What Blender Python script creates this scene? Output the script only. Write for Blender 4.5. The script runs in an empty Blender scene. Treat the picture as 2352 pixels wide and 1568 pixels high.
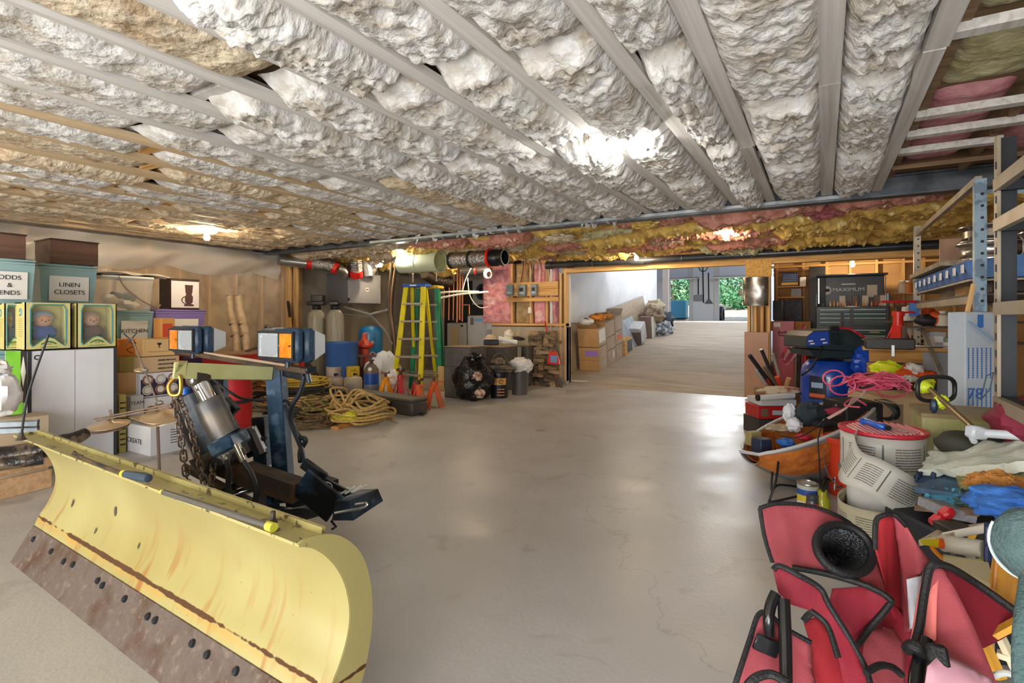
import bpy, math, random
from mathutils import Vector as V, Matrix, noise as NZ
R = random.Random(7)
sc = bpy.context.scene
COL = sc.collection
pi = math.pi
# ---------------------------------------------------------------- camera (pixel frame 2352 x 1568)
FPX, HC, HY, TH = 1225.0, 1.2, 728.0, math.radians(30.3)
cd = bpy.data.cameras.new('camera'); cam = bpy.data.objects.new('camera', cd); COL.objects.link(cam)
cd.sensor_width = 36; cd.lens = 36 * FPX / 2352; cd.shift_y = -(784 - HY) / 2352; cd.clip_start = .02; cd.clip_end = 300
cam.location = (0, 0, HC); cam.rotation_euler = (pi / 2, 0, TH); sc.camera = cam
sc.view_settings.view_transform = 'Standard'; sc.view_settings.look = 'None'
sc.view_settings.gamma = 1; sc.view_settings.use_curve_mapping = False
sc.view_settings.exposure = 0.12
EX = 1.0
RT = V((math.cos(TH), math.sin(TH), 0)); FW = V((-math.sin(TH), math.cos(TH), 0)); CP = V((0, 0, HC))
def ray(px, py): return RT * ((px - 1176) / FPX) + FW + V((0, 0, (HY - py) / FPX))
def D(px, py, d): return CP + ray(px, py) * d
def G(px, py, z=0.0):
    r = ray(px, py); return CP + r * ((z - HC) / r.z)
def PX(px, py, x):
    r = ray(px, py); return CP + r * (x / r.x)
def PY(px, py, y):
    r = ray(px, py); return CP + r * (y / r.y)
# ---------------------------------------------------------------- world and lights
w = bpy.data.worlds.new('world'); sc.world = w; w.use_nodes = True
wn = w.node_tree.nodes; wl = w.node_tree.links
bgn = wn['Background']
sky = wn.new('ShaderNodeTexSky'); sky.sky_type = 'HOSEK_WILKIE'; sky.turbidity = 6; sky.ground_albedo = .4; sky.sun_direction = (.3, -.2, .8)
wl.new(sky.outputs[0], bgn.inputs[0]); bgn.inputs[1].default_value = 7
sl = bpy.data.lights.new('sun', 'SUN'); sl.energy = 7; sl.angle = .05; sl.color = (1, .96, .88); so = bpy.data.objects.new('sun', sl); COL.objects.link(so); so.rotation_euler = V((-.25, .8, -.75)).to_track_quat('-Z', 'Y').to_euler()
def area(name, loc, target, sx, sy, watts, col):
    l = bpy.data.lights.new(name, 'AREA'); l.shape = 'RECTANGLE'; l.size = sx; l.size_y = sy; l.energy = watts; l.color = col
    o = bpy.data.objects.new(name, l); COL.objects.link(o); o.location = loc
    o.rotation_euler = (V(target) - V(loc)).to_track_quat('-Z', 'Y').to_euler(); return o
# soft fill lamps added behind the camera, and one added inside the garage
area('flash', (-1.2, -3.6, 1.9), (-3.0, 6.0, 1.2), 3.2, 1.0, 125, (1, .985, .96))
area('flash', (.3, -2.0, .6), (-1.4, 2.2, 2.6), 2.4, 1.4, 150, (.98, .99, 1))
area('flash', (-3.6, -2.6, .6), (-4.6, 2.2, 2.6), 2.4, 1.4, 130, (1, .98, .95))
area('daylight', (-2.4, 22.0, 3.2), (-2.4, 11, .6), 3.0, 1.6, 420, (.93, .97, 1))  # added lamp in place of sky light through the garage doors
# ---------------------------------------------------------------- materials
def lin(h):
    if isinstance(h, (tuple, list)): return tuple(h[:3]) + (1,)
    h = h.lstrip('#'); c = [int(h[i:i + 2], 16) / 255 for i in (0, 2, 4)]
    return tuple(x / 12.92 if x <= .04045 else ((x + .055) / 1.055) ** 2.4 for x in c) + (1,)
MC = {}
def mat(name, col, rough=.6, metal=0, c2=None, ns=6, nd=4, lo=.4, hi=.65, bump=0, bs=30, st=(1, 1, 1), alpha=1, trans=0, em=0, coat=0, c3=None, ns3=2, lo3=.6, hi3=.7, dist=0, spec=.5):
    if name in MC: return MC[name]
    m = bpy.data.materials.new(name); m.use_nodes = True; nt = m.node_tree; N = nt.nodes; L = nt.links
    b = N['Principled BSDF']; b.inputs['Base Color'].default_value = lin(col); b.inputs['Roughness'].default_value = rough
    b.inputs['Metallic'].default_value = metal; b.inputs['Alpha'].default_value = alpha; b.inputs['Transmission Weight'].default_value = trans
    b.inputs['Coat Weight'].default_value = coat; b.inputs['Specular IOR Level'].default_value = spec
    if em: b.inputs['Emission Color'].default_value = lin(col); b.inputs['Emission Strength'].default_value = em
    if c2 or bump or c3:
        tc = N.new('ShaderNodeTexCoord'); mp = N.new('ShaderNodeMapping'); mp.inputs['Scale'].default_value = st
        L.new(tc.outputs['Object'], mp.inputs[0])
    last = None
    def layer(prev, base, c, s, lo, hi, det):
        n = N.new('ShaderNodeTexNoise'); n.inputs['Scale'].default_value = s; n.inputs['Detail'].default_value = det; n.inputs['Distortion'].default_value = dist
        L.new(mp.outputs[0], n.inputs['Vector'])
        r = N.new('ShaderNodeMapRange'); r.inputs[1].default_value = lo; r.inputs[2].default_value = hi; L.new(n.outputs[0], r.inputs[0])
        x = N.new('ShaderNodeMix'); x.data_type = 'RGBA'; L.new(r.outputs[0], x.inputs[0])
        if prev: L.new(prev, x.inputs[6])
        else: x.inputs[6].default_value = lin(base)
        x.inputs[7].default_value = lin(c); return x.outputs[2]
    if c2: last = layer(None, col, c2, ns, lo, hi, nd)
    if c3: last = layer(last, col, c3, ns3, lo3, hi3, 5)
    if last: L.new(last, b.inputs['Base Color'])
    if bump:
        n = N.new('ShaderNodeTexNoise'); n.inputs['Scale'].default_value = bs; n.inputs['Detail'].default_value = 5; L.new(mp.outputs[0], n.inputs['Vector'])
        u = N.new('ShaderNodeBump'); u.inputs['Strength'].default_value = min(1, bump); u.inputs['Distance'].default_value = .01 * max(1, bump)
        L.new(n.outputs[0], u.inputs['Height']); L.new(u.outputs[0], b.inputs['Normal'])
    MC[name] = m; return m
def wood(name, col, c2, axis=1, rough=.7, s=26):
    st = [1, 1, 1]; st[axis] = .06
    return mat(name, col, rough, c2=c2, ns=s, nd=5, lo=.42, hi=.66, st=tuple(st), bump=.15, bs=60, dist=.6)
def plain(h, rough=.55, **k): return mat('paint_%s_%d_%s' % (h.strip('#'), rough * 100, '_'.join(str(v) for v in k.values())), h, rough, **k)
# ---------------------------------------------------------------- mesh builder
W = {}
def ident(o): return W.get(o, Matrix())
class B:
    def __init__(s): s.v = []; s.f = []
    def add(s, vs, fs, M=None):
        k = len(s.v); s.v += [tuple(M @ V(p)) if M else tuple(p) for p in vs]; s.f += [[i + k for i in f] for f in fs]; return s
    def box(s, c, z, rot=None, b=0, M=None):
        hx, hy, hz = z[0] / 2, z[1] / 2, z[2] / 2; T = Matrix.Translation(c)
        if rot is not None: T = T @ (rot if isinstance(rot, Matrix) else Matrix.Rotation(rot, 4, 'Z'))
        if M: T = M @ T
        b = min(b, hx * .9, hy * .9, hz * .9)
        if b <= 0:
            vs = [(x * hx, y * hy, q * hz) for x in (-1, 1) for y in (-1, 1) for q in (-1, 1)]
            return s.add(vs, [(0, 1, 3, 2), (4, 6, 7, 5), (0, 4, 5, 1), (2, 3, 7, 6), (0, 2, 6, 4), (1, 5, 7, 3)], T)
        vs = []; ix = {}
        for x in (-1, 1):
            for y in (-1, 1):
                for q in (-1, 1):
                    ix[x, y, q] = len(vs)
                    vs += [(x * hx, y * (hy - b), q * (hz - b)), (x * (hx - b), y * hy, q * (hz - b)), (x * (hx - b), y * (hy - b), q * hz)]
        fs = []; S = (-1, 1)
        for e in S:
            for a, o in ((0, (0, 1, 2)), (1, (1, 0, 2)), (2, (2, 0, 1))):
                def key(p, q):
                    k = [0, 0, 0]; k[o[0]] = e; k[o[1]] = p; k[o[2]] = q; return tuple(k)
                fs.append([ix[key(-1, -1)] + a, ix[key(1, -1)] + a, ix[key(1, 1)] + a, ix[key(-1, 1)] + a])
        for p in S:
            for q in S:
                fs.append([ix[p, q, -1], ix[p, q, 1], ix[p, q, 1] + 1, ix[p, q, -1] + 1])
                fs.append([ix[p, -1, q], ix[p, 1, q], ix[p, 1, q] + 2, ix[p, -1, q] + 2])
                fs.append([ix[-1, p, q] + 1, ix[1, p, q] + 1, ix[1, p, q] + 2, ix[-1, p, q] + 2])
        for k in ix.values(): fs.append([k, k + 1, k + 2])
        return s.add(vs, fs, T)
    def hexa(s, p):  # 8 corners: bottom 4 (ccw), top 4
        return s.add(p, [(0, 3, 2, 1), (4, 5, 6, 7), (0, 1, 5, 4), (1, 2, 6, 5), (2, 3, 7, 6), (3, 0, 4, 7)])
    def bar(s, p, q, w, h=None, up=(0, 0, 1), b=0):  # rectangular bar from p to q
        p, q = V(p), V(q); h = h or w; z = (q - p); L = z.length; z.normalize(); u = V(up)
        x = u.cross(z)
        if x.length < 1e-4: x = V((1, 0, 0)).cross(z)
        x.normalize(); y = z.cross(x)
        M = Matrix((x, y, z)).transposed().to_4x4(); M.translation = (p + q) / 2
        return s.box((0, 0, 0), (w, h, L), b=b, M=M)
    def tube(s, pts, r, n=8, closed=False):
        pts = [V(p) for p in pts]; m = len(pts); rr = r if isinstance(r, (list, tuple)) else [r] * m
        vs = []; ref = None
        for i, p in enumerate(pts):
            a = pts[(i - 1) % m] if (closed or i > 0) else p; c = pts[(i + 1) % m] if (closed or i < m - 1) else p
            t = (c - a)
            if t.length < 1e-9: t = V((0, 0, 1))
            t.normalize()
            if ref is None:
                ref = t.orthogonal().normalized()
            else:
                ref = ref - t * ref.dot(t)
                ref = ref.normalized() if ref.length > 1e-6 else t.orthogonal().normalized()
            o = t.cross(ref)
            for k in range(n):
                g = 2 * pi * k / n; vs.append(p + (ref * math.cos(g) + o * math.sin(g)) * rr[i])
        fs = []
        for i in range(m if closed else m - 1):
            j = (i + 1) % m
            for k in range(n): fs.append((i * n + k, i * n + (k + 1) % n, j * n + (k + 1) % n, j * n + k))
        if not closed: fs += [list(range(n))[::-1], list(range((m - 1) * n, m * n))]
        return s.add(vs, fs)
    def cyl(s, p, q, r, r2=None, n=16): return s.tube([p, q], [r, r if r2 is None else r2], n)
    def lathe(s, prof, c=(0, 0, 0), n=20, M=None, sx=1, sy=1):
        vs = []; fs = []; m = len(prof)
        for (r, z) in prof:
            for k in range(n):
                g = 2 * pi * k / n; vs.append((c[0] + r * sx * math.cos(g), c[1] + r * sy * math.sin(g), c[2] + z))
        for i in range(m - 1):
            for k in range(n): fs.append((i * n + k, i * n + (k + 1) % n, (i + 1) * n + (k + 1) % n, (i + 1) * n + k))
        if prof[0][0] > 1e-5: fs.append(list(range(n))[::-1])
        if prof[-1][0] > 1e-5: fs.append(list(range((m - 1) * n, m * n)))
        return s.add(vs, fs, M)
    def prism(s, poly, y0, y1, M=None):  # poly in local xz, extruded along y
        n = len(poly); vs = [(x, y0, z) for x, z in poly] + [(x, y1, z) for x, z in poly]
        fs = [list(range(n))[::-1], list(range(n, 2 * n))] + [(i, (i + 1) % n, n + (i + 1) % n, n + i) for i in range(n)]
        return s.add(vs, fs, M)
    def sheet(s, fn, nu, nv, t=0, flip=False):
        P = [[V(fn(i / nu, j / nv)) for j in range(nv + 1)] for i in range(nu + 1)]
        k = nv + 1; vs = [p for r in P for p in r]
        fs = [(i * k + j, (i + 1) * k + j, (i + 1) * k + j + 1, i * k + j + 1) for i in range(nu) for j in range(nv)]
        if t:
            N_ = []
            for i in range(nu + 1):
                for j in range(nv + 1):
                    a = P[min(i + 1, nu)][j] - P[max(i - 1, 0)][j]; b = P[i][min(j + 1, nv)] - P[i][max(j - 1, 0)]
                    c = a.cross(b); N_.append(c.normalized() if c.length > 1e-9 else V((0, 0, 1)))
            o = len(vs); vs = vs + [p - n * t for p, n in zip(vs, N_)]
            fs += [tuple(x + o for x in f[::-1]) for f in fs]
            ring = [i * k for i in range(nu + 1)] + [nu * k + j for j in range(1, nv + 1)] + [i * k + nv for i in range(nu - 1, -1, -1)] + [j for j in range(nv - 1, 0, -1)]
            for a, b in zip(ring, ring[1:] + ring[:1]): fs.append((a, a + o, b + o, b))
        return s.add(vs, fs)
    def blob(s, c, r, amp=.15, fr=2.0, seed=0, nu=20, nv=14, M=None, flat=None):
        vs = []; fs = []
        for i in range(nv + 1):
            t = pi * i / nv
            for k in range(nu):
                g = 2 * pi * k / nu; d = V((math.sin(t) * math.cos(g), math.sin(t) * math.sin(g), math.cos(t)))
                q = 1 + amp * (NZ.noise(d * fr + V((seed * 7.3, seed, 0))) + .5 * NZ.noise(d * fr * 2.3 + V((seed, 5, 0))))
                p = V((d.x * r[0] * q, d.y * r[1] * q, d.z * r[2] * q)) + V(c)
                if flat is not None: p.z = max(p.z, flat)
                vs.append(p)
        for i in range(nv):
            for k in range(nu): fs.append((i * nu + k, i * nu + (k + 1) % nu, (i + 1) * nu + (k + 1) % nu, (i + 1) * nu + k))
        return s.add(vs, fs, M)
    def mesh(s, name, m, ang=40, inv=None):
        me = bpy.data.meshes.new(name); vs = s.v
        if inv is not None: vs = [tuple(inv @ V(p)) for p in vs]
        me.from_pydata(vs, [], s.f)
        if len(s.f) < 40000:
            import bmesh
            bm = bmesh.new(); bm.from_mesh(me); bmesh.ops.recalc_face_normals(bm, faces=bm.faces); bm.to_mesh(me); bm.free()
        me.materials.append(m)
        if ang:
            me.polygons.foreach_set('use_smooth', [True] * len(me.polygons)); me.set_sharp_from_angle(angle=math.radians(ang))
        return me
    def to(s, name, m, parent=None, world=False, ang=40, kind=None, label=None, loc=None, rz=0):
        inv = ident(parent).inverted() if (world and parent) else None
        o = bpy.data.objects.new(name, s.mesh(name, m, ang, inv)); COL.objects.link(o)
        if parent: o.parent = parent; W[o] = ident(parent)
        if loc is not None: o.location = loc; o.rotation_euler = (0, 0, rz); W[o] = Matrix.Translation(loc) @ Matrix.Rotation(rz, 4, 'Z')
        if kind: o['kind'] = kind
        if label: o['label'] = label
        return o
def tag(o, label, cat, group=None):
    o['label'] = label; o['category'] = cat
    if group: o['group'] = group
    return o
def thing(name, label, cat, loc=(0, 0, 0), rz=0, group=None):
    o = bpy.data.objects.new(name, None); COL.objects.link(o); o.empty_display_size = .1
    o.location = loc; o.rotation_euler = (0, 0, rz); W[o] = Matrix.Translation(loc) @ Matrix.Rotation(rz, 4, 'Z'); return tag(o, label, cat, group)
def struct(name):
    o = bpy.data.objects.new(name, None); COL.objects.link(o); o['kind'] = 'structure'; return o
def inst(name, me, parent, loc=(0, 0, 0), rot=(0, 0, 0), scale=(1, 1, 1)):
    o = bpy.data.objects.new(name, me); COL.objects.link(o); o.parent = parent; o.location = loc; o.rotation_euler = rot; o.scale = scale; return o
def dup(root, loc, rz, label, group=None, scale=None):
    r = root.copy(); COL.objects.link(r); r.location = loc; r.rotation_euler = (0, 0, rz); r['label'] = label
    if scale: r.scale = scale
    if group: r['group'] = group
    for ch in [o for o in bpy.data.objects if o.parent == root]:
        c = ch.copy(); COL.objects.link(c); c.parent = r
        for g in [o for o in bpy.data.objects if o.parent == ch]:
            d = g.copy(); COL.objects.link(d); d.parent = c
    return r
def text(s, parent, loc, size, m, rot=(pi / 2, 0, 0), name='lettering', align='CENTER', sx=1):
    cu = bpy.data.curves.new(name, 'FONT'); cu.body = s; cu.size = size; cu.extrude = .0006; cu.align_x = align; cu.align_y = 'CENTER'; cu.space_line = .95
    t_ = bpy.data.objects.new('t', cu); COL.objects.link(t_); me = bpy.data.meshes.new_from_object(t_); me.name = name; bpy.data.objects.remove(t_); me.materials.clear(); me.materials.append(m); o = bpy.data.objects.new(name, me); COL.objects.link(o); o.parent = parent; o.location = loc; o.rotation_euler = rot; o.scale = (sx, 1, 1); return o
def scrib(parent, x0, x1, z0, z1, y, m, n=3, seed=1, name='printing', h=.35):  # lines of small print on a face at y
    r = random.Random(seed); b = B()
    for i in range(n):
        z = z1 - (z1 - z0) * (i + .5) / n; x = x0; hh = (z1 - z0) / n * h
        while x < x1:
            wd = (x1 - x0) * r.uniform(.04, .14); e = min(x + wd, x1)
            b.box(((x + e) / 2, y, z), (e - x, .001, hh * r.uniform(.7, 1))); x = e + (x1 - x0) * .025
    return b.to(name, m, parent, ang=0)
def curve(p, n=8, closed=False):  # Catmull-Rom through the points
    p = [V(q) for q in p]; out = []; m = len(p)
    for i in range(m if closed else m - 1):
        a, b_, c, d = (p[(i + k) % m] if closed else p[min(max(i + k, 0), m - 1)] for k in (-1, 0, 1, 2))
        for j in range(n):
            t = j / n; out.append(.5 * ((2 * b_) + (c - a) * t + (2 * a - 5 * b_ + 4 * c - d) * t * t + (3 * b_ - a - 3 * c + d) * t ** 3))
    if not closed: out.append(p[-1])
    return out
def xf(px0, px1, pt, pb, X, dep):  # box whose face looks along +X, between two image columns; z from the right-hand edge
    a = PX(px0, 700, X); b = PX(px1, 700, X); d = (b - CP).dot(FW)
    z1 = HC + (HY - pt) / FPX * d; z0 = HC + (HY - pb) / FPX * d if pb is not None else 0
    return (X - dep / 2, (a.y + b.y) / 2, z0), (b.y - a.y, dep, z1 - z0)
def yf(px0, px1, pt, pb, Y, dep):  # box whose face looks along -Y
    a = PY(px0, 700, Y); b = PY(px1, 700, Y); d = ((a + b) / 2 - CP).dot(FW)
    z1 = HC + (HY - pt) / FPX * d; z0 = HC + (HY - pb) / FPX * d if pb is not None else 0
    return ((a.x + b.x) / 2, Y + dep / 2, z0), (b.x - a.x, dep, z1 - z0)
# ================================================================ SETTING
M_floor = bpy.data.materials.new('concrete_floor'); M_floor.use_nodes = True
def mk_floor(m, ca, cb, cs, ro):
    nt = m.node_tree; N = nt.nodes; L = nt.links; b = N['Principled BSDF']
    tc = N.new('ShaderNodeTexCoord')
    def nz(s, d=6, dist=0):
        n = N.new('ShaderNodeTexNoise'); n.inputs['Scale'].default_value = s; n.inputs['Detail'].default_value = d; n.inputs['Distortion'].default_value = dist
        L.new(tc.outputs['Object'], n.inputs[0]); return n.outputs[0]
    def rng(i, a, b_, c=0, d=1):
        r = N.new('ShaderNodeMapRange'); r.inputs[1].default_value = a; r.inputs[2].default_value = b_; r.inputs[3].default_value = c; r.inputs[4].default_value = d
        L.new(i, r.inputs[0]); return r.outputs[0]
    def mix(f, a, c):
        x = N.new('ShaderNodeMix'); x.data_type = 'RGBA'; L.new(f, x.inputs[0])
        if isinstance(a, str): x.inputs[6].default_value = lin(a)
        else: L.new(a, x.inputs[6])
        x.inputs[7].default_value = lin(c); return x.outputs[2]
    c = mix(rng(nz(.9, 8), .35, .7), ca, cb); c = mix(rng(nz(3.5, 8, 1), .6, .74, 0, .55), c, cs)
    vo = N.new('ShaderNodeTexVoronoi'); vo.feature = 'DISTANCE_TO_EDGE'; vo.inputs['Scale'].default_value = .33
    ad = N.new('ShaderNodeVectorMath'); ad.operation = 'ADD'; L.new(tc.outputs['Object'], ad.inputs[0])
    nn = N.new('ShaderNodeTexNoise'); nn.inputs['Scale'].default_value = 2.5; nn.inputs['Detail'].default_value = 6; L.new(tc.outputs['Object'], nn.inputs[0]); L.new(nn.outputs['Color'], ad.inputs[1]); L.new(ad.outputs[0], vo.inputs['Vector'])
    c = mix(rng(vo.outputs[0], 0, .003, .3, 0), c, '#5c5a57')
    c = mix(rng(nz(1.7, 3, .3), .705, .725, 0, .6), c, '#6f675e')
    L.new(c, b.inputs['Base Color']); L.new(rng(nz(2.2, 6), .3, .7, ro[0], ro[1]), b.inputs['Roughness'])
    u = N.new('ShaderNodeBump'); u.inputs['Strength'].default_value = .25; u.inputs['Distance'].default_value = .006; L.new(nz(45, 6), u.inputs['Height']); L.new(u.outputs[0], b.inputs['Normal'])
mk_floor(M_floor, '#b3b1ae', '#a3a09b', '#8b8378', (.3, .5))
M_ramp = mat('ramp_concrete', '#b5a896', .8, c2='#9c9080', ns=3, st=(.5, 3, 1), bump=.5, bs=14, lo=.35, hi=.7)
M_conc = mat('wall_concrete', '#b0a595', .9, c2='#9d9282', ns=2, st=(1.2, 1.2, .5), c3='#bdb2a2', ns3=3, bump=.2, bs=12)
M_cdark = mat('wall_concrete_dark', '#5b5a5c', .9, c2='#77736e', ns=4, st=(3, 3, .4), bump=.2)
M_white = mat('white_panel', '#dadde2', .6, c2='#ced2d8', ns=2)
W_y = wood('stud_wood', '#d9b27a', '#c0935a', 2); W_yx = wood('stud_wood_along_x', '#d8ab6c', '#b98846', 0)
W_yy = wood('stud_wood_along_y', '#cdb591', '#b39a74', 1)
W_gy = wood('grey_spruce', '#d3d0cb', '#bab4ab', 1, s=30)
W_dk = wood('brown_header_wood', '#8d7354', '#6d5439', 0)
floor = B().add([(-9, -4, 0), (5, -4, 0), (5, 11.2, 0), (-9, 11.2, 0), (-9, -4, -.1), (5, -4, -.1), (5, 11.2, -.1), (-9, 11.2, -.1)], [(0, 1, 2, 3), (7, 6, 5, 4), (0, 4, 5, 1), (1, 5, 6, 2), (2, 6, 7, 3), (3, 7, 4, 0)]).to('floor', M_floor, ang=0, kind='structure')
YH, YE, ZR = 8.62, 15.6, 1.046
XL, XP, XW2 = -3.93, -1.02, -4.2
b = B(); b.prism([(8.66, .002), (YE, ZR), (27.5, ZR), (27.5, ZR - .3), (YE, ZR - .3), (9.2, -.3), (8.66, -.1)], 0, 1, Matrix(((0, XP - XW2 + .4, 0, XW2 - .1), (1, 0, 0, 0), (0, 0, 1, 0), (0, 0, 0, 1))))
b.to('floor', M_ramp, ang=0, kind='structure')
def wallbox(name, lo, hi, m, parent=None, kind='structure'):
    c = [(a + b_) / 2 for a, b_ in zip(lo, hi)]; z = [b_ - a for a, b_ in zip(lo, hi)]
    return B().box(c, z).to(name, m, parent, ang=0, kind=None if parent else kind)
# outer shell
wallbox('wall_left', (-8.35, -4, 0), (-8.15, 10.35, 2.75), M_conc)
wallbox('wall_back', (-8.15, 10.2, 0), (-4.45, 10.35, 2.75), M_conc)
wallbox('wall_back_side', (-5.0, YH + .3, 0), (-4.9, 10.2, 2.75), M_conc)
wallbox('wall_right', (3.3, -4, 0), (3.5, 11.2, 2.75), M_conc)
wallbox('wall_near', (-8.2, -4.1, 0), (3.5, -4, 2.75), M_conc)
M_tanbd = mat('tan_board', '#c39a66', .8, c2='#b58b58', ns=3)
wallbox('wall_recess', (-.8, 11.05, 0), (3.3, 11.15, 2.75), M_tanbd)
wallbox('wall_recess_side', (XP + .1, YH + .15, 0), (XP + .17, 11.1, 2.6), M_tanbd)
wallbox('wall_ramp_right', (XP + .02, YH + .2, 0), (XP + .09, YE, 4.2), M_white)
# ramp: left wall, white boards above unpainted lower boards
wr = struct('wall_ramp_left')
pw = mat('unpainted_board', '#bfae98', .85, c2='#a99780', ns=5, st=(1, 3, .3))
ys = [YH, 9.6, 10.9, 12.3, 13.6, 14.6, YE]
for a, c in zip(ys, ys[1:]):
    k = 1.055 / (YE - 8.66)
    za, zc = max(0, (a - 8.66) * k), max(0, (c - 8.66) * k)
    s0, s1 = 1.09 + .0 * (a - YH), 1.09
    if a < 9.2: B().box((XW2 - .03, (a + c) / 2, .53), (.03, c - a - .004, 1.1)).to('board', pw, wr, ang=0)
    elif a < 12: B().box((XW2 - .03, (a + c) / 2, .53), (.03, c - a - .004, 1.1)).to('board', pw, wr, ang=0)
    B().box((XW2 - .028, (a + c) / 2, 2.5), (.034, c - a - .004, 2.82)).to('panel', M_white, wr, ang=0)
wallbox('wall_ramp_core', (XW2 - .2, YH + .2, -.1), (XW2 - .045, YE, 4.0), M_white)
wallbox('wall_ramp_return', (XW2 - .2, YH + .14, 0), (XL - .0, YH + .2, 2.3), M_white)
# garage beyond the ramp
YG = 26.0
M_sid = mat('garage_wall', '#c9cacd', .8); M_trimw = mat('white_trim_paint', '#b9b6b4', .6)
wallbox('ceiling_ramp', (XW2 - .3, 8.9, 2.46), (XP + .3, YE, 3.75), M_white) if False else wallbox('ceiling_ramp', (XW2 - .3, 9.0, 3.62), (XP + .3, YE, 3.72), M_white)
wallbox('ceiling_garage', (-7.5, YE, 3.6), (-.3, YG, 3.7), M_white)
wallbox('wall_garage_left', (-7.6, YE, .9), (-7.5, YG, 3.7), M_white)
wallbox('wall_garage_right', (-.4, YE, .9), (-.3, YG, 3.7), M_white)
wallbox('floor_garage_left', (-7.5, YE, .9), (XW2 - .1, YG + 1.5, ZR - .002), M_ramp)
def gx(px, Y=YG): return PY(px, 700, Y).x
wg = struct('wall_garage_front')
B().box(((gx(1592) + gx(1642)) / 2, YG, 2.3), (gx(1642) - gx(1592), .12, 2.6)).to('pier', M_sid, wg, ang=0)
for p0, p1 in ((1584, 1592), (1642, 1652)): B().box(((gx(p0) + gx(p1)) / 2, YG - .05, 2.3), (gx(p1) - gx(p0), .2, 2.6)).to('door_jamb', M_trimw, wg, ang=0)
B().box((-3.9, YG, 3.35), (7.2, .14, .55)).to('header', mat('garage_header', '#c3c9d6', .7), wg, ang=0)
B().box((gx(1540) - .6, YG, 2.3), (1.2, .12, 2.6)).to('pier', M_sid, wg, ang=0)
for px in (1620, 1685):
    x = gx(px); B().box((x if px > 1650 else gx(1565), YG - .5, 3.0), (1.7, .9, .05), rot=Matrix.Rotation(.12, 4, 'X')).to('door_track', M_trimw, wg, ang=0)
p = PY(1535, 700, 16.2); q = PY(1521, 700, 16.2)
B().box(((p.x + q.x) / 2 + .02, 16.2, 2.4), (.17, .12, 2.8)).to('trim_1', mat('post_paint', '#a99c92', .8), ang=0, kind='structure')
B().sheet(lambda u, v: (-19 + 30 * u, YG + .05 + 24 * v, ZR - .02 + 3.2 * max(0, v - .08) ** .8 + .1 * NZ.noise(V((u * 20, v * 20, 1)))), 30, 30).to('ground_outside', mat('gravel', '#cfc2b2', .95, c2='#b5a592', ns=9, bump=.6, bs=30), ang=0, kind='structure')
# header wall (Y = YH): posts, header, sill
hw = struct('wall_header')
B().box((-.35, YH + .07, 2.06), (7.3, .14, .16), b=.003).to('header_board', W_yx, hw)
B().box((-.35, YH + .09, 2.185), (7.3, .1, .09), b=.003).to('top_plate', W_yx, hw)
for x in (XL - .02, XL - .11): B().box((x, YH + .06, 1.06), (.04, .13, 1.84 if x < -4 else 2.0), b=.003).to('stud', W_y, hw)
xp0, xp1 = PY(1713, 700, YH).x, PY(1772, 700, YH).x
for k in range(4): B().box((xp0 + .04 + k * (xp1 - xp0 - .08) / 3, YH + .06, .99), (.038, .12, 1.98), b=.003).to('stud', W_y, hw)
osb = mat('strand_board', '#d8ab62', .8, c2='#b98a45', ns=40, c3='#7a5830', ns3=22, lo3=.66, hi3=.7)
def zat(py, P): return HC + (HY - py) / FPX * (P - CP).dot(FW)
pc = PY(1740, 700, YH)
B().box(((xp0 + xp1) / 2, YH - .015, (zat(597, pc) + zat(635, pc)) / 2), (xp1 - xp0 + .01, .018, zat(597, pc) - zat(635, pc))).to('strand_board_patch', osb, hw, ang=0)
z0, z1 = zat(912, pc), zat(762, pc)
B().box(((xp0 + xp1) / 2 - .025, YH - .03, (max(z0, .01) + z1) / 2), (xp1 - xp0 - .02, .02, z1 - max(z0, .01)), b=.004).to('brown_board', mat('brown_board', '#a97852', .35, c2='#9a6a45', ns=3), hw)
b = B(); zc0, zc1 = zat(702, pc), zat(637, pc); xa, xb = xp0 - .03, xp1 - .04
b.sheet(lambda u, v: (xa + (xb - xa) * u, YH - .05 - .05 * math.sin(pi * u) ** .5 - .004 * math.sin(9 * v + 3 * u), zc0 + (zc1 - zc0) * v), 12, 18, .006)
b.to('sheet_metal_guard', mat('dented_metal', '#9a938c', .25, .9, c2='#5d5a57', ns=5, bump=.4, bs=6), hw)
# pink insulated wall left of the opening, stud bays with boards and concrete below
wi = struct('wall_pipes')
xi0, xi1 = -5.5, XL - .13; zs = zat(745, PY(1215, 745, YH))
B().box(((xi0 + XL) / 2, YH + .12, zs / 2 - .03), (XL - xi0, .2, zs - .02)).to('concrete_base', M_conc, wi, ang=0)
B().box(((xi0 + XL) / 2, YH + .06, zs), (XL - xi0, .14, .045)).to('sill_plate', W_yx, wi, ang=0)
def rough_sheet(x0, x1, z0, z1, y, amp, seed, nu=16, nv=30):
    b = B()
    def fn(u, v):
        e = min(u, 1 - u, v, 1 - v); k = min(1, e * 6) ** .5
        return (x0 + (x1 - x0) * u, y + .05 - k * .06 - amp * k * (NZ.fractal(V((u * (x1 - x0) * 9, v * (z1 - z0) * 5, seed)), .6, 2, 4) + .2), z0 + (z1 - z0) * v)
    return b.sheet(fn, nu, nv)
M_pink = mat('pink_insulation', '#dfa3a8', .95, c2='#c77f88', ns=9, bump=.8, bs=28, c3='#edc9c6', ns3=5)
M_tanf = mat('tan_insulation', '#b39a74', .95, c2='#947a55', ns=9, bump=.8, bs=28)
rough_sheet(PY(1128, 0, YH).x - .2, PY(1172, 0, YH).x, zs + .02, 2.2, YH - .02, .07, 3, 18, 60).to('pink_batt', M_pink, wi)
bays = [(1180, 1214, M_tanf), (1222, 1252, M_pink), (1258, 1277, M_pink)]
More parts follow.
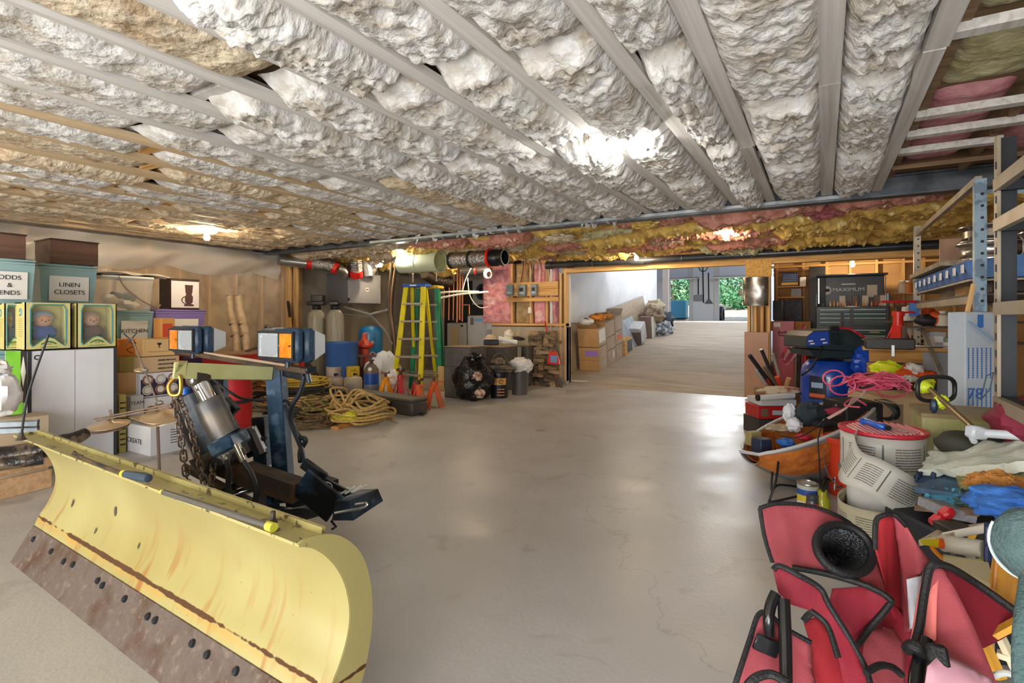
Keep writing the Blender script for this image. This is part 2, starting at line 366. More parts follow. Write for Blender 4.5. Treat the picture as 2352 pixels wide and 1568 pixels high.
for k, (a, c, m) in enumerate(bays):
    rough_sheet(PY(a, 0, YH).x, PY(c, 0, YH).x, zs + .02, 2.2, YH + .05, .03, 5 + k, 12, 50).to('batt', m, wi)
for px in (1175, 1218, 1255): B().box((PY(px, 0, YH).x, YH + .06, (zs + 2.2) / 2), (.04, .1, 2.2 - zs)).to('stud', W_y, wi, ang=0)
pb = PY(1215, 700, YH)
for (a, c, t, bt) in ((1160, 1283, 648, 664), (1176, 1283, 664.5, 680), (1148, 1284, 683, 693)):
    x0, x1 = PY(a, 0, YH).x, PY(c, 0, YH).x; z1, z0 = zat(t, pb), zat(bt, pb)
    B().box(((x0 + x1) / 2, YH - .02, (z0 + z1) / 2), (x1 - x0, .03, z1 - z0 - .003)).to('backing_board', W_yx, wi, ang=0)
# left wall: studs, batts, plastic film
wl_ = struct('wall_film')
M_tanw = mat('tan_batt_wall', '#c9a878', .95, c2='#a98a5c', ns=5, bump=.5, bs=14)
XW = -7.95
for k in range(17):
    y = -1.0 + k * .43
    if y > 5.95: break
    B().box((XW, y, 1.05), (.1, .04, 2.1)).to('stud', W_y, wl_, ang=0)
    rough_b = B()
    rough_b.sheet(lambda u, v, y=y, k=k: (XW - .03 + .03 * math.sin(pi * u) + .01 * NZ.noise(V((u * 3, v * 9, k))), y + .02 + .39 * u, 2.1 * v), 8, 24).to('batt', M_tanw, wl_)
    if k % 3 == 2: B().box((XW + .08, y, 2.1), (.03, .06, .24)).to('cleat', W_y, wl_, ang=0)
B().box((XW, 2.3, 2.12), (.1, 7.6, .04)).to('top_plate', W_yy, wl_, ang=0)
film = bpy.data.materials.new('plastic_film'); film.use_nodes = True
nt = film.node_tree; nb = nt.nodes['Principled BSDF']; nb.inputs['Base Color'].default_value = (.93, .9, .85, 1); nb.inputs['Roughness'].default_value = .22; nb.inputs['Alpha'].default_value = .2; nb.inputs['Specular IOR Level'].default_value = .9
filmb = film.copy(); filmb.node_tree.nodes['Principled BSDF'].inputs['Alpha'].default_value = .45
def wrinkle(y, z): return .02 * abs(NZ.noise(V((y * 2.2, z * 1.5, 3)))) + .006 * math.sin(y * 9 + z * 5 + 4 * NZ.noise(V((y, z, 1)))) + .004 * math.sin(y * 31 - z * 17 + 5 * NZ.noise(V((y, z, 7))))
b = B(); b.sheet(lambda u, v: (XW + .075 + wrinkle(-1 + 6.9 * u, 2 * v), -1 + 6.9 * u, .03 + 2.0 * v), 150, 50)
b.to('film', film, wl_)
b = B(); b.sheet(lambda u, v: (XW + .12 + .22 * math.sin(pi * v) * (.6 + .4 * math.sin(u * 30)) + .015 * math.sin(u * 90 + v * 9), -1 + 6.7 * u, 2.24 - (.32 + .1 * abs(math.sin(u * 17))) * v), 160, 14)
b.to('sagging_film', filmb, wl_)
# end studs of that wall
for px in (663, 674): 
    P = PX(px, 700, -7.8); B().box((-7.8 + (px - 663) * .006, P.y, 1.1), (.09, .05, 2.2), b=.003).to('post', W_y, wl_)
# ---------------------------------------------------------------- ceiling
ZC = 2.25
ce = struct('ceiling')
bx = []
for py, px in ((441, 2012), (451, 1900), (459, 1770), (467, 1688), (475, 1575), (486, 1485)): bx.append(G(px, py, ZC).x)
while bx[-1] > -7.6: bx.append(bx[-1] - .406)
M_b1 = mat('grey_batt', '#d6d4d0', .98, c2='#a99c88', ns=5, lo=.42, hi=.68, bump=2.2, bs=22, c3='#efeeec', ns3=16, lo3=.54, hi3=.75, dist=1.0)
M_b2 = mat('tan_batt', '#cdbda2', .98, c2='#aa9170', ns=6, lo=.42, hi=.66, bump=2.2, bs=22, c3='#e4dacb', ns3=14, lo3=.55, hi3=.75, dist=1.0)
M_by = mat('yellow_batt', '#dbb863', .98, c2='#b08b45', ns=7, bump=1.6, bs=20, c3='#efdfa0', ns3=9)
M_bp = mat('rose_batt', '#c98d7c', .98, c2='#9c6450', ns=7, bump=1.6, bs=20, c3='#ecc8b4', ns3=9)
M_bg = mat('olive_batt', '#cbc59c', .98, c2='#a89f70', ns=7, bump=1.6, bs=20, c3='#e2e0bd', ns3=9)
def batt_mesh(w, L, amp, seed, m, nu=20, nv=64, sag=.02, flake=0):
    b = B()
    def fn(u, v):
        x, y = (u - .5) * w, (v - .5) * L
        ex = min(u, 1 - u) * w; ey = min(v, 1 - v) * L
        k = min(1, ex / .06) ** .5 * min(1, ey / .1) ** .5
        n = NZ.fractal(V((x * 9 + seed * 3, y * 9, seed)), .7, 2.1, 5)
        rg = abs(NZ.noise(V((x * 22 + seed, y * 13, seed * 2.7)))); r2 = NZ.ridged_multi_fractal(V((x * 14 + seed, y * 7 + .5 * math.sin(x * 20), seed)), .9, 2, 4, 1, 2)
        z = .05 - k * (.05 + sag * (math.sin(pi * u) * .6 + .5 * math.sin(pi * v))) - k * amp * (n * .9 + rg * .8 + flake * r2 * .5)
        return (x, y + (.02 * NZ.noise(V((x * 8, seed, 1))) if ey < .03 else 0), z)
    b.sheet(fn, nu, nv); me = b.mesh('insulation_batt', m, 0)
    me.polygons.foreach_set('use_smooth', [True] * len(me.polygons)); return me
bw = .36
SM = [batt_mesh(bw, 1.2, .014, s, M_b1 if s % 3 else M_b2, flake=.5) for s in range(1, 5)]
RG = [batt_mesh(bw, 1.2, .022, s + 10, M_b1, 26, 84, flake=1.6, sag=.035) for s in range(1, 5)]
TN = [batt_mesh(bw, 1.2, .014, s + 20, M_b2, flake=.6) for s in range(1, 4)]
YB = G(1800, 461, ZC).y
jm = B().box((0, 0, .02), (.08, 1, .04), b=.0).mesh('joist', W_gy, 0)
jm2 = B().box((0, 0, .02), (.08, 1, .04)).mesh('joist', W_yy, 0)
Y0 = -3.9
for i, x in enumerate(bx):
    near = x > -3.6
    # each lower chord is two lengths butted end to end
    cut = R.uniform(2.2, 3.6)
    for a, c in ((Y0, cut - .004), (cut + .004, YB - .02)):
        inst('joist', jm if x > -3.4 else jm2, ce, (x + R.uniform(-.006, .006), (a + c) / 2, ZC + R.uniform(0, .004)), (0, 0, R.uniform(-.002, .002)), (1 + R.uniform(-.08, .1), c - a, 1))
    if i == 0: continue
    wd = bx[i - 1] - x - .06; xm = (bx[i - 1] + x) / 2; y = YB - .1 - R.uniform(0, .5)
    if i == 1: y = YB - .12
    yy = YB - .06
    while yy > -1.2:
        L = R.choice((.9, 1.15, 1.3, 1.3)); yc = yy - L / 2
        pool = (RG if (xm > -2.6 and yc > 1.2) else SM) if xm > -3.8 else (SM + TN if xm > -5.5 else TN)  # tan batts on the left carry the warm bulb light in their colour
        inst('insulation_batt', R.choice(pool), ce, (xm + R.uniform(-.008, .008), yc, ZC + .012 + R.uniform(-.01, .015)), (R.uniform(-.015, .015), R.uniform(-.03, .03), R.choice((0, pi))), (wd / bw, (L - .02) / 1.2, R.uniform(.8, 1.3)))
        yy -= L + (R.choice((0, .02, .06)) if near else R.choice((.03, .06, .1)))
        if R.random() < (.6 if near else .95):
            B().box((xm, yy + .02, ZC + .06), (wd + .02, .06, .04)).to('blocking', W_gy if xm > -3.4 else W_yx, ce, ang=0)
wallbox('subfloor', (-8.2, -4, ZC + .14), (3.4, YB + .1, ZC + .2), W_dk, ce)
# bay to the right of the last chord: higher, pink and green batts, cross boards
xr = bx[0] + .05
for k, (y0, m) in enumerate(((1.6, M_bg), (2.35, M_bg), (3.1, M_bg), (3.85, M_bp), (4.6, M_bp))):
    for j in range(4):
        me = batt_mesh(.37, .72, .012, 40 + k + j * 5, M_pink if m == M_bp else m, 14, 30, flake=.3)
        inst('insulation_batt', me, ce, (xr + .24 + j * .44, y0, ZC + .12))
for j in range(4): B().box((xr + .03 + j * .44 + .0, 2.6, ZC + .12), (.038, 5.2, .12)).to('joist', W_dk, ce, ang=0)
for y, x1 in ((2.62, 2.6), (3.62, 2.6), (3.98, .85), (4.36, .55)): B().box(((xr + x1) / 2 + .2, y, ZC + .045), (x1 - xr + .4, .065, .04)).to('cross_board', W_gy, ce, ang=0)
B().box(((xr + 3.3) / 2, 4.86, ZC + .1), (3.3 - xr, .3, .03), rot=Matrix.Rotation(.5, 4, 'X')).to('knotty_board', W_dk, ce, ang=0)
# steel beam
M_steel = mat('beam_steel', '#6b7076', .45, .6, c2='#4c5056', ns=6)
bm_ = thing('steel_beam', 'dark steel beam across the ceiling where the trusses end', 'beam', (-2.4, YB + .06, ZC - .05))
b = B(); b.box((-2.4, YB + .06, ZC - .04), (11.6, .13, .012)); b.box((-2.4, YB + .06, ZC + .04), (11.6, .01, .16)); b.box((-2.4, YB + .06, ZC + .12), (11.6, .13, .012)); b.to('web_and_flanges', M_steel, bm_, world=True, ang=0)
B().box((-2.6, YB - .02, ZC - .02), (5.6, .05, .03)).to('galvanised_plate', mat('galvanised', '#b3b8ba', .4, .5, c2='#8f9598', ns=9), bm_, world=True, ang=0)
# far ceiling, joists along X with loose coloured batts
cf = struct('ceiling')
cols = [M_by, M_bp, M_by, M_bg, M_bp, M_b2]
fm = {}
for m in (M_by, M_bp, M_bg, M_b2): fm[m.name] = [batt_mesh(.36, 1.2, .035, s + 60 + len(m.name), m, 18, 60, sag=.05, flake=1.2) for s in range(3)]
y = YB + .35; row = 0
while y < YH + .1:
    B().box((-2.4, y, ZC + .06), (11.6, .04, .1)).to('joist', W_yx, cf, ang=0)
    x = -8.0 + R.uniform(0, .4)
    while x < 3.2:
        L = R.uniform(.7, 1.3)
        if x > -4.0 and x < 3: m = R.choice((M_by, M_by, M_bp, M_by, M_bg, M_bp, M_b2)) if x < 0 else R.choice((M_by, M_by, M_by, M_bp))
        else: m = R.choice((M_b2, M_b2, M_by, M_bp))
        o = inst('insulation_batt', R.choice(fm[m.name]), cf, (x + L / 2, y + .19, ZC + .02 + R.uniform(-.03, .05)), (R.uniform(-.12, .12), R.uniform(-.08, .08), pi / 2), (.9, L / 1.2, R.uniform(.8, 1.5)))
        x += L + R.uniform(-.05, .05)
    y += .41; row += 1
wallbox('subfloor', (-8.2, YB + .1, ZC + .16), (3.4, 11.2, ZC + .22), W_dk, cf)
# the big flap of rose insulation hanging in front of the beam and the brown paper
def hang(px, py, d, w_, h, m, seed, rz=0):
    P = D(px, py, d); b = B()
    b.blob((0, 0, 0), (w_ / 2, .12, h / 2), .35, 3, seed, 28, 20); o = b.to('loose_batt', m, cf, loc=P, rz=rz); o.parent = cf
hang(1898, 478, 5.3, .42, .2, mat('rose_flap', '#a8605c', .95, c2='#8c4a52', ns=5, bump=1, bs=20), 1)
hang(2080, 465, 5.4, .22, .28, M_by, 2); hang(2000, 480, 5.6, .4, .12, M_by, 3); hang(1430, 560, 7.2, .6, .22, mat('brown_paper', '#8c5a3e', .9, c2='#b9805a', ns=4, bump=.8, bs=10), 4)
hang(1700, 508, 5.9, .4, .1, M_by, 5); hang(1340, 512, 6.6, .5, .08, M_bp, 6); hang(1480, 515, 5.9, .3, .12, M_by, 7)
for k in range(10):
    hang(R.uniform(820, 1100) + k * 45, 540 + R.uniform(-8, 8), 8.2 - k * .2, .35, .1, R.choice((M_bp, M_by, M_b2)), 10 + k)
# ceiling strip torn at the beam
b = B()
for k in range(26):
    x = -4.6 + R.uniform(0, 2.9); w_ = R.uniform(.05, .16); h = R.uniform(.02, .1) * (1.6 if k % 7 == 0 else 1)
    b.sheet(lambda u, v, x=x, w_=w_, h=h: (x + w_ * (u - .5) * (1 - v * .8) + .03 * v * math.sin(x * 40), YB + .0 + .03 * math.sin(u * 5 + x * 30), ZC + .03 - (h + .03) * v), 3, 4)
b.to('torn_fibres', M_b1, ce, kind='stuff')
# ---------------------------------------------------------------- bulbs
M_bulb = mat('bulb_glow', '#fff6e6', .4, em=230); M_bulbw = mat('bulb_glow_warm', '#ffdfae', .4, em=620); M_bulb2 = mat('bulb_glow_bright', '#ffffff', .4, em=1500); M_porc = mat('porcelain', '#eceae6', .25)
M_bulb.node_tree.nodes['Principled BSDF'].inputs['Emission Color'].default_value = (1, .97, .92, 1)
M_bulbw.node_tree.nodes['Principled BSDF'].inputs['Emission Color'].default_value = (1, .80, .52, 1)
def bulb(P, label, m, s=1.0):
    t = thing('ceiling_bulb', label, 'light bulb', P, 0)
    B().lathe([(.0, 0), (.062, 0), (.064, -.012), (.05, -.028), (.03, -.04), (.024, -.055), (0, -.055)], n=24).to('lamp_holder', M_porc, t)
    B().lathe([(0, -.145), (.018, -.142), (.03, -.13), (.034, -.11), (.03, -.088), (.018, -.066), (.015, -.05), (0, -.05)], n=16).to('bulb', m, t)
zb = ZC - .003
bulb(G(1418, 322, zb), 'bare bulb hanging nearest the camera under the grey joists', M_bulb)
bulb(G(475, 524, zb), 'bare warm bulb over the boxes by the left wall', M_bulbw)
bulb(G(920, 572, zb), 'bare warm bulb beside the pale green pipe', M_bulb)
bulb(G(1668, 524, zb), 'bare bulb under the yellow insulation past the steel beam', M_bulbw)
bulb(G(1462, 577, zb - .02), 'bare bulb in front of the black drain pipe over the ramp', M_bulbw)
bulb(PY(1958, 592, 10.2), 'bare bulb above the open tool chest', M_bulbw)
bulb(V((-3.2, -1.6, zb)), 'added unseen bulb behind the camera', M_bulb)  # unseen bulb added to light the near room
bulb(PY(1078, 585, 7.3), 'added bulb hidden above the foil duct', M_bulbw)  # added bulb behind the duct, brightens the utility corner
bulb(V((-6.9, 7.1, zb)), 'added bulb hidden above the ventilation ducts', M_bulbw)  # another added bulb for the dark utility corner
bulb(V((-2.6, 10.6, 3.6)), 'added unseen bulb on the ramp ceiling', M_bulb2)  # added above the header, out of view, to brighten the ramp
bulb(V((-2.6, 13.6, 3.6)), 'added unseen bulb at the top of the ramp ceiling', M_bulb2)  # also an added bulb, unseen over the upper ramp
bulb(V((-3.0, 20, 3.58)), 'added unseen bulb on the garage ceiling', M_bulb2)  # unseen bulb added to brighten the garage
bulb(V((-5.6, .2, zb)), 'added bulb out of frame over the left side', M_bulbw)  # added fill bulb, out of view over the left stacks
bulb(V((1.9, 3.0, zb)), 'added bulb out of frame over the right shelves', M_bulb)  # added fill bulb, out of view over the right side
# ================================================================ SNOW PLOW
M_yel = bpy.data.materials.new('plow_yellow'); M_yel.use_nodes = True
def mk_yel(m):
    nt = m.node_tree; N = nt.nodes; L = nt.links; b = N['Principled BSDF']; b.inputs['Roughness'].default_value = .34
    tc = N.new('ShaderNodeTexCoord'); sp = N.new('ShaderNodeSeparateXYZ'); L.new(tc.outputs['Object'], sp.inputs[0])
    def nz(s, d=5, st=(1, 1, 1)):
        mp = N.new('ShaderNodeMapping'); mp.inputs['Scale'].default_value = st; L.new(tc.outputs['Object'], mp.inputs[0])
        n = N.new('ShaderNodeTexNoise'); n.inputs['Scale'].default_value = s; n.inputs['Detail'].default_value = d; L.new(mp.outputs[0], n.inputs[0]); return n.outputs[0]
    def ma(op, a, c, d=None):
        x = N.new('ShaderNodeMath'); x.operation = op
        for i, v in enumerate((a, c) + ((d,) if d is not None else ())):
            if isinstance(v, (int, float)): x.inputs[i].default_value = v
            else: L.new(v, x.inputs[i])
        return x.outputs[0]
    def rng(i, a, b_, c=0, d=1):
        r = N.new('ShaderNodeMapRange'); r.inputs[1].default_value = a; r.inputs[2].default_value = b_; r.inputs[3].default_value = c; r.inputs[4].default_value = d; L.new(i, r.inputs[0]); return r.outputs[0]
    def mix(f, a, c):
        x = N.new('ShaderNodeMix'); x.data_type = 'RGBA'; L.new(f, x.inputs[0])
        if isinstance(a, str): x.inputs[6].default_value = lin(a)
        else: L.new(a, x.inputs[6])
        x.inputs[7].default_value = lin(c); return x.outputs[2]
    c = mix(rng(nz(1.6), .35, .7), '#aba36c', '#9c8f58')
    z = sp.outputs['Z']
    dz = ma('ABSOLUTE', ma('SUBTRACT', z, .197), 0)
    near = rng(dz, 0, .016, 1, 0); n1 = nz(26, 6)
    seam = rng(ma('MULTIPLY', near, ma('ADD', n1, rng(nz(2.2, 2), .4, .62, -.05, .4))), .36, .46)
    halo = rng(ma('MULTIPLY', rng(ma('ABSOLUTE', ma('SUBTRACT', z, .185), 0), 0, .05, 1, 0), nz(7, 5, (1, 1, .3))), .28, .6, 0, .75)
    c = mix(halo, c, '#b98a3a')
    drip = ma('MULTIPLY', rng(nz(5, 4, (3.2, 1, .35)), .56, .68), rng(z, .16, .45, 1, 0)); c = mix(ma('MULTIPLY', drip, .8), c, '#95591e')
    c = mix(rng(nz(55, 3), .745, .76), c, '#5a4220')
    c = mix(rng(ma('MULTIPLY', nz(9, 5), rng(z, .2, .3)), .71, .725), c, '#4b4438')
    ch = ma('MULTIPLY', rng(z, .606, .618), rng(nz(30, 4), .6, .64)); c = mix(ch, c, '#53432b')
    c = mix(seam, c, '#4e3012'); L.new(c, b.inputs['Base Color']); L.new(rng(seam, 0, 1, .34, .9), b.inputs['Roughness'])
mk_yel(M_yel)
M_rust = mat('rusty_edge_steel', '#62554c', .75, c2='#523a2a', ns=9, lo=.48, hi=.7, bump=.9, bs=60, c3='#78685c', ns3=30, lo3=.55, hi3=.7, metal=.1)
M_blk = mat('black_painted_steel', '#20242b', .35, .3, c2='#3a4048', ns=9, lo=.55, hi=.7, bump=.2, bs=30)
M_nav = mat('navy_painted_steel', '#1d3a52', .35, .25, c2='#4a6578', ns=11, lo=.56, hi=.66, c3='#10161d', ns3=3, lo3=.52, hi3=.58, bump=.15, bs=30)
M_nrust = mat('rusted_black_tube', '#3a342e', .6, .3, c2='#5b4632', ns=9, c3='#1c1d20', ns3=5, bump=.4, bs=40)
M_chrome = mat('chrome', '#d8dadd', .1, 1); M_rub = mat('black_rubber', '#17181a', .5); M_zinc = mat('zinc', '#a9acab', .3, .9)
M_paleg = mat('pale_green_paint', '#b3b380', .4, c2='#a3a26c', ns=5)
A0 = G(34, 1291); EB = RT * .834 - FW * .552; rzb = math.atan2(EB.y, EB.x); LB = 2.27
pl = thing('snow_plow', 'yellow snow plow with rusty cutting edge, chains and two headlamps, left foreground', 'snow plow', A0, rzb)
WP = W[pl]; IP = WP.inverted()
prof = [(.078, .15), (.098, .197), (.13, .25), (.152, .3), (.163, .35), (.162, .4), (.148, .46), (.122, .515), (.085, .565), (.042, .603), (.0, .622)]
pp = curve([(0, y, z) for y, z in prof], 4)
b = B(); b.sheet(lambda u, v: (u * LB, pp[int(round(v * (len(pp) - 1)))].y, pp[int(round(v * (len(pp) - 1)))].z), 60, len(pp) - 1, -.007)
b.to('moldboard', M_yel, pl, ang=50)
B().sheet(lambda u, v: (u * (LB - .02), -.004 + v * .085, .624 - v * .01), 40, 2, .008).to('top_ledge', M_yel, pl, ang=30)
B().bar((0, .088, .618), (LB - .02, .088, .618), .012, .03).to('ledge_lip', M_yel, pl)
# end plate seen at the right, and one at the left
ep = [(y, z) for y, z in prof] + [(-.0 + .05, .628), (.13, .6), (.2, .53), (.235, .44), (.245, .34), (.232, .24), (.2, .15), (.15, .12), (.08, .12)]
for x in (LB - .008, 0.0):
    b = B(); M = Matrix(((0, 1, 0, x), (1, 0, 0, 0), (0, 0, 1, 0), (0, 0, 0, 1))); b.prism([(p_[0] + (.012 if x == 0 else -.004), p_[1]) for p_ in [(q_.x, q_.z) for q_ in curve([(a_, 0, c_) for a_, c_ in ep], 4, True)]], 0, .009, M); b.to('end_plate', M_yel, pl, ang=30)
b = B(); b.box((LB + .01, .17, .135), (.05, .09, .012)); b.cyl((LB + .012, .15, .09), (LB + .035, .15, .09), .035); b.cyl((LB + .012, .15, .09), (LB + .05, .15, .09), .018); b.to('end_bracket', M_yel, pl)
b = B()
for q_, r0_ in (((.74, .35), .022), ((.28, .30), .02), ((1.02, .27), .012), ((.62, .25), .014)):
    j_ = min(range(len(pp)), key=lambda i: abs(pp[i].z - q_[1])); o_ = pp[j_]; b.add([(q_[0] + r0_ * (.7 + .5 * NZ.noise(V((k * 2.1, q_[0] * 9, 0)))) * math.cos(k * .7) * .7, o_.y - .011 + (.0 if abs(math.sin(k * .7)) < .1 else (pp[min(j_ + 1, len(pp) - 1)].y - o_.y) * r0_ * math.sin(k * .7) / .02), o_.z + r0_ * (1 + .6 * NZ.noise(V((k * 1.7, 3, q_[0])))) * math.sin(k * .7)) for k in range(9)], [list(range(9))])
b.to('bare_steel_chips', plain('#4f483e', .7), pl, ang=0, kind='stuff')
for x in (.5, 1.1, 1.7):
    b = B(); b.prism([(y + .008, z) for y, z in prof[:-1]] + [(.1, .6), (.21, .5), (.245, .36), (.22, .2), (.14, .14)], 0, .01, Matrix(((0, 1, 0, x), (1, 0, 0, 0), (0, 0, 1, 0), (0, 0, 0, 1)))); b.to('rib', M_yel, pl)
b = B(); b.add([(-.02, -.012, 0), (LB, -.012, 0), (LB, .068, .158), (0, .068, .158), (-.02, .0, 0), (LB, .0, 0), (LB, .08, .158), (0, .08, .158)], [(0, 1, 2, 3), (7, 6, 5, 4), (0, 4, 5, 1), (1, 5, 6, 2), (2, 6, 7, 3), (3, 7, 4, 0)])
ce_ = b.to('cutting_edge', M_rust, pl, ang=0)
nrm = V((0, -.158, .08)).normalized()
def on_plane(px, py, p0, n):
    o = IP @ CP; r = IP.to_3x3() @ ray(px, py); return o + r * ((V(p0) - o).dot(n) / r.dot(n))
bm1 = B().cyl((0, 0, 0), (0, -.008, .004), .014, .011, 10).mesh('bolt', M_blk)
for px, py in ((78, 1238), (119, 1266), (148, 1289), (169, 1296), (226, 1333), (237, 1344), (288, 1375), (341, 1415), (358, 1424), (443, 1477), (477, 1503), (543, 1541)):
    p = on_plane(px, py, (0, -.012, 0), nrm); inst('bolt', bm1, ce_, p)
for x in (2.05, 2.18): inst('bolt', bm1, ce_, (x, .03, .09))
# whip markers on the left end
m_ = thing('tmp', '', ''); bpy.data.objects.remove(m_)
P0 = D(49, 1003, 2.22); P1 = D(65, 905, 2.2); P2 = D(112, 768, 2.18)
B().tube(curve([P0, P1, P2], 8), .0045, 8).to('marker_rod', M_rub, pl, world=True)
B().lathe([(.02, 0), (.014, .006), (.009, .018), (.007, .03)], c=IP @ (P0 + V((0, 0, -.012)))).to('marker_base', M_nrust, pl)
# fluorescent end tube lying strapped to the ledge: yellow-capped rod
q0, q1 = D(375, 1127, 1.72), D(640, 1212, 1.44)
q0, q1 = G(376, 1130, .635), G(622, 1209, .635)
B().tube([q0, q1], .009, 10).to('deflector_rod', mat('grey_tube', '#66645e', .35, .5), pl, world=True)
for q, a in ((q0, .008), (q1, .013)): B().cyl(q - (q1 - q0).normalized() * .012, q + (q1 - q0).normalized() * .014, a, n=14).to('rod_cap', mat('rod_cap_yellow', '#b9b33a', .4), pl, world=True)
P = G(627, 1203, .63); B().lathe([(.012, 0), (.012, .01), (.007, .012), (.007, .035), (0, .038)], c=IP @ P).to('stud_bolt', M_nrust, pl)
# ---- lift frame, built from points measured on the photograph at their own distances
def WB(name, m, *bars, **k):
    b = B()
    for a in bars: b.bar(*a[:2], a[2], a[3] if len(a) > 3 else None, b=.004)
    return b.to(name, m, pl, world=True, **k)
dP = 2.9
WB('front_post', M_nav, (D(633, 842, dP), D(655, 1150, dP), .085))
WB('rear_post', M_nav, (D(502, 838, 3.28), D(512, 1010, 3.28), .07))
B().box(IP @ D(492, 935, 3.2), (.02, .1, .35)).to('post_side_plate', M_blk, pl)
WB('lift_arm', M_paleg, (D(398, 850, 2.42), D(626, 857, 2.86), .012, .075))
B().hexa([D(398, 868, 2.42), D(426, 862, 2.46), D(428, 862, 2.5), D(400, 868, 2.46), D(412, 828, 2.42), D(430, 828, 2.46), D(432, 828, 2.5), D(414, 828, 2.46)]).to('arm_hook', M_yel, pl, world=True)
WB('light_bar', M_nrust, (D(465, 815, 3.34), D(712, 852, 2.72), .05, .03))
b = B(); b.bar(D(470, 810, 3.3), D(655, 838, 2.78), .012, .012); b.to('light_bar_edge', mat('bare_bar', '#b9a58d', .4, .3), pl, world=True)
WB('light_bracket', M_blk, (D(690, 850, 2.78), D(716, 848, 2.72), .06, .03), (D(705, 850, 2.74), D(712, 880, 2.74), .03, .02), (D(654, 853, 2.88), D(700, 863, 2.76), .03, .05))
def headlamp(P, name_side):
    inv = IP @ P; h = bpy.data.objects.new('headlamp', None); COL.objects.link(h); h.parent = pl; h.location = inv; W[h] = WP @ Matrix.Translation(inv)
    b = B(); b.box((0, .0, .0), (.33, .055, .17), b=.018); b.box((0, .062, 0), (.335, .06, .175), b=.016); b.to('housing', mat('lamp_housing', '#1d3146', .45, c2='#2b4258', ns=60), h)
    b = B(); v0 = [(-.155, .092, -.075), (.155, .092, -.075), (.155, .092, .075), (-.155, .092, .075)]; v1 = [(x * .6, .2, z * .62) for x, y, z in v0]
    b.add(v0 + v1, [(0, 1, 2, 3), (7, 6, 5, 4), (0, 4, 5, 1), (1, 5, 6, 2), (2, 6, 7, 3), (3, 7, 4, 0)]); b.to('back_shell', mat('lamp_shell', '#c2c6cc', .4), h, ang=20)
    b = B(); b.box((0, -.03, .066), (.3, .012, .012)); b.box((0, -.03, -.066), (.3, .012, .012)); b.box((-.148, -.03, 0), (.012, .012, .14)); b.box((.148, -.03, 0), (.012, .012, .14)); b.box((.035 * name_side, -.03, 0), (.012, .012, .13)); b.to('bezel', M_rub, h, ang=0)
    x0, x1 = (-.142, .028) if name_side > 0 else (-.028, .142)
    b = B(); b.sheet(lambda u, v: (x0 + (x1 - x0) * u, -.03 + .02 * math.sin(pi * u) * math.sin(pi * v), -.06 + .12 * v), 14, 12, .002); b.to('reflector', mat('lamp_reflector', '#aab7bf', .08, 1, bump=2.5, bs=34), h)
    b = B(); b.box(((x0 + x1) / 2, -.036, 0), (x1 - x0, .004, .12)); b.to('clear_lens', mat('lamp_glass', '#e8eef0', .03, alpha=.22), h, ang=0)
    x0, x1 = (.042, .142) if name_side > 0 else (-.142, -.042)
    b = B(); b.sheet(lambda u, v: (x0 + (x1 - x0) * u, -.036 - .006 * math.sin(pi * u) * math.sin(pi * v) - .0012 * math.sin(u * 40) * math.sin(v * 50), -.06 + .12 * v), 24, 24, .004); b.to('amber_lens', mat('amber_plastic', '#c4690f', .18, c2='#e38a1c', ns=18, coat=.5), h)
    for sx in (x0 + .006, x1 - .006): B().cyl((sx, -.04, 0), (sx, -.047, 0), .005, n=8).to('screw', M_chrome, h)
    B().cyl((0, .04, -.085), (0, .04, -.12), .012).to('swivel', M_blk, h)
    return h
headlamp(D(645, 792, 2.75), 1); headlamp(D(428, 780, 3.38), -1)
# cylinder, ram, pump
b = B(); b.tube([D(448, 905, 2.72), D(520, 1062, 2.72)], [.115, .125], 28); b.to('pump_reservoir', M_blk, pl, world=True)
b = B(); b.tube([D(497, 1030, 2.72), D(512, 1064, 2.72), D(520, 1078, 2.72)], [.13, .12, .07], 24); b.to('reservoir_cap', M_nrust, pl, world=True)
B().lathe([(.022, 0), (.022, .03), (.012, .034), (0, .034)], c=IP @ D(425, 905, 2.62)).to('filler_cap', mat('blue_cap', '#1f5fae', .35), pl)
B().tube([D(452, 868, 2.55), D(483, 925, 2.55)], .038, 20).to('ram', M_chrome, pl, world=True)
b = B(); b.tube([D(478, 918, 2.55), D(482, 926, 2.55), D(512, 990, 2.55), D(520, 1002, 2.55)], [.058, .065, .065, .07], 24); b.to('lift_cylinder', mat('cylinder_grey', '#3d434a', .4, .4, c2='#6c6357', ns=6), pl, world=True)
b = B(); b.tube([D(470, 866, 2.58), D(440, 866, 2.52)], .045, 18); b.to('ram_eye', M_nrust, pl, world=True)
b = B(); b.bar(D(520, 1000, 2.55), D(534, 1030, 2.55), .17, .12, b=.01); b.to('valve_block', M_nav, pl, world=True)
b = B(); b.bar(D(518, 1035, 2.52), D(548, 1022, 2.5), .05, .05, b=.01); b.bar(D(505, 1040, 2.5), D(528, 1048, 2.5), .03, .04); b.to('manifold', M_zinc, pl, world=True)
b = B(); b.cyl(D(540, 1020, 2.46), D(558, 1060, 2.46), .014); b.cyl(D(512, 1045, 2.46), D(520, 1062, 2.46), .012); b.to('hose_fitting', M_chrome, pl, world=True)
b = B(); b.tube(curve([D(558, 1058, 2.46), D(580, 1095, 2.45), D(588, 1140, 2.44), D(570, 1170, 2.44), D(545, 1165, 2.45), D(526, 1130, 2.46), D(525, 1080, 2.46), D(519, 1055, 2.46)], 8), .013, 10); b.to('hydraulic_hose', M_rub, pl, world=True)
b = B(); b.tube(curve([D(488, 868, 3.0), D(520, 895, 2.95), D(560, 916, 2.92), D(610, 918, 2.9), D(655, 920, 2.88), D(665, 930, 2.86)], 8), .008, 8); b.to('cable', M_rub, pl, world=True)
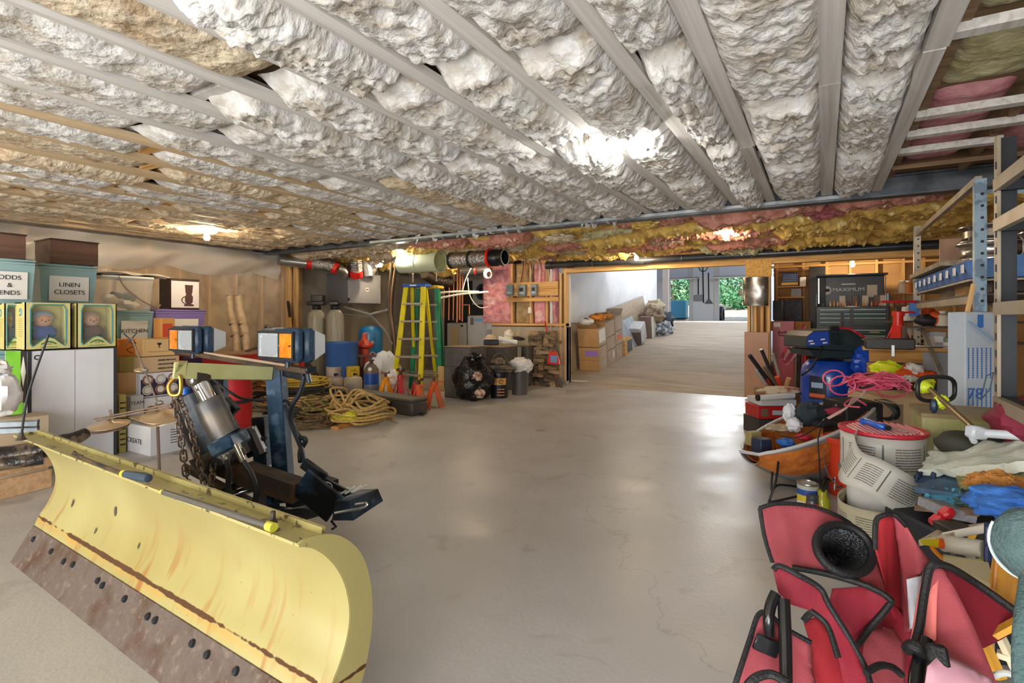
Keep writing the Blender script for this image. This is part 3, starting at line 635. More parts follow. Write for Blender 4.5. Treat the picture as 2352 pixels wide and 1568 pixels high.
b = B(); b.tube(curve([D(700, 862, 2.74), D(690, 900, 2.76), D(672, 930, 2.78), D(668, 960, 2.8), D(685, 1000, 2.8), D(702, 1010, 2.78), D(690, 1035, 2.78), D(690, 1060, 2.74)], 8), .013, 8)
b.tube(curve([D(655, 930, 2.84), D(672, 980, 2.8), D(692, 1030, 2.76), D(702, 1075, 2.7)], 8), .012, 8); b.to('wiring_loom', M_blk, pl, world=True)
b = B(); b.bar(D(696, 1062, 2.68), D(748, 1100, 2.66), .03, .055, b=.006); b.to('plug', M_blk, pl, world=True); b = B(); b.bar(D(512, 920, 2.7), D(540, 948, 2.7), .05, .06, b=.005); b.to('plug', M_blk, pl, world=True)
b = B(); b.tube(curve([D(482, 904, 2.62), D(500, 908, 2.62), D(512, 928, 2.64), D(520, 960, 2.66)], 6), .009, 8); b.tube(curve([D(540, 980, 2.7), D(552, 1000, 2.7), D(556, 1020, 2.7)], 5), .005, 6); b.to('battery_cable', M_rub, pl, world=True)
b = B(); b.bar(D(565, 985, 2.9), D(592, 1042, 2.9), .14, .05, b=.006); b.to('solenoid_cover', mat('cover', '#23272c', .3), pl, world=True)
b = B(); b.bar(D(548, 993, 2.88), D(582, 985, 2.88), .015, .03); b.bar(D(580, 985, 2.88), D(604, 1040, 2.88), .015, .03); b.to('cover_rim', mat('rim_grey', '#9a9a94', .4), pl, world=True)
# A-frame, stand and hitch
WB('cross_tube', M_nrust, (D(495, 1062, 2.75), D(560, 1088, 2.7), .09, .08), (D(560, 1085, 2.7), D(690, 1128, 2.6), .10, .1))
B().tube([D(660, 1110, 2.6), D(700, 1105, 2.6)], .012, 8).to('pin', M_nrust, pl, world=True)
WB('hitch_arm', M_nav, (D(690, 1105, 2.58), D(770, 1170, 2.55), .02, .15), (D(700, 1095, 2.78), D(800, 1150, 2.78), .02, .1))
b = B(); b.hexa([D(762, 1195, 2.5), D(812, 1195, 2.58), D(880, 1150, 2.8), D(828, 1165, 2.85), D(770, 1150, 2.5), D(800, 1150, 2.55), D(868, 1122, 2.8), D(830, 1124, 2.85)]); b.to('hitch_pad', M_nav, pl, world=True, ang=20)
b = B(); b.tube(curve([D(768, 1178, 2.46), D(800, 1172, 2.48), D(835, 1165, 2.55), D(840, 1155, 2.6), D(800, 1160, 2.6)], 5), .006, 8)
for k in range(4): b.tube([D(762 + k * 14, 1140 - k * 3, 2.66), D(800 + k * 14, 1118 - k * 2, 2.9)], .006, 6)
b.to('spring', M_zinc, pl, world=True)
b = B(); b.tube(curve([D(735, 1120, 2.62), D(745, 1108, 2.62), D(760, 1112, 2.62), D(762, 1130, 2.62), D(752, 1140, 2.62)], 6), .004, 6); b.to('ring_wire', M_chrome, pl, world=True)
WB('stand_leg', M_nav, (D(618, 1100, 2.9), D(618, 1166, 2.9), .08), (D(598, 955, 3.05), D(604, 1070, 3.05), .075))
b = B(); b.lathe([(.1, 0), (.1, .01), (.06, .02), (.05, .03)], c=IP @ (G(618, 1178, .02))); b.to('stand_foot', M_nav, pl)
for k in range(4): B().cyl(D(608, 1006 + k * 17, 2.98), D(608, 1006 + k * 17, 2.965), .012, n=8).to('slot_hole', M_rub, pl, world=True)
b = B(); b.bar(D(500, 1168, 2.6), D(700, 1185, 2.8), .1, .05, b=.005); b.bar(D(650, 1190, 2.62), D(755, 1162, 2.9), .09, .05, b=.005); b.bar(D(660, 1158, 2.95), D(760, 1145, 2.95), .04, .06); b.bar(D(720, 1110, 3.1), D(760, 1125, 3.0), .1, .1); b.to('a_frame', M_blk, pl, world=True)
b = B(); b.tube(curve([D(500, 1162, 2.5), D(515, 1130, 2.6), D(570, 1105, 2.8), D(640, 1105, 3.0), D(690, 1120, 3.1)], 8), .02, 10); b.tube(curve([D(520, 1160, 2.45), D(600, 1178, 2.5), D(700, 1170, 2.7), D(740, 1160, 2.9)], 8), .015, 10); b.to('swing_quadrant', M_blk, pl, world=True)
b = B(); b.tube([D(505, 1145, 2.5), D(560, 1128, 2.7), D(590, 1118, 2.8)], .02, 14); b.to('angle_ram', M_chrome, pl, world=True)
B().bar(D(430, 1075, 2.75), D(610, 1170, 2.6), .03, .03).to('push_rod', M_nrust, pl, world=True)
B().bar(IP and D(470, 1180, 2.35), D(560, 1190, 2.45), .08, .06, b=.01).to('blade_pivot', M_blk, pl, world=True)
B().tube([D(760, 1195, 2.6), D(772, 1210, 2.6), D(762, 1215, 2.6)], .006, 6).to('lynch_pin', M_blk, pl, world=True)
# chains
lk = B().tube([(.011 * math.cos(t) * 1.0, 0, (.012 if math.sin(t) > 0 else -.012) + .011 * math.sin(t)) for t in [2 * pi * k / 14 for k in range(14)]], .0036, 6, True).mesh('link', mat('chain_steel', '#54493f', .45, .5, c2='#7a6450', ns=20))
def chain(pts, step=.031, sc_=1.0):
    c = bpy.data.objects.new('chain', None); COL.objects.link(c); c.parent = pl
    q = curve([IP @ p for p in pts], 30); acc = 0; k = 0; last = q[0]; pos = [q[0]]
    for a, b_ in zip(q, q[1:]):
        acc += (b_ - a).length
        if acc >= step: pos.append(b_); acc = 0
    for a, b_ in zip(pos, pos[1:]):
        M = (b_ - a).to_track_quat('Z', 'Y').to_matrix().to_4x4() @ Matrix.Rotation((k % 2) * pi / 2 + .3, 4, 'Z'); k += 1
        inst('link', lk, c, (a + b_) / 2, M.to_euler(), (sc_,) * 3)
chain([D(400, 905, 2.45), D(412, 980, 2.44), D(422, 1050, 2.42), D(436, 1140, 2.38)], sc_=1.15)
chain([D(408, 900, 2.47), D(440, 990, 2.46), D(462, 1080, 2.44), D(478, 1135, 2.4)], sc_=1.15)
chain([D(490, 1065, 2.6), D(486, 1105, 2.52), D(480, 1145, 2.42)], sc_=1.15)
b = B(); b.tube(curve([D(410, 862, 2.44), D(388, 882, 2.44), D(392, 905, 2.44), D(412, 905, 2.44), D(416, 880, 2.44)], 6, True), .009, 8, True); b.to('shackle', mat('brass', '#a8873f', .35, .8), pl, world=True)
# brush / pry handle lying on the ledge
u0, u1, u2 = G(170, 1043, .64), G(282, 1087, .645), G(341, 1098, .65)
t = thing('hand_tool', 'long thin hand tool with black and yellow grip lying on the yellow blade ledge', 'tool', (u0.x, u0.y, .636))
b = B(); b.tube(curve([u0 + V((0, 0, .01)), u0 * .8 + u1 * .2, u1], 6), [.006] * 13, 8); b.bar(u0, u0 * .85 + u1 * .15, .02, .008); b.to('shaft', M_nrust, t, world=True)
b = B(); b.tube([u1, u1 * .9 + u2 * .1], .0125, 14); b.to('ferrule', mat('ferrule_yellow', '#d9c22c', .4), t, world=True)
b = B(); b.tube([u1 * .9 + u2 * .1, u1 * .6 + u2 * .4, u1 * .2 + u2 * .8, u2, u2 * 1.02 - u1 * .02], [.012, .014, .016, .014, .006], 14); b.to('grip', mat('grip_navy', '#2a3a4a', .5), t, world=True)
# ================================================================ LEFT SIDE STORAGE
PAPER = plain('#e9e8e4', .7); INK = plain('#1b1b1d', .6); CARD = mat('cardboard', '#c39c6b', .85, c2='#b58d5d', ns=3); CARDL = mat('cardboard_light', '#cdb08a', .85, c2='#bda07a', ns=3)
TEAL = mat('teal_bin_plastic', '#93b3b6', .35, c2='#8aabb0', ns=2); WHT = mat('white_carton', '#dfe0e4', .7, c2='#d0d2d8', ns=2); TAPE = plain('#c9b188', .25)
FOIL = mat('foil', '#b9b6b2', .22, .95, bump=2.5, bs=40); RED = plain('#c01f26', .35); REDT = plain('#d8261c', .4)
def bin_(P, s, m, name, label, lines=None, ts=.05, group=None, lidm=None, rz=pi / 2, content=None):
    w_, d, h = s; t = thing(name, label, 'bin', P, rz, group); k = .9
    b = B(); w0, d0 = w_ * .86, d * .86; o = []
    for (ww, dd, z) in ((w0, d0, 0), (w_ * .96, d * .96, h - .045)):
        o += [(-ww / 2, -dd / 2, z), (ww / 2, -dd / 2, z), (ww / 2, dd / 2, z), (-ww / 2, dd / 2, z)]
    b.hexa(o); b.to('body', m, t, ang=20)
    b = B(); b.box((0, 0, h - .035), (w_ * .985, d * .985, .03), b=.008); b.box((0, 0, h - .01), (w_, d, .02), b=.006); b.box((0, 0, h + .004), (w_ * .85, d * .8, .012), b=.004); b.to('lid', lidm or m, t)
    if lines:
        y = -d * .465; pw, ph = w_ * .66, h * .58
        c = h * .44; tilt = math.atan2(d * .05, h)
        lb = B().box((0, 0, 0), (pw, .003, ph), rot=Matrix.Rotation(tilt, 4, 'X')).to('paper_label', PAPER, t, ang=0); lb.location = (0, y - .012 + .0, c)
        n = len(lines)
        for i, s_ in enumerate(lines):
            text(s_, t, (0, y - .02, c + (n - 1) * ts * .62 - i * ts * 1.24), ts, INK, rot=(pi / 2 + tilt, 0, 0), sx=1.05)
    return t
def carton(P, s, label, m=CARD, rz=pi / 2, name='carton', cat='box', tape=True, group=None, open_=False, b_=.004):
    w_, d, h = s; t = thing(name, label, cat, P, rz, group)
    if open_:
        b = B(); e = .006
        for c, z in (((0, -d / 2, h / 2), (w_, e, h)), ((0, d / 2, h / 2), (w_, e, h)), ((-w_ / 2, 0, h / 2), (e, d, h)), ((w_ / 2, 0, h / 2), (e, d, h)), ((0, 0, e), (w_, d, e))): b.box(c, z)
        b.to('body', m, t, ang=0)
        for sx in (-1, 1):
            b = B(); b.box((0, 0, 0), (w_ * .3, d, .004)); f = b.to('flap', m, t, ang=0); f.location = (sx * (w_ / 2 + w_ * .13), 0, h + .02); f.rotation_euler = (0, sx * -.35, 0)
    else:
        B().box((0, 0, h / 2), (w_, d, h), b=b_).to('body', m, t)
        if tape:
            b = B(); b.box((0, 0, h + .001), (w_ if w_ > d else .05, d if w_ <= d else .05, .002)); b.to('tape', TAPE, t, ang=0)
    return t
# big white flat-pack carton, green and black end
Pw, Sw = xf(63, 268, 798, None, -5.32, .46)
t = carton(Pw, Sw, 'large white carton with a green and black end panel by the left wall', WHT, tape=False, b_=.006)
hw_, hd, hh = Sw[0] / 2, Sw[1] / 2, Sw[2]
B().box((-hw_ - .002, .02, hh / 2), (.004, hd * 2 - .1, hh - .01)).to('green_end', mat('lime_print', '#74c32c', .5), t, ang=0)
B().box((-hw_ - .003, -hd + .06, hh - .2), (.004, .11, .4)).to('black_panel', INK, t, ang=0)
for x, wd in ((-hw_ + .012, .024), (hw_ - .012, .024)): B().box((x, -hd - .002, hh / 2), (wd, .004, hh)).to('dark_edge', plain('#35373b', .5), t, ang=0)
B().box((0, 0, hh + .001), (hw_ * 2, hd * 2, .003)).to('top_edge', plain('#35373b', .5), t, ang=0)
B().box((.0, -hd - .001, hh / 2), (.003, .002, hh)).to('panel_seam', plain('#9a9da3', .6), t, ang=0)
b = B(); b.tube([(-hw_ + .06 + .018 * math.cos(a), -hd - .002, hh - .05 + .016 * math.sin(a)) for a in [k * .5 for k in range(11)]], .004, 5); b.to('recycling_mark', INK, t)
b = B(); b.prism([(-.05, 0), (0, .12), (.05, 0), (0, -.12)], -.001, .001, Matrix.Translation((-hw_ - .006, -hd + .06, hh - .16)) @ Matrix.Rotation(-pi / 2, 4, 'Z')); b.to('white_diamond', PAPER, t, ang=0)
for k, z in enumerate((.25, .42)): 
    b = B(); b.tube([(-hw_ - .006, -hd + .05 + .03 * math.cos(a), z + .04 * math.sin(a)) for a in [j * .55 for j in range(11)]], .005, 5); b.to('black_symbol', INK, t)
zt = Sw[2]
# doll boxes
DB = mat('doll_box_cream', '#d8cf8a', .6, c2='#cfc47c', ns=4); DGRN = plain('#2f7d4a', .5); DBLU = plain('#4a93b8', .5)
def dollbox(P, s, label, skin, dress, hat):
    w_, d, h = s; t = thing('doll_box', label, 'doll box', P, pi / 2, 'boxed dolls on the white carton')
    b = B(); e = .008; y0 = -d / 2
    b.box((-w_ / 2 + e / 2, 0, h / 2), (e, d, h)); b.box((w_ / 2 - e / 2, 0, h / 2), (e, d, h)); b.box((0, d / 2 - e / 2, h / 2), (w_, e, h)); b.box((0, 0, e / 2), (w_, d, e)); b.box((0, .03, h - e / 2), (w_, d - .06, e))
    b.to('body', DB, t, ang=0)
    # front frame with the arched foot
    ww = w_ * .36; b = B()
    inner = [(-ww, h * .16), (-ww * .9, h * .1), (-ww * .75, h * .13), (-ww * .3, h * .25), (0, h * .28), (ww * .3, h * .25), (ww * .75, h * .13), (ww * .9, h * .1), (ww, h * .16), (ww, h * .84), (ww * .86, h * .94), (-ww * .86, h * .94), (-ww, h * .84)]
    outer = [(-w_ / 2, h * .1), (-w_ / 2, 0), (-w_ * .35, 0), (-w_ * .15, 0), (0, 0), (w_ * .15, 0), (w_ * .35, 0), (w_ / 2, 0), (w_ / 2, h * .1), (w_ / 2, h * .84), (w_ / 2, h), (-w_ / 2, h), (-w_ / 2, h * .84)]
    n = len(inner); vs = [(x, y0, z) for x, z in outer] + [(x, y0, z) for x, z in inner] + [(x, y0 + .006, z) for x, z in outer] + [(x, y0 + .006, z) for x, z in inner]
    fs = []
    for i in range(n):
        j = (i + 1) % n; fs += [(i, j, n + j, n + i), (2 * n + i, 3 * n + i, 3 * n + j, 2 * n + j), (n + i, n + j, 3 * n + j, 3 * n + i), (i, 2 * n + i, 2 * n + j, j)]
    b.add(vs, fs); b.to('front_frame', DB, t, ang=0)
    for m, k in ((DGRN, 1.03), (DBLU, 1.09)): B().tube([(x * k, y0 - .002, h * .5 + (z - h * .5) * (1 + (k - 1) * .7)) for x, z in inner], .0028, 5, True).to('printed_border', m, t)
    text('', t, (0, 0, 0), .01, INK) if False else None
    b = B(); b.tube([(-.05 + .012 * k, y0 - .002, h * .12 + .022 * math.sin(k / 8 * pi)) for k in range(9)], .005, 5); b.to('green_arch_lettering', DGRN, t)
    scrib(t, -.055, .055, h * .035, h * .085, y0 - .001, plain('#2f8a5a', .5), 1, 3)
    scrib(t, -.02, .02, h * .1, h * .16, y0 - .001, INK, 2, 4)
    # side print
    b = B()
    for k in range(9): b.box((-w_ / 2 - .001, -d * .1, h * (.3 + k * .045)), (.002, d * .4, h * .01))
    b.to('side_print', plain('#a9a06a', .6), t, ang=0)
    b = B(); b.tube([(-w_ / 2 - .002, .02 * math.cos(a) - .02, h * .8 + .028 * math.sin(a)) for a in [k * .7 for k in range(9)]], .004, 5); b.to('side_emblem', DBLU, t)
    # doll
    dl = B(); dl.blob((0, .02, h * .62), (w_ * .2, .055, h * .15), .04, 2, 1); dl.to('doll_head', plain(skin, .6), t)
    dl = B(); dl.blob((0, .02, h * .36), (w_ * .3, .06, h * .17), .2, 3, 2); dl.to('doll_dress', mat('dress' + dress, dress, .8, bump=.6, bs=30), t)
    dl = B(); dl.blob((0, .045, h * .68), (w_ * .26, .06, h * .15), .12, 4, 3); dl.to('doll_bonnet', mat('bonnet' + hat, hat, .85, bump=.8, bs=40), t)
    dl = B(); [dl.blob((sx * w_ * .07, -.033, h * .63), (.006, .004, .006)) for sx in (-1, 1)]; dl.blob((0, -.038, h * .6), (.008, .006, .006)); dl.to('doll_face', plain('#5a3526', .5), t)
    B().box((0, y0 + .008, h * .52), (ww * 2.02, .002, h * .86)).to('window_film', mat('clear_film', '#e8f2f4', .05, alpha=.05), t, ang=0)
    return t
P, s = xf(57, 164, 697, None, -5.38, .2); hD = s[2] - zt
for a, c, lb, sk, dr, ht in ((57, 164, 'cream doll box with a blue-dressed doll behind its arched window', '#d9a27a', '#2f4f9a', '#9db3d6'), (176, 268, 'cream doll box with a brown-dressed doll, right of the blue one', '#d9a88a', '#6a4a3c', '#b9a08e')):
    P, s = xf(a, c, 700, None, -5.38, .2); dollbox((P[0], P[1], zt + .003), (s[0], .2, hD), lb, sk, dr, ht)
P, s = xf(36, 57, 700, None, -5.5, .2); dollbox((P[0] - .05, P[1] - .02, zt + .003), (.12, .2, hD * .98), 'narrow cream doll box at the left end of the row, mostly its printed side', '#d9a27a', '#4a6a9a', '#b9b9c9')
# teal bins
def stackbin(px0, px1, pt, X, dep, lab, lines, ts, n, hb=None, m=TEAL, tone=None):
    P, s = xf(px0, px1, pt, None, X, dep); h = hb; z = s[2] - h
    bin_((P[0], P[1], z), (s[0], dep, h), m, 'storage_bin', lab, lines, ts)
    k = 0
    while z > .12 and k < n:
        hh = min(h, z); z -= hh; k += 1
        bin_((P[0] - .01, P[1], z), (s[0] * .98, dep, hh - .01), m, 'storage_bin', 'teal bin %s below the %s' % (('directly', 'second', 'third', 'fourth')[k - 1], lab.split(',')[0].replace('a handwritten label', 'the long name')), ['T'] if k == 1 and px0 < 0 else None, .06)
stackbin(-45, 84, 598, -5.9, .42, 'teal bin labelled ODDS & ENDS, at the left edge', ['ODDS', '&', 'ENDS'], .052, 3, .4)
stackbin(88, 226, 613, -6.3, .42, 'teal bin labelled LINEN CLOSETS, under the brown wooden box', ['LINEN', 'CLOSETS'], .058, 3, .41)
stackbin(262, 354, 715, -6.75, .4, 'pale teal bin labelled KITCHEN, right of the doll boxes', ['KITCHEN'], .062, 2, .4)
stackbin(356, 474, 712, -7.0, .4, 'purple-lidded bin with a handwritten label, under the coffee maker box', ['MINNIE\'S'], .05, 2, .42, mat('purple_bin', '#8273b5', .4, c2='#6f619f', ns=2))
WALN = wood('walnut_laminate', '#6f5242', '#523a2d', 0, .5, 14)
for a, c, pt, pb, X, lb in ((-30, 60, 543, 597, -5.9, 'brown walnut-grain wooden box on the ODDS & ENDS bin'), (116, 226, 561, 612, -6.3, 'brown walnut-grain wooden box on the LINEN CLOSETS bin')):
    P, s = xf(a, c, pt, pb, X, .36); t = thing('wooden_box', lb, 'box', (P[0], P[1], P[2] + .005), pi / 2)
    B().box((0, 0, s[2] / 2), s, b=.004).to('body', WALN, t); B().box((0, 0, s[2] + .004), (s[0] + .015, s[1] + .015, .014), b=.004).to('lid', plain('#3a2b25', .4), t)
# clear bin with clothing on top
P, s = xf(235, 352, 642, 714, -6.7, .4); t = thing('clear_bin', 'clear plastic bin of pale things on the KITCHEN bin, a grey jacket draped over it', 'bin', P, pi / 2)
w_, d, h = s; b = B(); o = []
for (ww, dd, z) in ((w_ * .9, d * .9, 0), (w_, d, h)): o += [(-ww / 2, -dd / 2, z), (ww / 2, -dd / 2, z), (ww / 2, dd / 2, z), (-ww / 2, dd / 2, z)]
b.hexa(o); b.to('body', mat('clear_plastic', '#dcdcd4', .12, alpha=.3), t, ang=20)
B().box((0, 0, h + .01), (w_ * 1.04, d * 1.04, .03), b=.008).to('lid', plain('#cfd2d0', .4), t)
for k in range(7):
    B().blob((R.uniform(-.18, .2), R.uniform(-.12, -.05), R.uniform(.05, h * .5)), (.08, .06, .05), .3, 3, k, 12, 8).to('stored_item', plain(R.choice(['#d8cdbd', '#4b5058', '#c9b79c', '#e3ded6']), .8), t)
b = B(); Pj, sj = xf(225, 388, 625, 648, -6.68, .4)
b.sheet(lambda u, v: (-.36 + .8 * u, -.2 + .36 * v, h + .035 + .05 * math.sin(pi * u) * (.6 + .4 * math.sin(v * 9 + u * 8)) + .02 * NZ.noise(V((u * 5, v * 5, 2)))), 30, 16, .006)
tj = thing('jacket', 'crumpled pale and dark jacket lying on the clear bin', 'jacket', P, pi / 2); b.to('cloth', mat('jacket_cloth', '#cfc4b6', .8, c2='#3d434c', ns=3, lo=.5, hi=.56), tj)
B().tube(curve([(-.1, -.2, h + .02), (-.05, -.24, h * .7), (.1, -.24, h * .35), (.26, -.24, h * .12), (.32, -.22, h * .2)], 6), .008, 6).to('strap', plain('#8a7462', .7), tj)
# coffee maker box
P, s = xf(392, 458, 643, 711, -7.0, .27); t = carton((P[0], P[1], P[2] + .004), s, 'white and dark carton picturing a coffee maker, on the purple-lidded bin', plain('#3a2a24', .6), tape=False)
w_, d, h = s
B().box((0, -d / 2 - .002, h / 2), (w_ * .96, .003, h * .9)).to('front_print', plain('#e6dfe0', .5), t, ang=0)
B().box((0, -d / 2 - .003, h * .95), (w_ * .96, .003, h * .06)).to('top_band', plain('#3a2a24', .6), t, ang=0)
B().lathe([(.0, 0), (.07, 0), (.075, .02), (.03, .03), (.055, .05), (.06, .12), (.04, .15), (.05, .17), (.06, .27), (0, .27)], c=(w_ * .12, -d / 2 - .004, h * .1), n=14, sy=.05, sx=w_ * 2.4).to('pictured_coffee_maker', plain('#4a332c', .5), t)
B().tube([(w_ * .12 - w_ * .2 * math.sin(a) - w_ * .05, -d / 2 - .005, h * .3 + .05 * math.cos(a)) for a in [k * pi / 8 for k in range(9)]], .006, 5).to('pictured_handle', plain('#4a332c', .5), t)
# carton column right of the white carton
OLV = mat('olive_carton', '#9a8a4a', .8); ORG = mat('orange_carton', '#d07a2a', .7)
def xcart(a, c, t_, b_, X, dep, lab, m=CARD, z=None, **k):
    P, s = xf(a, c, t_, b_, X, dep)
    if b_ is None: P = (P[0], P[1], 0)
    return carton(P, s, lab, m, **k), s
Pq, sq = xf(345, 428, 968, None, -5.0, .45)
t = carton(Pq, sq, 'white carton with handwriting, flaps up, on the floor behind the plow', WHT, tape=False)
scrib(t, sq[0] * .05, sq[0] * .35, sq[2] * .3, sq[2] * .85, -sq[1] / 2 - .001, INK, 6, 3); 
text('CREATE', t, (-sq[0] / 2 - .002, .04, sq[2] * .42), .06, INK, rot=(pi / 2, 0, -pi / 2), sx=1.2)
f = B().box((0, 0, 0), (sq[0] * .95, .28, .004)).to('flap', plain('#d8b990', .8), t, ang=0); f.location = (.0, .02, sq[2] + .03); f.rotation_euler = (.12, .05, .1)
NAVY = plain('#262a52', .5); CUP = plain('#d8d3cc', .3); CUPD = plain('#8a5a3a', .4)
zc = sq[2] + .01
def cupbox(a, c, t_, b_, lab):
    (tt, s) = xcart(a, c, t_, b_, -5.52, .3, lab, plain('#dcdde4', .6), tape=False); w_, d, h = s
    B().box((0, -d / 2 - .001, h * .4), (w_ * .98, .003, h * .7)).to('navy_panel', NAVY, tt, ang=0)
    for i in range(3):
        for j in range(2):
            q = (-w_ * .32 + i * w_ * .32, -d / 2 - .004, h * .3 + j * h * .42)
            B().tube([(q[0] + w_ * .12 * math.cos(g), q[1], q[2] + w_ * .12 * math.sin(g)) for g in [k * pi / 6 for k in range(12)]], w_ * .022, 5, True).to('pictured_cup', CUPD if (i + j) % 2 else plain('#bfb5ab', .3), tt)
            B().cyl((q[0], q[1], q[2]), (q[0], q[1] - .002, q[2]), w_ * .09, n=12).to('pictured_saucer', CUP, tt)
cupbox(330, 418, 905, None, 'white and navy carton printed with cups, lower of two behind the white carton')
cupbox(322, 412, 851, 904, 'white and navy carton printed with cups, upper of two under the tan cartons')
tt, s = xcart(300, 330, 906, None, -5.5, .25, 'grey printed carton reading TEAM beside the cup cartons', plain('#c2c6c6', .6), tape=False); text('TEAM', tt, (0, -s[1] / 2 - .001, s[2] * .85), .045, NAVY)
tt, s = xcart(274, 290, 905, None, -5.36, .2, 'tall narrow olive carton standing right of the big white carton', OLV, tape=False); scrib(tt, -s[0] * .4, s[0] * .4, .05, s[2] - .05, -s[1] / 2 - .001, INK, 9, 9)
xcart(272, 318, 853, 905, -5.6, .25, 'brown carton with a white wedge, above the olive carton', CARD)
tt, s = xcart(275, 322, 817, 852, -5.62, .25, 'olive carton beside the goblet carton', OLV, tape=False)
tt, s = xcart(272, 326, 778, 816, -5.66, .22, 'orange carton with a dark curling drawing', ORG, tape=False); B().tube(curve([(.0, -s[1] / 2 - .002, s[2] * .8), (.03, -s[1] / 2 - .002, s[2] * .6), (-.03, -s[1] / 2 - .002, s[2] * .4), (.02, -s[1] / 2 - .002, s[2] * .15)], 6), .003, 5).to('drawing', INK, tt)
tt, s = xcart(322, 412, 816, 850, -5.5, .32, 'tan carton stamped with dark lettering, under the goblet carton', CARDL, tape=False); scrib(tt, -.02, s[0] * .4, s[2] * .1, s[2] * .9, -s[1] / 2 - .001, INK, 3, 5)
tt, s = xcart(328, 402, 777, 815, -5.52, .3, 'light tan carton printed with a small goblet', plain('#d8b27a', .8), tape=False)
B().lathe([(.016, 0), (.004, .005), (.004, .02), (.018, .03), (.02, .045)], c=(0, -s[1] / 2 - .001, s[2] * .5), n=10, sy=.1).to('goblet_print', INK, tt); scrib(tt, -.09, .09, s[2] * .2, s[2] * .32, -s[1] / 2 - .001, plain('#8f7448', .6), 1, 8)
Pq, s = xf(372, 402, 730, 776.5, -5.6, .16); tt = carton(Pq, s, 'small open tan box with a red front leaning before the purple bin', plain('#d79a52', .8), tape=False); B().box((-.01, -s[1] / 2 - .002, s[2] * .4), (s[0] * .75, .003, s[2] * .65)).to('red_panel', plain('#cf4a2c', .6), tt, ang=0)
# lower left: white sack, metal bars, wrapped roll, plank crate
t = thing('plastic_sack', 'knotted white plastic sack at the left edge by the green carton end', 'bag', (-5.4, 1.25, 0), 0)
PB = mat('white_poly', '#e6e5e6', .35, bump=1.5, bs=8)
P = D(0, 905, 3.9); B().blob((0, 0, 0), (.14, .12, .16), .25, 2, 4, 24, 16).to('sack', PB, t); t.location = P; W[t] = Matrix.Translation(P)
B().blob((.0, 0, .17), (.08, .06, .07), .5, 3, 5, 16, 10).to('knot', PB, t); B().tube(curve([(.06, -.1, .05), (.09, -.09, .1), (.11, -.08, .06), (.12, -.07, 0)], 5), .006, 5).to('black_mark', INK, t)
P = D(0, 1000, 3.85)
tt = thing('carton', 'dark-lined grey carton under the white plastic sack', 'box', (P.x, P.y, 0), pi / 2); B().box((0, 0, .235), (.5, .2, .47), b=.004).to('body', plain('#b5a68c', .8), tt)
for k, (y0, y1) in enumerate(((975, 984), (990, 999))):
    a, c = D(-60, y1 - 8, 3.35), D(86, y0 - 4, 3.55); tt = thing('aluminium_bar', ('upper', 'lower')[k] + ' of two shiny aluminium bars stacked left of the plow marker', 'bar', c, 0)
    B().bar(a, c, .06, .035, b=.003).to('bar', mat('aluminium', '#b9c3cb', .3, .7, c2='#9aa5ae', ns=12), tt, world=True); B().bar(c, c + (c - a).normalized() * .01, .066, .04).to('end_cap', INK, tt, world=True)
tt = thing('plank_crate', 'low crate of pale planks on the floor behind the blade at left', 'crate', (G(40, 1130).x, G(40, 1130).y, 0), 0)
a0, c0 = G(-60, 1162), G(118, 1118)
PLK = wood('pale_plank', '#c9a47c', '#b38d63', 0)
dirn = (c0 - a0).normalized(); nn = V((-dirn.y, dirn.x, 0))
for i, (z0_, z1_) in enumerate(((0, .13), (.15, .27))):
    B().bar(a0 + V((0, 0, (z0_ + z1_) / 2)), c0 + V((0, 0, (z0_ + z1_) / 2)), .02, z1_ - z0_, b=.003).to('plank', PLK, tt, world=True)
B().bar(a0 + nn * .16 + V((0, 0, .26)), c0 + nn * .16 + V((0, 0, .26)), .3, .02).to('plank', wood('yellow_plank', '#d8a35c', '#b98644', 0), tt, world=True)
text('CIA', tt, IP and (W[tt].inverted() @ (G(20, 1110, .06) )), .03, INK, rot=(pi / 2, 0, math.atan2(dirn.y, dirn.x)))
tt = thing('wrapped_roll', 'long black plastic-wrapped roll lying behind the plow blade at left', 'roll', (G(60, 1060).x, G(60, 1060).y, 0), 0)
BP = mat('black_poly', '#24211f', .22, c2='#6b5c47', ns=6, lo=.52, hi=.6, bump=2, bs=12)
B().tube(curve([D(-60, 1050, 3.3), D(20, 1045, 3.4), D(100, 1030, 3.5), D(160, 1012, 3.6), D(205, 990, 3.7)], 6), [.06] * 18 + [.055, .05, .045, .042, .04, .035, .012], 14).to('wrap', BP, tt, world=True)
for k, (a, c, r_) in enumerate((((D(-60, 1075, 3.25), D(100, 1052, 3.45), .04)), (D(-60, 1062, 3.3), D(90, 1036, 3.5), .035))):
    B().tube([a, c], r_, 12).to('inner_roll', BP, tt, world=True)
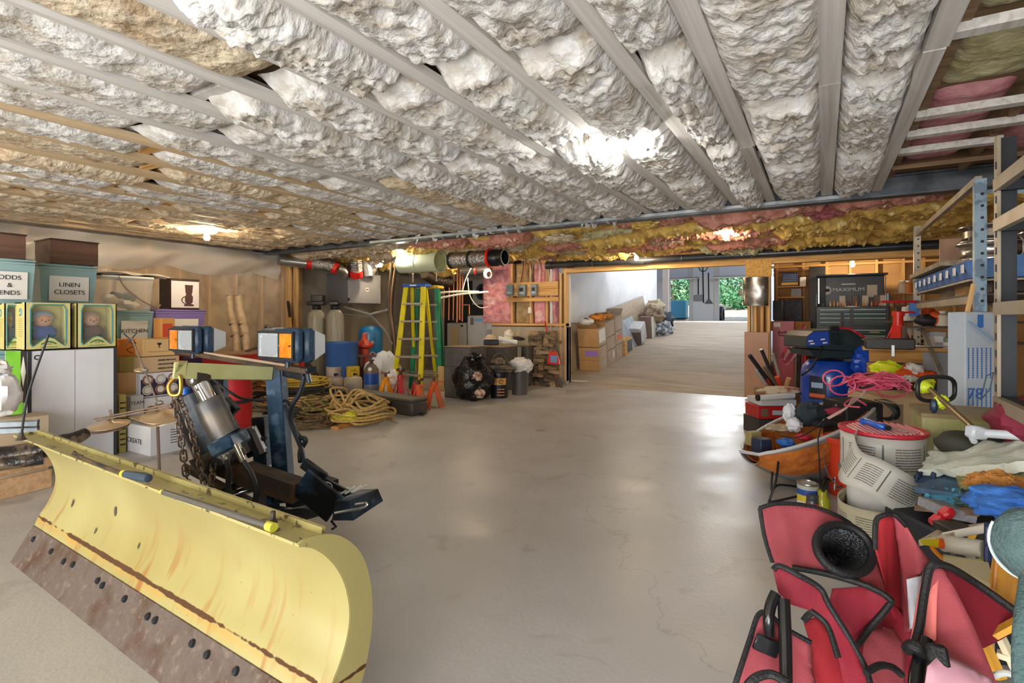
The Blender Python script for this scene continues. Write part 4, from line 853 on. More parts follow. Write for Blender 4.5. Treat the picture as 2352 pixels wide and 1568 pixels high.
# cymbals on their stand
tt = thing('cymbal_stand', 'tan cymbals on thin grey boom rods in front of the cartons', 'cymbal stand', (G(360, 1050).x, G(360, 1050).y, 0), 0)
CY = mat('cymbal_tan', '#cbb18e', .35, .4, c2='#bda27e', ns=4); ROD = plain('#8c7c70', .35, metal=.6)
def tilt_lathe(P, prof, up, parent, name, m, n=28):
    M = ident(parent).inverted() @ (Matrix.Translation(P) @ V(up).to_track_quat('Z', 'Y').to_matrix().to_4x4()); B().lathe(prof, n=n, M=M).to(name, m, parent)
CPF = [(.0, .03), (.02, .028), (.03, .018), (.135, 0), (.136, -.003), (.03, .012), (0, .02)]
tilt_lathe(D(250, 975, 3.95), CPF, (.05, -.12, 1), tt, 'cymbal', CY); tilt_lathe(D(248, 982, 3.95), CPF, (-.05, .15, -1), tt, 'cymbal', CY)
tilt_lathe(D(372, 955, 3.9), CPF, (.2, -.15, 1), tt, 'cymbal', CY); tilt_lathe(D(388, 962, 4.1), CPF, (-.1, -.3, 1), tt, 'cymbal', CY)
b = B(); b.tube([D(216, 962, 3.9), D(392, 928, 3.9)], .006, 8); b.tube([D(222, 966, 3.9), D(392, 934, 3.9)], .006, 8); b.tube([D(362, 925, 3.95), D(302, 775, 4.0)], .007, 8); b.tube([D(258, 965, 3.95), D(253, 940, 3.95)], .01, 8); b.tube([D(360, 925, 3.95), V((D(366, 1045, 4.1).x, D(366, 1045, 4.1).y, 0))], .012, 8)
b.to('boom_rods', ROD, tt, world=True)
for q in (D(333, 850, 3.98), D(250, 960, 3.95), D(368, 925, 3.95)): B().blob(W[tt].inverted() @ q, (.022, .022, .018), .3, 3, 2, 10, 8).to('wing_clamp', M_zinc, tt)
b = B(); [b.tube([D(300, 780, 4.0), D(300 + dx, 780 + dy, 4.0)], .005, 6) for dx, dy in ((-16, -14), (14, -16), (-10, 12), (12, 8))]; b.to('clamp_arms', INK, tt, world=True)
tilt_lathe(D(322, 848, 3.99), [(.0, .012), (.04, 0), (.041, -.003), (0, .006)], (.2, -.2, 1), tt, 'small_cymbal', CY)
# red bench, drum, pumps, tubes along the film wall
Pb, sb = xf(470, 700, 806, 830, -6.35, .62); tt = thing('red_workbench', 'red metal bench with a brown board top, behind the plow headlamps', 'workbench', (Pb[0], Pb[1], 0), pi / 2)
zt2 = Pb[2] + sb[2]; B().box((0, 0, zt2 + .012), (sb[0] + .06, .66, .024), b=.003).to('top_board', mat('brown_top', '#9d7a5c', .6, c2='#84654b', ns=5), tt); B().box((0, -.3, zt2 - .06), (sb[0], .02, .12)).to('apron', RED, tt, ang=0)
for sx in (-1, 1):
    for sy in (-1, 1): B().box((sx * sb[0] / 2 * .96, sy * .28, zt2 / 2), (.05, .05, zt2)).to('leg', RED, tt, ang=0)
b = B(); Q = W[tt]
for k in range(3): b.tube(curve([(-.1 + k * .05, -.2 + k * .1, zt2 + .03), (.1, -.15, zt2 + .06 + k * .01), (.35, -.1 + k * .05, zt2 + .035), (.5, -.2, zt2 + .03)], 6), .006, 6)
b.to('bent_rods', plain('#3a322b', .6), thing('bent_rods', 'thin dark bent rods lying on the red bench', 'rods', (Pb[0], Pb[1], 0), pi / 2))
def drum(P, r_, h, lab):
    tt = thing('red_drum', lab, 'drum', P); B().lathe([(0, 0), (r_, 0), (r_, .01), (r_ * .97, .03), (r_ * .97, h - .03), (r_, h - .01), (r_, h), (0, h)], n=32).to('shell', mat('drum_red', '#c8252e', .35, c2='#a51d25', ns=4, bump=.1, bs=5), tt)
    for z in (h, h * .54): B().lathe([(r_ * .97, z - .02), (r_ * 1.03, z - .015), (r_ * 1.03, z + .01), (r_ * .97, z + .015)], n=32).to('black_rim', INK, tt)
    B().tube([(r_ * .5 + .03 * math.cos(g), -r_ * .9, h * .3 + .03 * math.sin(g)) for g in [k * .6 for k in range(8)]], .005, 5).to('pale_mark', plain('#d8c9a0', .6), tt)
g = G(540, 985); drum((g.x, g.y, 0), .17, .57, 'bright red metal drum with black rims standing behind the plow'); g = G(490, 965); drum((g.x, g.y, 0), .14, .62, 'smaller red metal drum left of the bright one, behind the pump')
for k, (px, lean) in enumerate(((528, 0), (550, .02))):
    a = D(px + 18, 812, 7.2); c = D(px, 680, 7.5); tt = thing('bagged_tube', ('left', 'right')[k] + ' of two pale bagged tubes leaning on the plastic film', 'tube', (a.x, a.y, zt2 * 0 + a.z), 0, None)
    B().tube(curve([a, a * .6 + c * .4 + V((.02, 0, 0)), a * .3 + c * .7 + V((-.02, 0, 0)), c], 6), [.05, .052, .047, .05, .052, .046, .05, .053, .05, .048, .052, .05, .047, .05, .052, .05, .05, .05, .05], 14).to('tube', mat('bag_tube', '#b8a184', .4, c2='#9c8467', ns=8, bump=1.2, bs=12), tt, world=True)
    B().cyl(c, c + V((0, 0, .01)), .052).to('end_cap', plain('#6b5a48', .6), tt, world=True)
    for f_ in (.3, .5): q = a * (1 - f_) + c * f_; B().tube([q + V((.055 * math.cos(g), .055 * math.sin(g), .01 * math.cos(g))) for g in [j * pi / 6 for j in range(12)]], .008, 5, True).to('tie', plain('#3b3029', .7), tt, world=True)
q = PX(632, 757, -6.55); q.z = zt2 + .025
tt = thing('hand_pump', 'red hand pump with a curved grey spout on the red bench', 'pump', q)
B().lathe([(0, 0), (.13, 0), (.13, .02), (.1, .05), (.06, .09), (.05, .15), (.07, .18), (.05, .22), (.025, .24), (.02, .28), (0, .28)], n=20).to('body', mat('pump_red', '#c9281e', .4, c2='#7a1d14', ns=6), tt)
B().tube(curve([(-.12, .05, .08), (-.12, .05, .2), (-.13, .03, .28), (-.19, 0, .33), (-.24, 0, .27)], 6), .016, 10).to('spout', plain('#5b5550', .5, metal=.5), tt); B().box((0, 0, .3), (.12, .05, .02), b=.004).to('handle', INK, tt)
B().lathe([(.06, 0), (.07, .06), (.05, .12), (0, .14)], c=(-.13, .06, 0), n=16).to('side_case', plain('#7a2a1e', .5), tt)
a, c = PX(676, 800, -7.4), PX(661, 692, -7.75); tt = thing('shovel', 'yellow wooden shovel handle with a black grip leaning on the corner post', 'shovel', (a.x, a.y, 0))
m1 = a * .35 + c * .65; fl = V((a.x + .1, a.y - .05, .3)); B().tube([fl, m1], .018, 10).to('shaft', wood('ash_handle', '#cf9a4e', '#b58040', 2), tt, world=True); B().tube([m1, c], .022, 10).to('grip', INK, tt, world=True)
B().box((fl.x - a.x, fl.y - a.y, .15), (.2, .02, .3), b=.005).to('blade', M_zinc, tt)
g = G(598, 930); tt = thing('canvas_sack', 'pale tan canvas sack slumped right of the red drum', 'bag', (g.x, g.y, 0)); B().blob((0, 0, .22), (.13, .1, .23), .3, 2.5, 9, 22, 16, flat=0).to('cloth', mat('canvas', '#b9a083', .9, bump=1.5, bs=8), tt)
# ropes, hoses, cables
def messy(name, lab, cat, P, rx, ry, h, n, r_, m, seed, rz=0, loops=1.0, group=None):
    rr = random.Random(seed); tt = thing(name, lab, cat, P, rz, group); pts = []
    tot = n * 9
    for k in range(tot):
        a = k * 2 * pi / 9 * loops + rr.uniform(-.25, .25); q = rr.uniform(.45, 1.0) * (1 - .35 * k / tot)
        pts.append((rx * q * math.cos(a), ry * q * math.sin(a), r_ + h * (k / tot) * rr.uniform(.5, 1.15)))
    B().tube(curve(pts, 5), r_, 6).to('strand', m, tt); return tt
def coil(name, lab, cat, P, rx, ry, h, n, r_, m, seed, rz=0, jit=.04, group=None):
    rr = random.Random(seed); tt = thing(name, lab, cat, P, rz, group); pts = []
    for k in range(n * 12):
        a = k * 2 * pi / 12; q = 1 + jit * rr.uniform(-1, 1) - .12 * ((k // 12) % 3)
        pts.append((rx * q * math.cos(a), ry * q * math.sin(a), r_ + h * k / (n * 12) + jit * .3 * h * rr.uniform(-1, 1)))
    B().tube(curve(pts, 3), r_, 6).to('strand', m, tt); B().tube([(rx * (.95 + .14 * math.cos(g)), .01 * 0, h / 2 + (h * .6) * math.sin(g)) for g in [j * pi / 6 for j in range(12)]], .004, 5, True).to('tie', plain('#cdb98c', .6), tt); return tt
ROPE = mat('tan_rope', '#c6a668', .8, c2='#a78648', ns=40, bump=.5, bs=150); YROPE = mat('yellow_rope', '#d9cf3e', .7, c2='#a79a2c', ns=30); OROPE = mat('olive_rope', '#8f8040', .8, c2='#4b4428', ns=25); BLKC = plain('#26241f', .5)
g = G(825, 968); messy('tan_rope', 'big loose heap of thick tan rope in front of the long black case', 'rope', (g.x, g.y, 0), .5, .38, .36, 9, .0135, ROPE, 1, TH)
g = G(810, 972); messy('yellow_rope', 'bright yellow rope bundle tucked under the tan rope heap', 'rope', (g.x, g.y, .03), .26, .2, .1, 7, .014, YROPE, 2, TH)
a, c = G(768, 985), G(868, 962); tt = thing('plank', 'short orange-brown plank under the rope heap', 'plank', (a.x, a.y, 0)); B().bar(a + V((0, 0, .012)), c + V((0, 0, .012)), .12, .024, up=(0, 0, 1)).to('board', wood('orange_plank', '#c98a45', '#a66d30', 0), tt, world=True, ang=0)
g = G(735, 955); messy('olive_rope', 'coiled olive and yellow flecked rope left of the tan heap', 'rope', (g.x, g.y, 0), .36, .28, .2, 9, .016, OROPE, 3, TH)
g = G(705, 978); messy('brown_twine', 'flat tangle of thin brown twine nearest the plow posts', 'cord', (g.x, g.y, 0), .4, .3, .1, 12, .007, mat('brown_cord', '#7a6242', .8, c2='#4a3a28', ns=20), 4, TH)
for k, (px, py, z, m, lb) in enumerate(((690, 950, 0, BLKC, 'black cable coil at the bottom of the cable pile'), (682, 945, .1, mat('tan_cable', '#b79a62', .6), 'tan cable coil above the black one in the pile'), (690, 940, .2, BLKC, 'black cable coil midway up the cable pile'), (680, 938, .3, mat('yellow_cable', '#cdae3c', .6), 'yellow and black cable coil near the top of the pile'), (640, 938, .0, mat('grey_hose', '#a3957a', .6), 'grey hose coil left of the cable pile'), (640, 936, .12, BLKC, 'dark hose coil stacked on the grey hose'), (640, 935, .24, mat('brown_hose', '#8b5a3a', .6), 'brown hose coil on the dark hose'))):
    g = G(px, py); coil('cable_coil', lb, 'cable', (g.x, g.y, z), .42 if k < 4 else .3, .3, .1, 5, .012, m, 20 + k, TH, .08)
g = G(705, 950); messy('pink_cable', 'red and pink cable looped over the front of the cable pile', 'cable', (g.x, g.y, .08), .3, .16, .1, 4, .013, plain('#c2465c', .5), 8, TH)
a, c = D(700, 870, 5.6), D(745, 895, 5.9)
g = G(725, 905)
tt = thing('folded_tripod', 'folded black tripod leaning beside the pale tanks', 'tripod', (g.x, g.y, 0), TH)
for k in range(3): B().bar((-.28 + k * .03, 0, .65), (.1 + k * .06, .03 * k, .0), .03, .025, b=.004).to('leg', BLKC, tt)
# long black case
a, c = G(946, 957), G(745, 922); tt = thing('long_case', 'long low black plastic case on the floor behind the rope heap', 'case', (a.x, a.y, 0)); LC = mat('case_plastic', '#3b3a39', .5, c2='#4d463f', ns=4, bump=.15, bs=20)
ax = (c - a).normalized(); side = V((-ax.y, ax.x, 0)) * -.15
side = V((0, 0, 0)) + (V((ax.y, -ax.x, 0)) * .13); side = side if side.dot(FW) > 0 else -side
B().bar(a + side + V((0, 0, .085)), c + side + V((0, 0, .085)), .26, .17, b=.02).to('lower_shell', LC, tt, world=True)
B().bar(a + side + V((0, 0, .185)), c + side + V((0, 0, .185)), .28, .035, b=.012).to('lid', mat('case_lid', '#57514b', .5, c2='#463f39', ns=5), tt, world=True)
for f_ in (.2, .5, .8):
    q = a * (1 - f_) + c * f_; B().bar(q - side * .02 + V((0, 0, .12)), q - side * .02 + ax * .05 + V((0, 0, .12)), .02, .06).to('latch', INK, tt, world=True)
B().tube([a + side * 1.0 + V((0, 0, .02)) - ax * .05, a + side + V((0, 0, .02)) + ax * .1], .018, 10).to('wheel_axle', INK, tt, world=True)
# ================================================================ UTILITY CORNER, MIDDLE
# heat recovery ventilator on the left concrete wall
Ph, sh = xf(800, 875, 632, 698, -7.3, .55); PVC = plain('#e3e1da', .35); CU = plain('#b5714a', .35, metal=.6)
tt = thing('ventilator_unit', 'grey ventilation unit with an oval badge hung by straps over the tanks', 'ventilation unit', Ph, pi / 2)
w_, d, h = sh; B().box((0, 0, h / 2), (w_, d, h), b=.01).to('cabinet', mat('hrv_grey', '#a3a4a8', .4), tt)
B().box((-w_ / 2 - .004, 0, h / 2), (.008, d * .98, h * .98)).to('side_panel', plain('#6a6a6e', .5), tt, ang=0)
B().lathe([(0, 0), (.05, 0), (.05, .004), (0, .005)], n=24, M=Matrix.Translation((.05, -d / 2, h * .47)) @ Matrix.Rotation(pi / 2, 4, 'X'), sy=.75).to('badge', plain('#e3dfd0', .4), tt)
B().box((.05, -d / 2 - .005, h * .47), (.06, .002, .016)).to('badge_print', INK, tt, ang=0)
for z in (h * .12, h * .88): B().box((-w_ / 2 + .01, -d / 2 - .004, z), (.03, .012, .05)).to('latch', INK, tt, ang=0)
for sx in (-.42, .02, .42): B().bar((sx * w_, -d / 2 + .02, h), (sx * w_, -d / 2 + .02, ZC - Ph[2]), .02, .004).to('hanger_strap', plain('#b9a386', .5), tt)
def wtube(name, m, parent, pts, r_, n=12, sub=6, **k): return B().tube(curve(pts, sub) if sub else pts, r_, n).to(name, m, parent, world=True, **k)
ribr = [.075 + .008 * (i % 2) for i in range(200)]
def flex(P, lab, pts, r_, m, name='flexible_duct'):
    tt = thing(name, lab, 'duct', P); q = curve(pts, 14); wob = [r_ * (1 + .06 * (i % 2) + .05 * NZ.noise(V((i * .7, 3, 1)))) for i in range(len(q))]; B().tube(q, wob, 16).to('sleeve', m, tt, world=True); return tt
zz = Ph[2] + h
q0, q1, q2 = D(640, 598, 8.6), D(700, 605, 8.9), D(716, 606, 9.0)
tt = thing('metal_duct', 'round metal duct with red tape entering from behind the corner post', 'duct', q1); wtube('pipe', plain('#a9aba9', .3, metal=.8), tt, [q0, q1], .075, 18, 0); wtube('red_tape', REDT, tt, [q1, q2], .082, 18, 0)
tt = flex(D(745, 610, 9.1), 'crinkled silver duct running sideways above the ventilation unit', [D(714, 606, 9.0), D(740, 607, 9.1), D(765, 612, 9.2)], .1, FOIL); wtube('red_tape', REDT, tt, [D(762, 612, 9.2), D(776, 618, 9.2)], .1, 16, 0); wtube('elbow', M_zinc, tt, [D(774, 616, 9.2), D(788, 624, 9.3), D(790, 636, 9.35)], .08, 16)
tt = flex(D(815, 600, 9.4), 'vertical silver duct dropping into the ventilation unit', [D(812, 566, 9.4), D(817, 595, 9.45), D(818, 625, 9.5)], .11, FOIL); wtube('red_tape', REDT, tt, [D(818, 622, 9.45), D(818, 634, 9.5)], .12, 16, 0)
tt = thing('white_elbow', 'white pipe elbow on top of the ventilation unit', 'pipe', D(840, 615, 9.5)); wtube('pipe', PVC, tt, [D(832, 600, 9.7), D(842, 612, 9.6), D(846, 634, 9.6)], .075, 16)
flex(D(870, 590, 9.6), 'silver wrapped duct slanting up to the right behind the white elbow', [D(846, 622, 9.8), D(862, 600, 9.7), D(895, 582, 9.5)], .13, mat('silver_film', '#c9c6c0', .25, .8, bump=2, bs=14))
# water tanks
RES = mat('resin_tank', '#a39e8c', .35, c2='#8f8a78', ns=30, st=(1, 1, .05))
for k, (px, lb) in enumerate(((727, 'tall grey-beige softener tank with a black valve head, left of two'), (770, 'tall grey-beige tank under the ventilation unit, right of two'))):
    g = G(px, 893); tt = thing('softener_tank', lb, 'water tank', (g.x, g.y, 0))
    H_ = HC + 18 / FPX * (g - CP).dot(FW)
    B().lathe([(.14, 0), (.15, .02), (.15, .1), (.142, .11), (.142, H_ - .16), (.125, H_ - .07), (.08, H_ - .02), (.05, H_), (0, H_)], n=32).to('vessel', RES, tt)
    B().lathe([(.06, H_ - .01), (.07, H_ + .01), (.07, H_ + .05), (.04, H_ + .07), (0, H_ + .07)], n=20).to('collar', INK, tt)
    b = B(); b.box((0, 0, H_ + .1), (.3 if k == 0 else .16, .16, .07), rot=TH, b=.015); 
    if k == 0: b.box((.04, 0, H_ + .18), (.2, .17, .11), rot=TH, b=.01)
    b.to('valve_head', mat('valve_black', '#1c1a1a', .3), tt)
g = G(727, 893)
tt = thing('wall_pipes', 'grey plastic pipes running from the tanks across the concrete wall', 'pipe', (g.x, g.y, 1.2)); GP = plain('#8f8c86', .5)
for q in ([D(790, 705, 9.6), D(850, 722, 9.6), D(890, 712, 9.6)], [D(790, 722, 9.6), D(850, 726, 9.6)], [D(850, 722, 9.6), D(885, 760, 9.7), D(900, 790, 9.8)]): wtube('pipe', GP, tt, q, .022, 8, 0)
tt = thing('hanging_cables', 'brown and grey cables hanging down the concrete wall left of the yellow ladder', 'cable', D(903, 700, 9.9))
for k, (x0, x1, x2, m) in enumerate(((912, 898, 905, plain('#8c6a4c', .6)), (905, 890, 900, plain('#4a4037', .6)), (915, 902, 908, BLKC), (900, 893, 903, plain('#6d5c4a', .6)))):
    wtube('cable', m, tt, [D(x0, 585, 9.6), D(x1, 700, 9.9), D(x2, 770, 9.9), D(x2 + 3, 850, 10)], .018 if k == 0 else .014, 6)
# pressure tank
BLU = mat('tank_blue', '#2b80bd', .3, coat=.2); g = G(851, 880); H_ = HC - 19 / FPX * (g - CP).dot(FW) 
tt = thing('pressure_tank', 'glossy blue pressure tank with a diamond label, behind the orange cone', 'tank', (g.x, g.y, 0), TH)
B().lathe([(.17, 0), (.19, .03), (.215, .1), (.215, H_ - .14), (.2, H_ - .07), (.14, H_ - .02), (.06, H_), (0, H_ + .005)], n=36).to('vessel', BLU, tt)
b = B(); b.prism([(-.08, 0), (0, .07), (.08, 0), (0, -.07)], 0, .003, Matrix.Translation((.09, -.2, H_ * .5)) @ Matrix.Rotation(.42, 4, 'Z')); b.to('diamond_label', PAPER, tt, ang=0)
b = B(); b.prism([(-.055, 0), (0, .048), (.055, 0), (0, -.048)], -.002, .001, Matrix.Translation((.09, -.2, H_ * .5)) @ Matrix.Rotation(.42, 4, 'Z')); b.to('navy_diamond', NAVY, tt, ang=0)
B().box((.09, -.2, H_ * .72), (.05, .004, .05), rot=.42).to('white_sticker', PAPER, tt, ang=0)
# blue salt tub
g = G(785, 900); tt = thing('blue_tub', 'big straight-sided blue plastic tub in front of the tanks', 'tub', (g.x, g.y, 0)); H_ = HC - 57 / FPX * (g - CP).dot(FW)
B().lathe([(0, .01), (.245, 0), (.255, H_ - .04), (.262, H_ - .03), (.262, H_), (.25, H_), (.245, H_ - .05), (.235, .03), (0, .03)], n=36).to('tub', mat('tub_blue', '#3f6db5', .35, c2='#375fa5', ns=3), tt)
g = G(837, 893); tt = thing('traffic_cone', 'faded orange traffic cone with a drooping collar beside the blue tank', 'cone', (g.x, g.y, 0)); H_ = HC - 36 / FPX * (g - CP).dot(FW)
B().lathe([(.15, .02), (.105, .03), (.08, H_ - .25), (.035, H_ - .01), (.02, H_), (0, H_)], n=24).to('cone', mat('cone_orange', '#d9562f', .5, c2='#c9482a', ns=4), tt); B().box((0, 0, .012), (.34, .34, .024), rot=TH, b=.008).to('base', mat('cone_base', '#b8431f', .6), tt)
B().lathe([(.085, H_ - .27), (.15, H_ - .23), (.15, H_ - .2), (.07, H_ - .13), (.05, H_ - .12)], n=24).to('collar', mat('cone_collar', '#c83c22', .45), tt)
def gastank(px, py, r_, h, body, top, lab, guard):
    g = G(px, py); tt = thing('gas_tank', lab, 'tank', (g.x, g.y, 0), TH)
    B().lathe([(r_ * .8, 0), (r_ * .8, .02), (r_ * .9, .03), (r_, .08), (r_, h * .5), (r_ * .93, h * .6), (r_ * .5, h * .68), (0, h * .69)], n=28).to('vessel', body, tt)
    if guard:
        b = B(); e = .006
        for k in range(20):
            a0_, a1_ = [2 * pi * (k + j) / 20 for j in (0, 1)]
            lo = h * .66 + (.12 * h if k % 7 in (2, 3) else 0)
            p_ = [(r_ * .72 * math.cos(a), r_ * .72 * math.sin(a)) for a in (a0_, a1_)]
            b.hexa([(p_[0][0], p_[0][1], lo), (p_[1][0], p_[1][1], lo), (p_[1][0] * .95, p_[1][1] * .95, lo), (p_[0][0] * .95, p_[0][1] * .95, lo), (p_[0][0], p_[0][1], h), (p_[1][0], p_[1][1], h), (p_[1][0] * .95, p_[1][1] * .95, h), (p_[0][0] * .95, p_[0][1] * .95, h)])
        b.to('guard_collar', top, tt, ang=0)
    b = B(); b.lathe([(.03, h * .66), (.03, h * .74), (.015, h * .76), (.015, h * .8), (.035, h * .82), (.035, h * .86), (0, h * .86)], n=14); b.cyl((0, 0, h * .74), (.06, 0, h * .74), .012, n=8); b.to('valve', plain('#6b4a35', .5, metal=.5), tt)
    B().box((0, -r_ - .001, h * .3), (r_ * .9, .003, h * .22), b=0).to('label', plain('#a7a9b0', .6), tt, ang=0); return tt
TW = mat('tank_white', '#cfc5ba', .5, c2='#a3917d', ns=7); TY = mat('tank_yellow', '#d6b42c', .5, c2='#a3861c', ns=9, lo=.5)
gastank(767, 905, .16, .43, TW, TW, 'scuffed white gas tank with a cut guard collar, left of the yellow-collared one', True)
gastank(811, 905, .14, .43, mat('tank_cream', '#c9c2ae', .5), TY, 'cream gas tank with a bright yellow guard collar', True)
g = G(853, 912); tt = thing('gas_cylinder', 'slim blue and grey gas cylinder before the white bags', 'gas cylinder', (g.x, g.y, 0))
B().lathe([(.0, 0), (.105, 0), (.11, .02), (.11, .2)], n=26).to('lower_body', mat('cyl_grey', '#79808f', .5), tt); B().lathe([(.11, .2), (.11, .36)], n=26).to('blue_band', mat('cyl_blue', '#1f4fa5', .35), tt)
B().lathe([(.11, .36), (.105, .42), (.07, .48), (.03, .51), (0, .51)], n=26).to('shoulder', mat('cyl_brown', '#6d6257', .5, metal=.3), tt); b = B(); b.lathe([(.03, .5), (.025, .54), (.045, .545), (.045, .56), (0, .57)], n=12); b.to('valve', M_nrust, tt); B().cyl((.05, -.075, .43), (.06, -.09, .43), .028).to('white_tag', PAPER, tt)
g = G(830, 900); tt = thing('wooden_stool', 'dark red-brown post and cross piece behind the blue gas cylinder', 'stool', (g.x, g.y, 0), TH)
B().box((-.02, .1, .28), (.05, .04, .56), b=.003).to('leg', mat('redwood', '#5a2415', .5), tt); B().box((.16, .1, .28), (.05, .04, .56), b=.003).to('leg', MC['redwood'], tt); B().box((.06, .1, .575), (.34, .2, .03), b=.003).to('seat', MC['redwood'], tt)
# white bags
for k, (px, py, rx, rz_, m, lb) in enumerate(((880, 905, .36, .3, mat('bag_white', '#e3e4e8', .45, bump=1.2, bs=6), 'big white bag with faint red print slumped behind the gas cylinder'), (900, 910, .16, .19, mat('bag_white2', '#e9e9ea', .4, bump=1, bs=8), 'smaller white bag with blue print in front of the big white bag'))):
    g = G(px, py - (8 if k == 0 else 0)); tt = thing('bag', lb, 'bag', (g.x, g.y, 0), TH + .3); B().blob((0, 0, rz_), (rx * .78, .15, rz_ * 1.05), .28, 2.2, 12 + k, 30, 20, flat=0).to('sack', m, tt)
    scrib(tt, -.08, .08, rz_ * .9, rz_ * 1.1, -.17, plain('#d8745c', .6) if k == 0 else plain('#3a5a9a', .6), 2, 8)
g = G(905, 912)
# jack stands
def jack_stand(P, h, m, lab, rz, group=None, lt=.72, rf=.36):
    tt = thing('jack_stand', lab, 'jack stand', P, rz, group); r0 = h * rf
    for k in range(4):
        a = pi / 4 + k * pi / 2; c, s_ = math.cos(a), math.sin(a); tx, ty = -s_, c
        b = B(); wd = .055
        o = [(r0 * c - tx * wd, r0 * s_ - ty * wd, 0), (r0 * c + tx * wd, r0 * s_ + ty * wd, 0), (r0 * c * .9 + tx * wd, r0 * s_ * .9 + ty * wd, 0), (r0 * c * .9 - tx * wd, r0 * s_ * .9 - ty * wd, 0)]
        e = .035; o += [(e * c - tx * .03, e * s_ - ty * .03, h * lt), (e * c + tx * .03, e * s_ + ty * .03, h * lt), (e * .6 * c + tx * .03, e * .6 * s_ + ty * .03, h * lt), (e * .6 * c - tx * .03, e * .6 * s_ - ty * .03, h * lt)]
        b.hexa(o); b.to('leg', m, tt, ang=20)
    b = B(); b.lathe([(.04, h * lt * .9), (.04, h * .7), (.05, h * .7), (.05, h * .8), (.038, h * .82), (.0, h * .82)], n=12); b.to('collar', m, tt)
    b = B(); b.box((0, 0, h * .82), (.04, .03, h * .26)); b.to('ratchet_bar', M_nrust, tt, ang=0)
    b = B(); b.box((0, 0, h * .95), (.11, .06, .015)); b.box((.05, 0, h * .98), (.012, .06, .04)); b.box((-.05, 0, h * .98), (.012, .06, .04)); b.to('saddle', mat('saddle_brown', '#6d4634', .5, .4), tt, ang=0)
    B().tube([(.03, 0, h * .78), (.1, -.02, h * .8), (.13, -.02, h * .78)], .009, 6).to('lever', m, tt); return tt
OR = mat('stand_orange', '#e2591c', .4, c2='#b0603c', ns=6, c3='#8a4a30', ns3=14); OY = mat('stand_yellow', '#eb9a1e', .4, c2='#d37f15', ns=6); RD = mat('stand_red', '#c9252a', .4, c2='#a3403a', ns=8)
for px, py, h, m, lb in ((886, 925, .42, OY, 'yellow-orange jack stand beside the white bags'), (920, 922, .44, RD, 'dark red jack stand behind the long case'), (962, 945, .4, OR, 'orange jack stand at the end of the long case'), (997, 938, .42, OR, 'rightmost orange jack stand, in front of the green ladder')):
    g = G(px, py - 5); jack_stand((g.x, g.y, 0), h, m, lb, R.uniform(0, 1))
g = G(952, 912); tt = thing('bottle_jack', 'small red bottle jack under the yellow ladder', 'jack', (g.x, g.y, 0)); B().lathe([(.07, 0), (.07, .03), (.045, .04), (.045, .16), (.03, .18), (.03, .22), (0, .22)], n=18).to('body', RD, tt); B().cyl((0, 0, .22), (0, 0, .27), .018).to('ram', M_chrome, tt)
# ladders
def ladder(P, H_, m, lab, rz, cap, sp=.42, wb=.26, wt=.16, step_m=None):
    tt = thing('step_ladder', lab, 'ladder', P, rz); sm = step_m or plain('#a9a199', .4, metal=.4)
    for sx in (-1, 1):
        B().bar((sx * wb, -sp, 0), (sx * wt, -.06, H_), .028, .085, up=(1, 0, 0), b=.003).to('front_rail', m, tt); B().bar((sx * (wb - .04), sp, 0), (sx * (wt - .03), .06, H_), .025, .05, up=(1, 0, 0)).to('rear_rail', m, tt)
    n = 5
    for i in range(1, n + 1):
        f_ = i / (n + 1); x = wb + (wt - wb) * f_; y = -sp + (sp - .06) * f_; B().box((0, y, H_ * f_), (2 * x, .09, .03), b=.004).to('step', sm, tt)
        if i % 2: B().box((0, sp + (.06 - sp) * f_, H_ * f_), (2 * (wb - .04 + (wt - wb + .01) * f_), .03, .03)).to('rear_brace', sm, tt, ang=0)
    b = B(); b.box((0, 0, H_ + .015), (wt * 2 + .1, .22, .05), b=.012); b.to('top_cap', cap, tt); B().box((0, -.112, H_ + .015), (.12, .002, .02)).to('cap_print', PAPER, tt, ang=0)
    for sx in (-1, 1): B().bar((sx * wb * .72, -sp * .6, H_ * .42), (sx * wb * .72, sp * .6, H_ * .42), .015, .004).to('spreader', sm, tt)
    return tt
g = G(957, 897); dd = (g - CP).dot(FW)
ladder((g.x, g.y, 0), 1.2 + 70 * dd / FPX, mat('ladder_yellow', '#e3d51c', .4, c2='#cdbf18', ns=4), 'yellow fibreglass step ladder with a blue top cap', math.atan2(-g.y, -g.x) + pi / 2 - .55, mat('cap_blue', '#2256b5', .4), sp=.3, wb=.25, wt=.16)
g = G(985, 892); dd = (g - CP).dot(FW)
ladder((g.x, g.y, 0), 1.2 + 66 * dd / FPX, mat('ladder_green', '#1f8a66', .4, c2='#187353', ns=4), 'green fibreglass step ladder folded behind the yellow one', math.atan2(-g.y, -g.x) + pi / 2 - .5, mat('cap_yellow', '#c9a53a', .5), sp=.12, wb=.27, wt=.18)
g = G(1013, 897); tt = thing('wood_offcut', 'upright pale board offcut beside the dark speaker cabinet', 'board', (g.x, g.y, 0), TH); B().box((0, 0, .2), (.1, .04, .4), b=.003).to('board', W_y, tt)
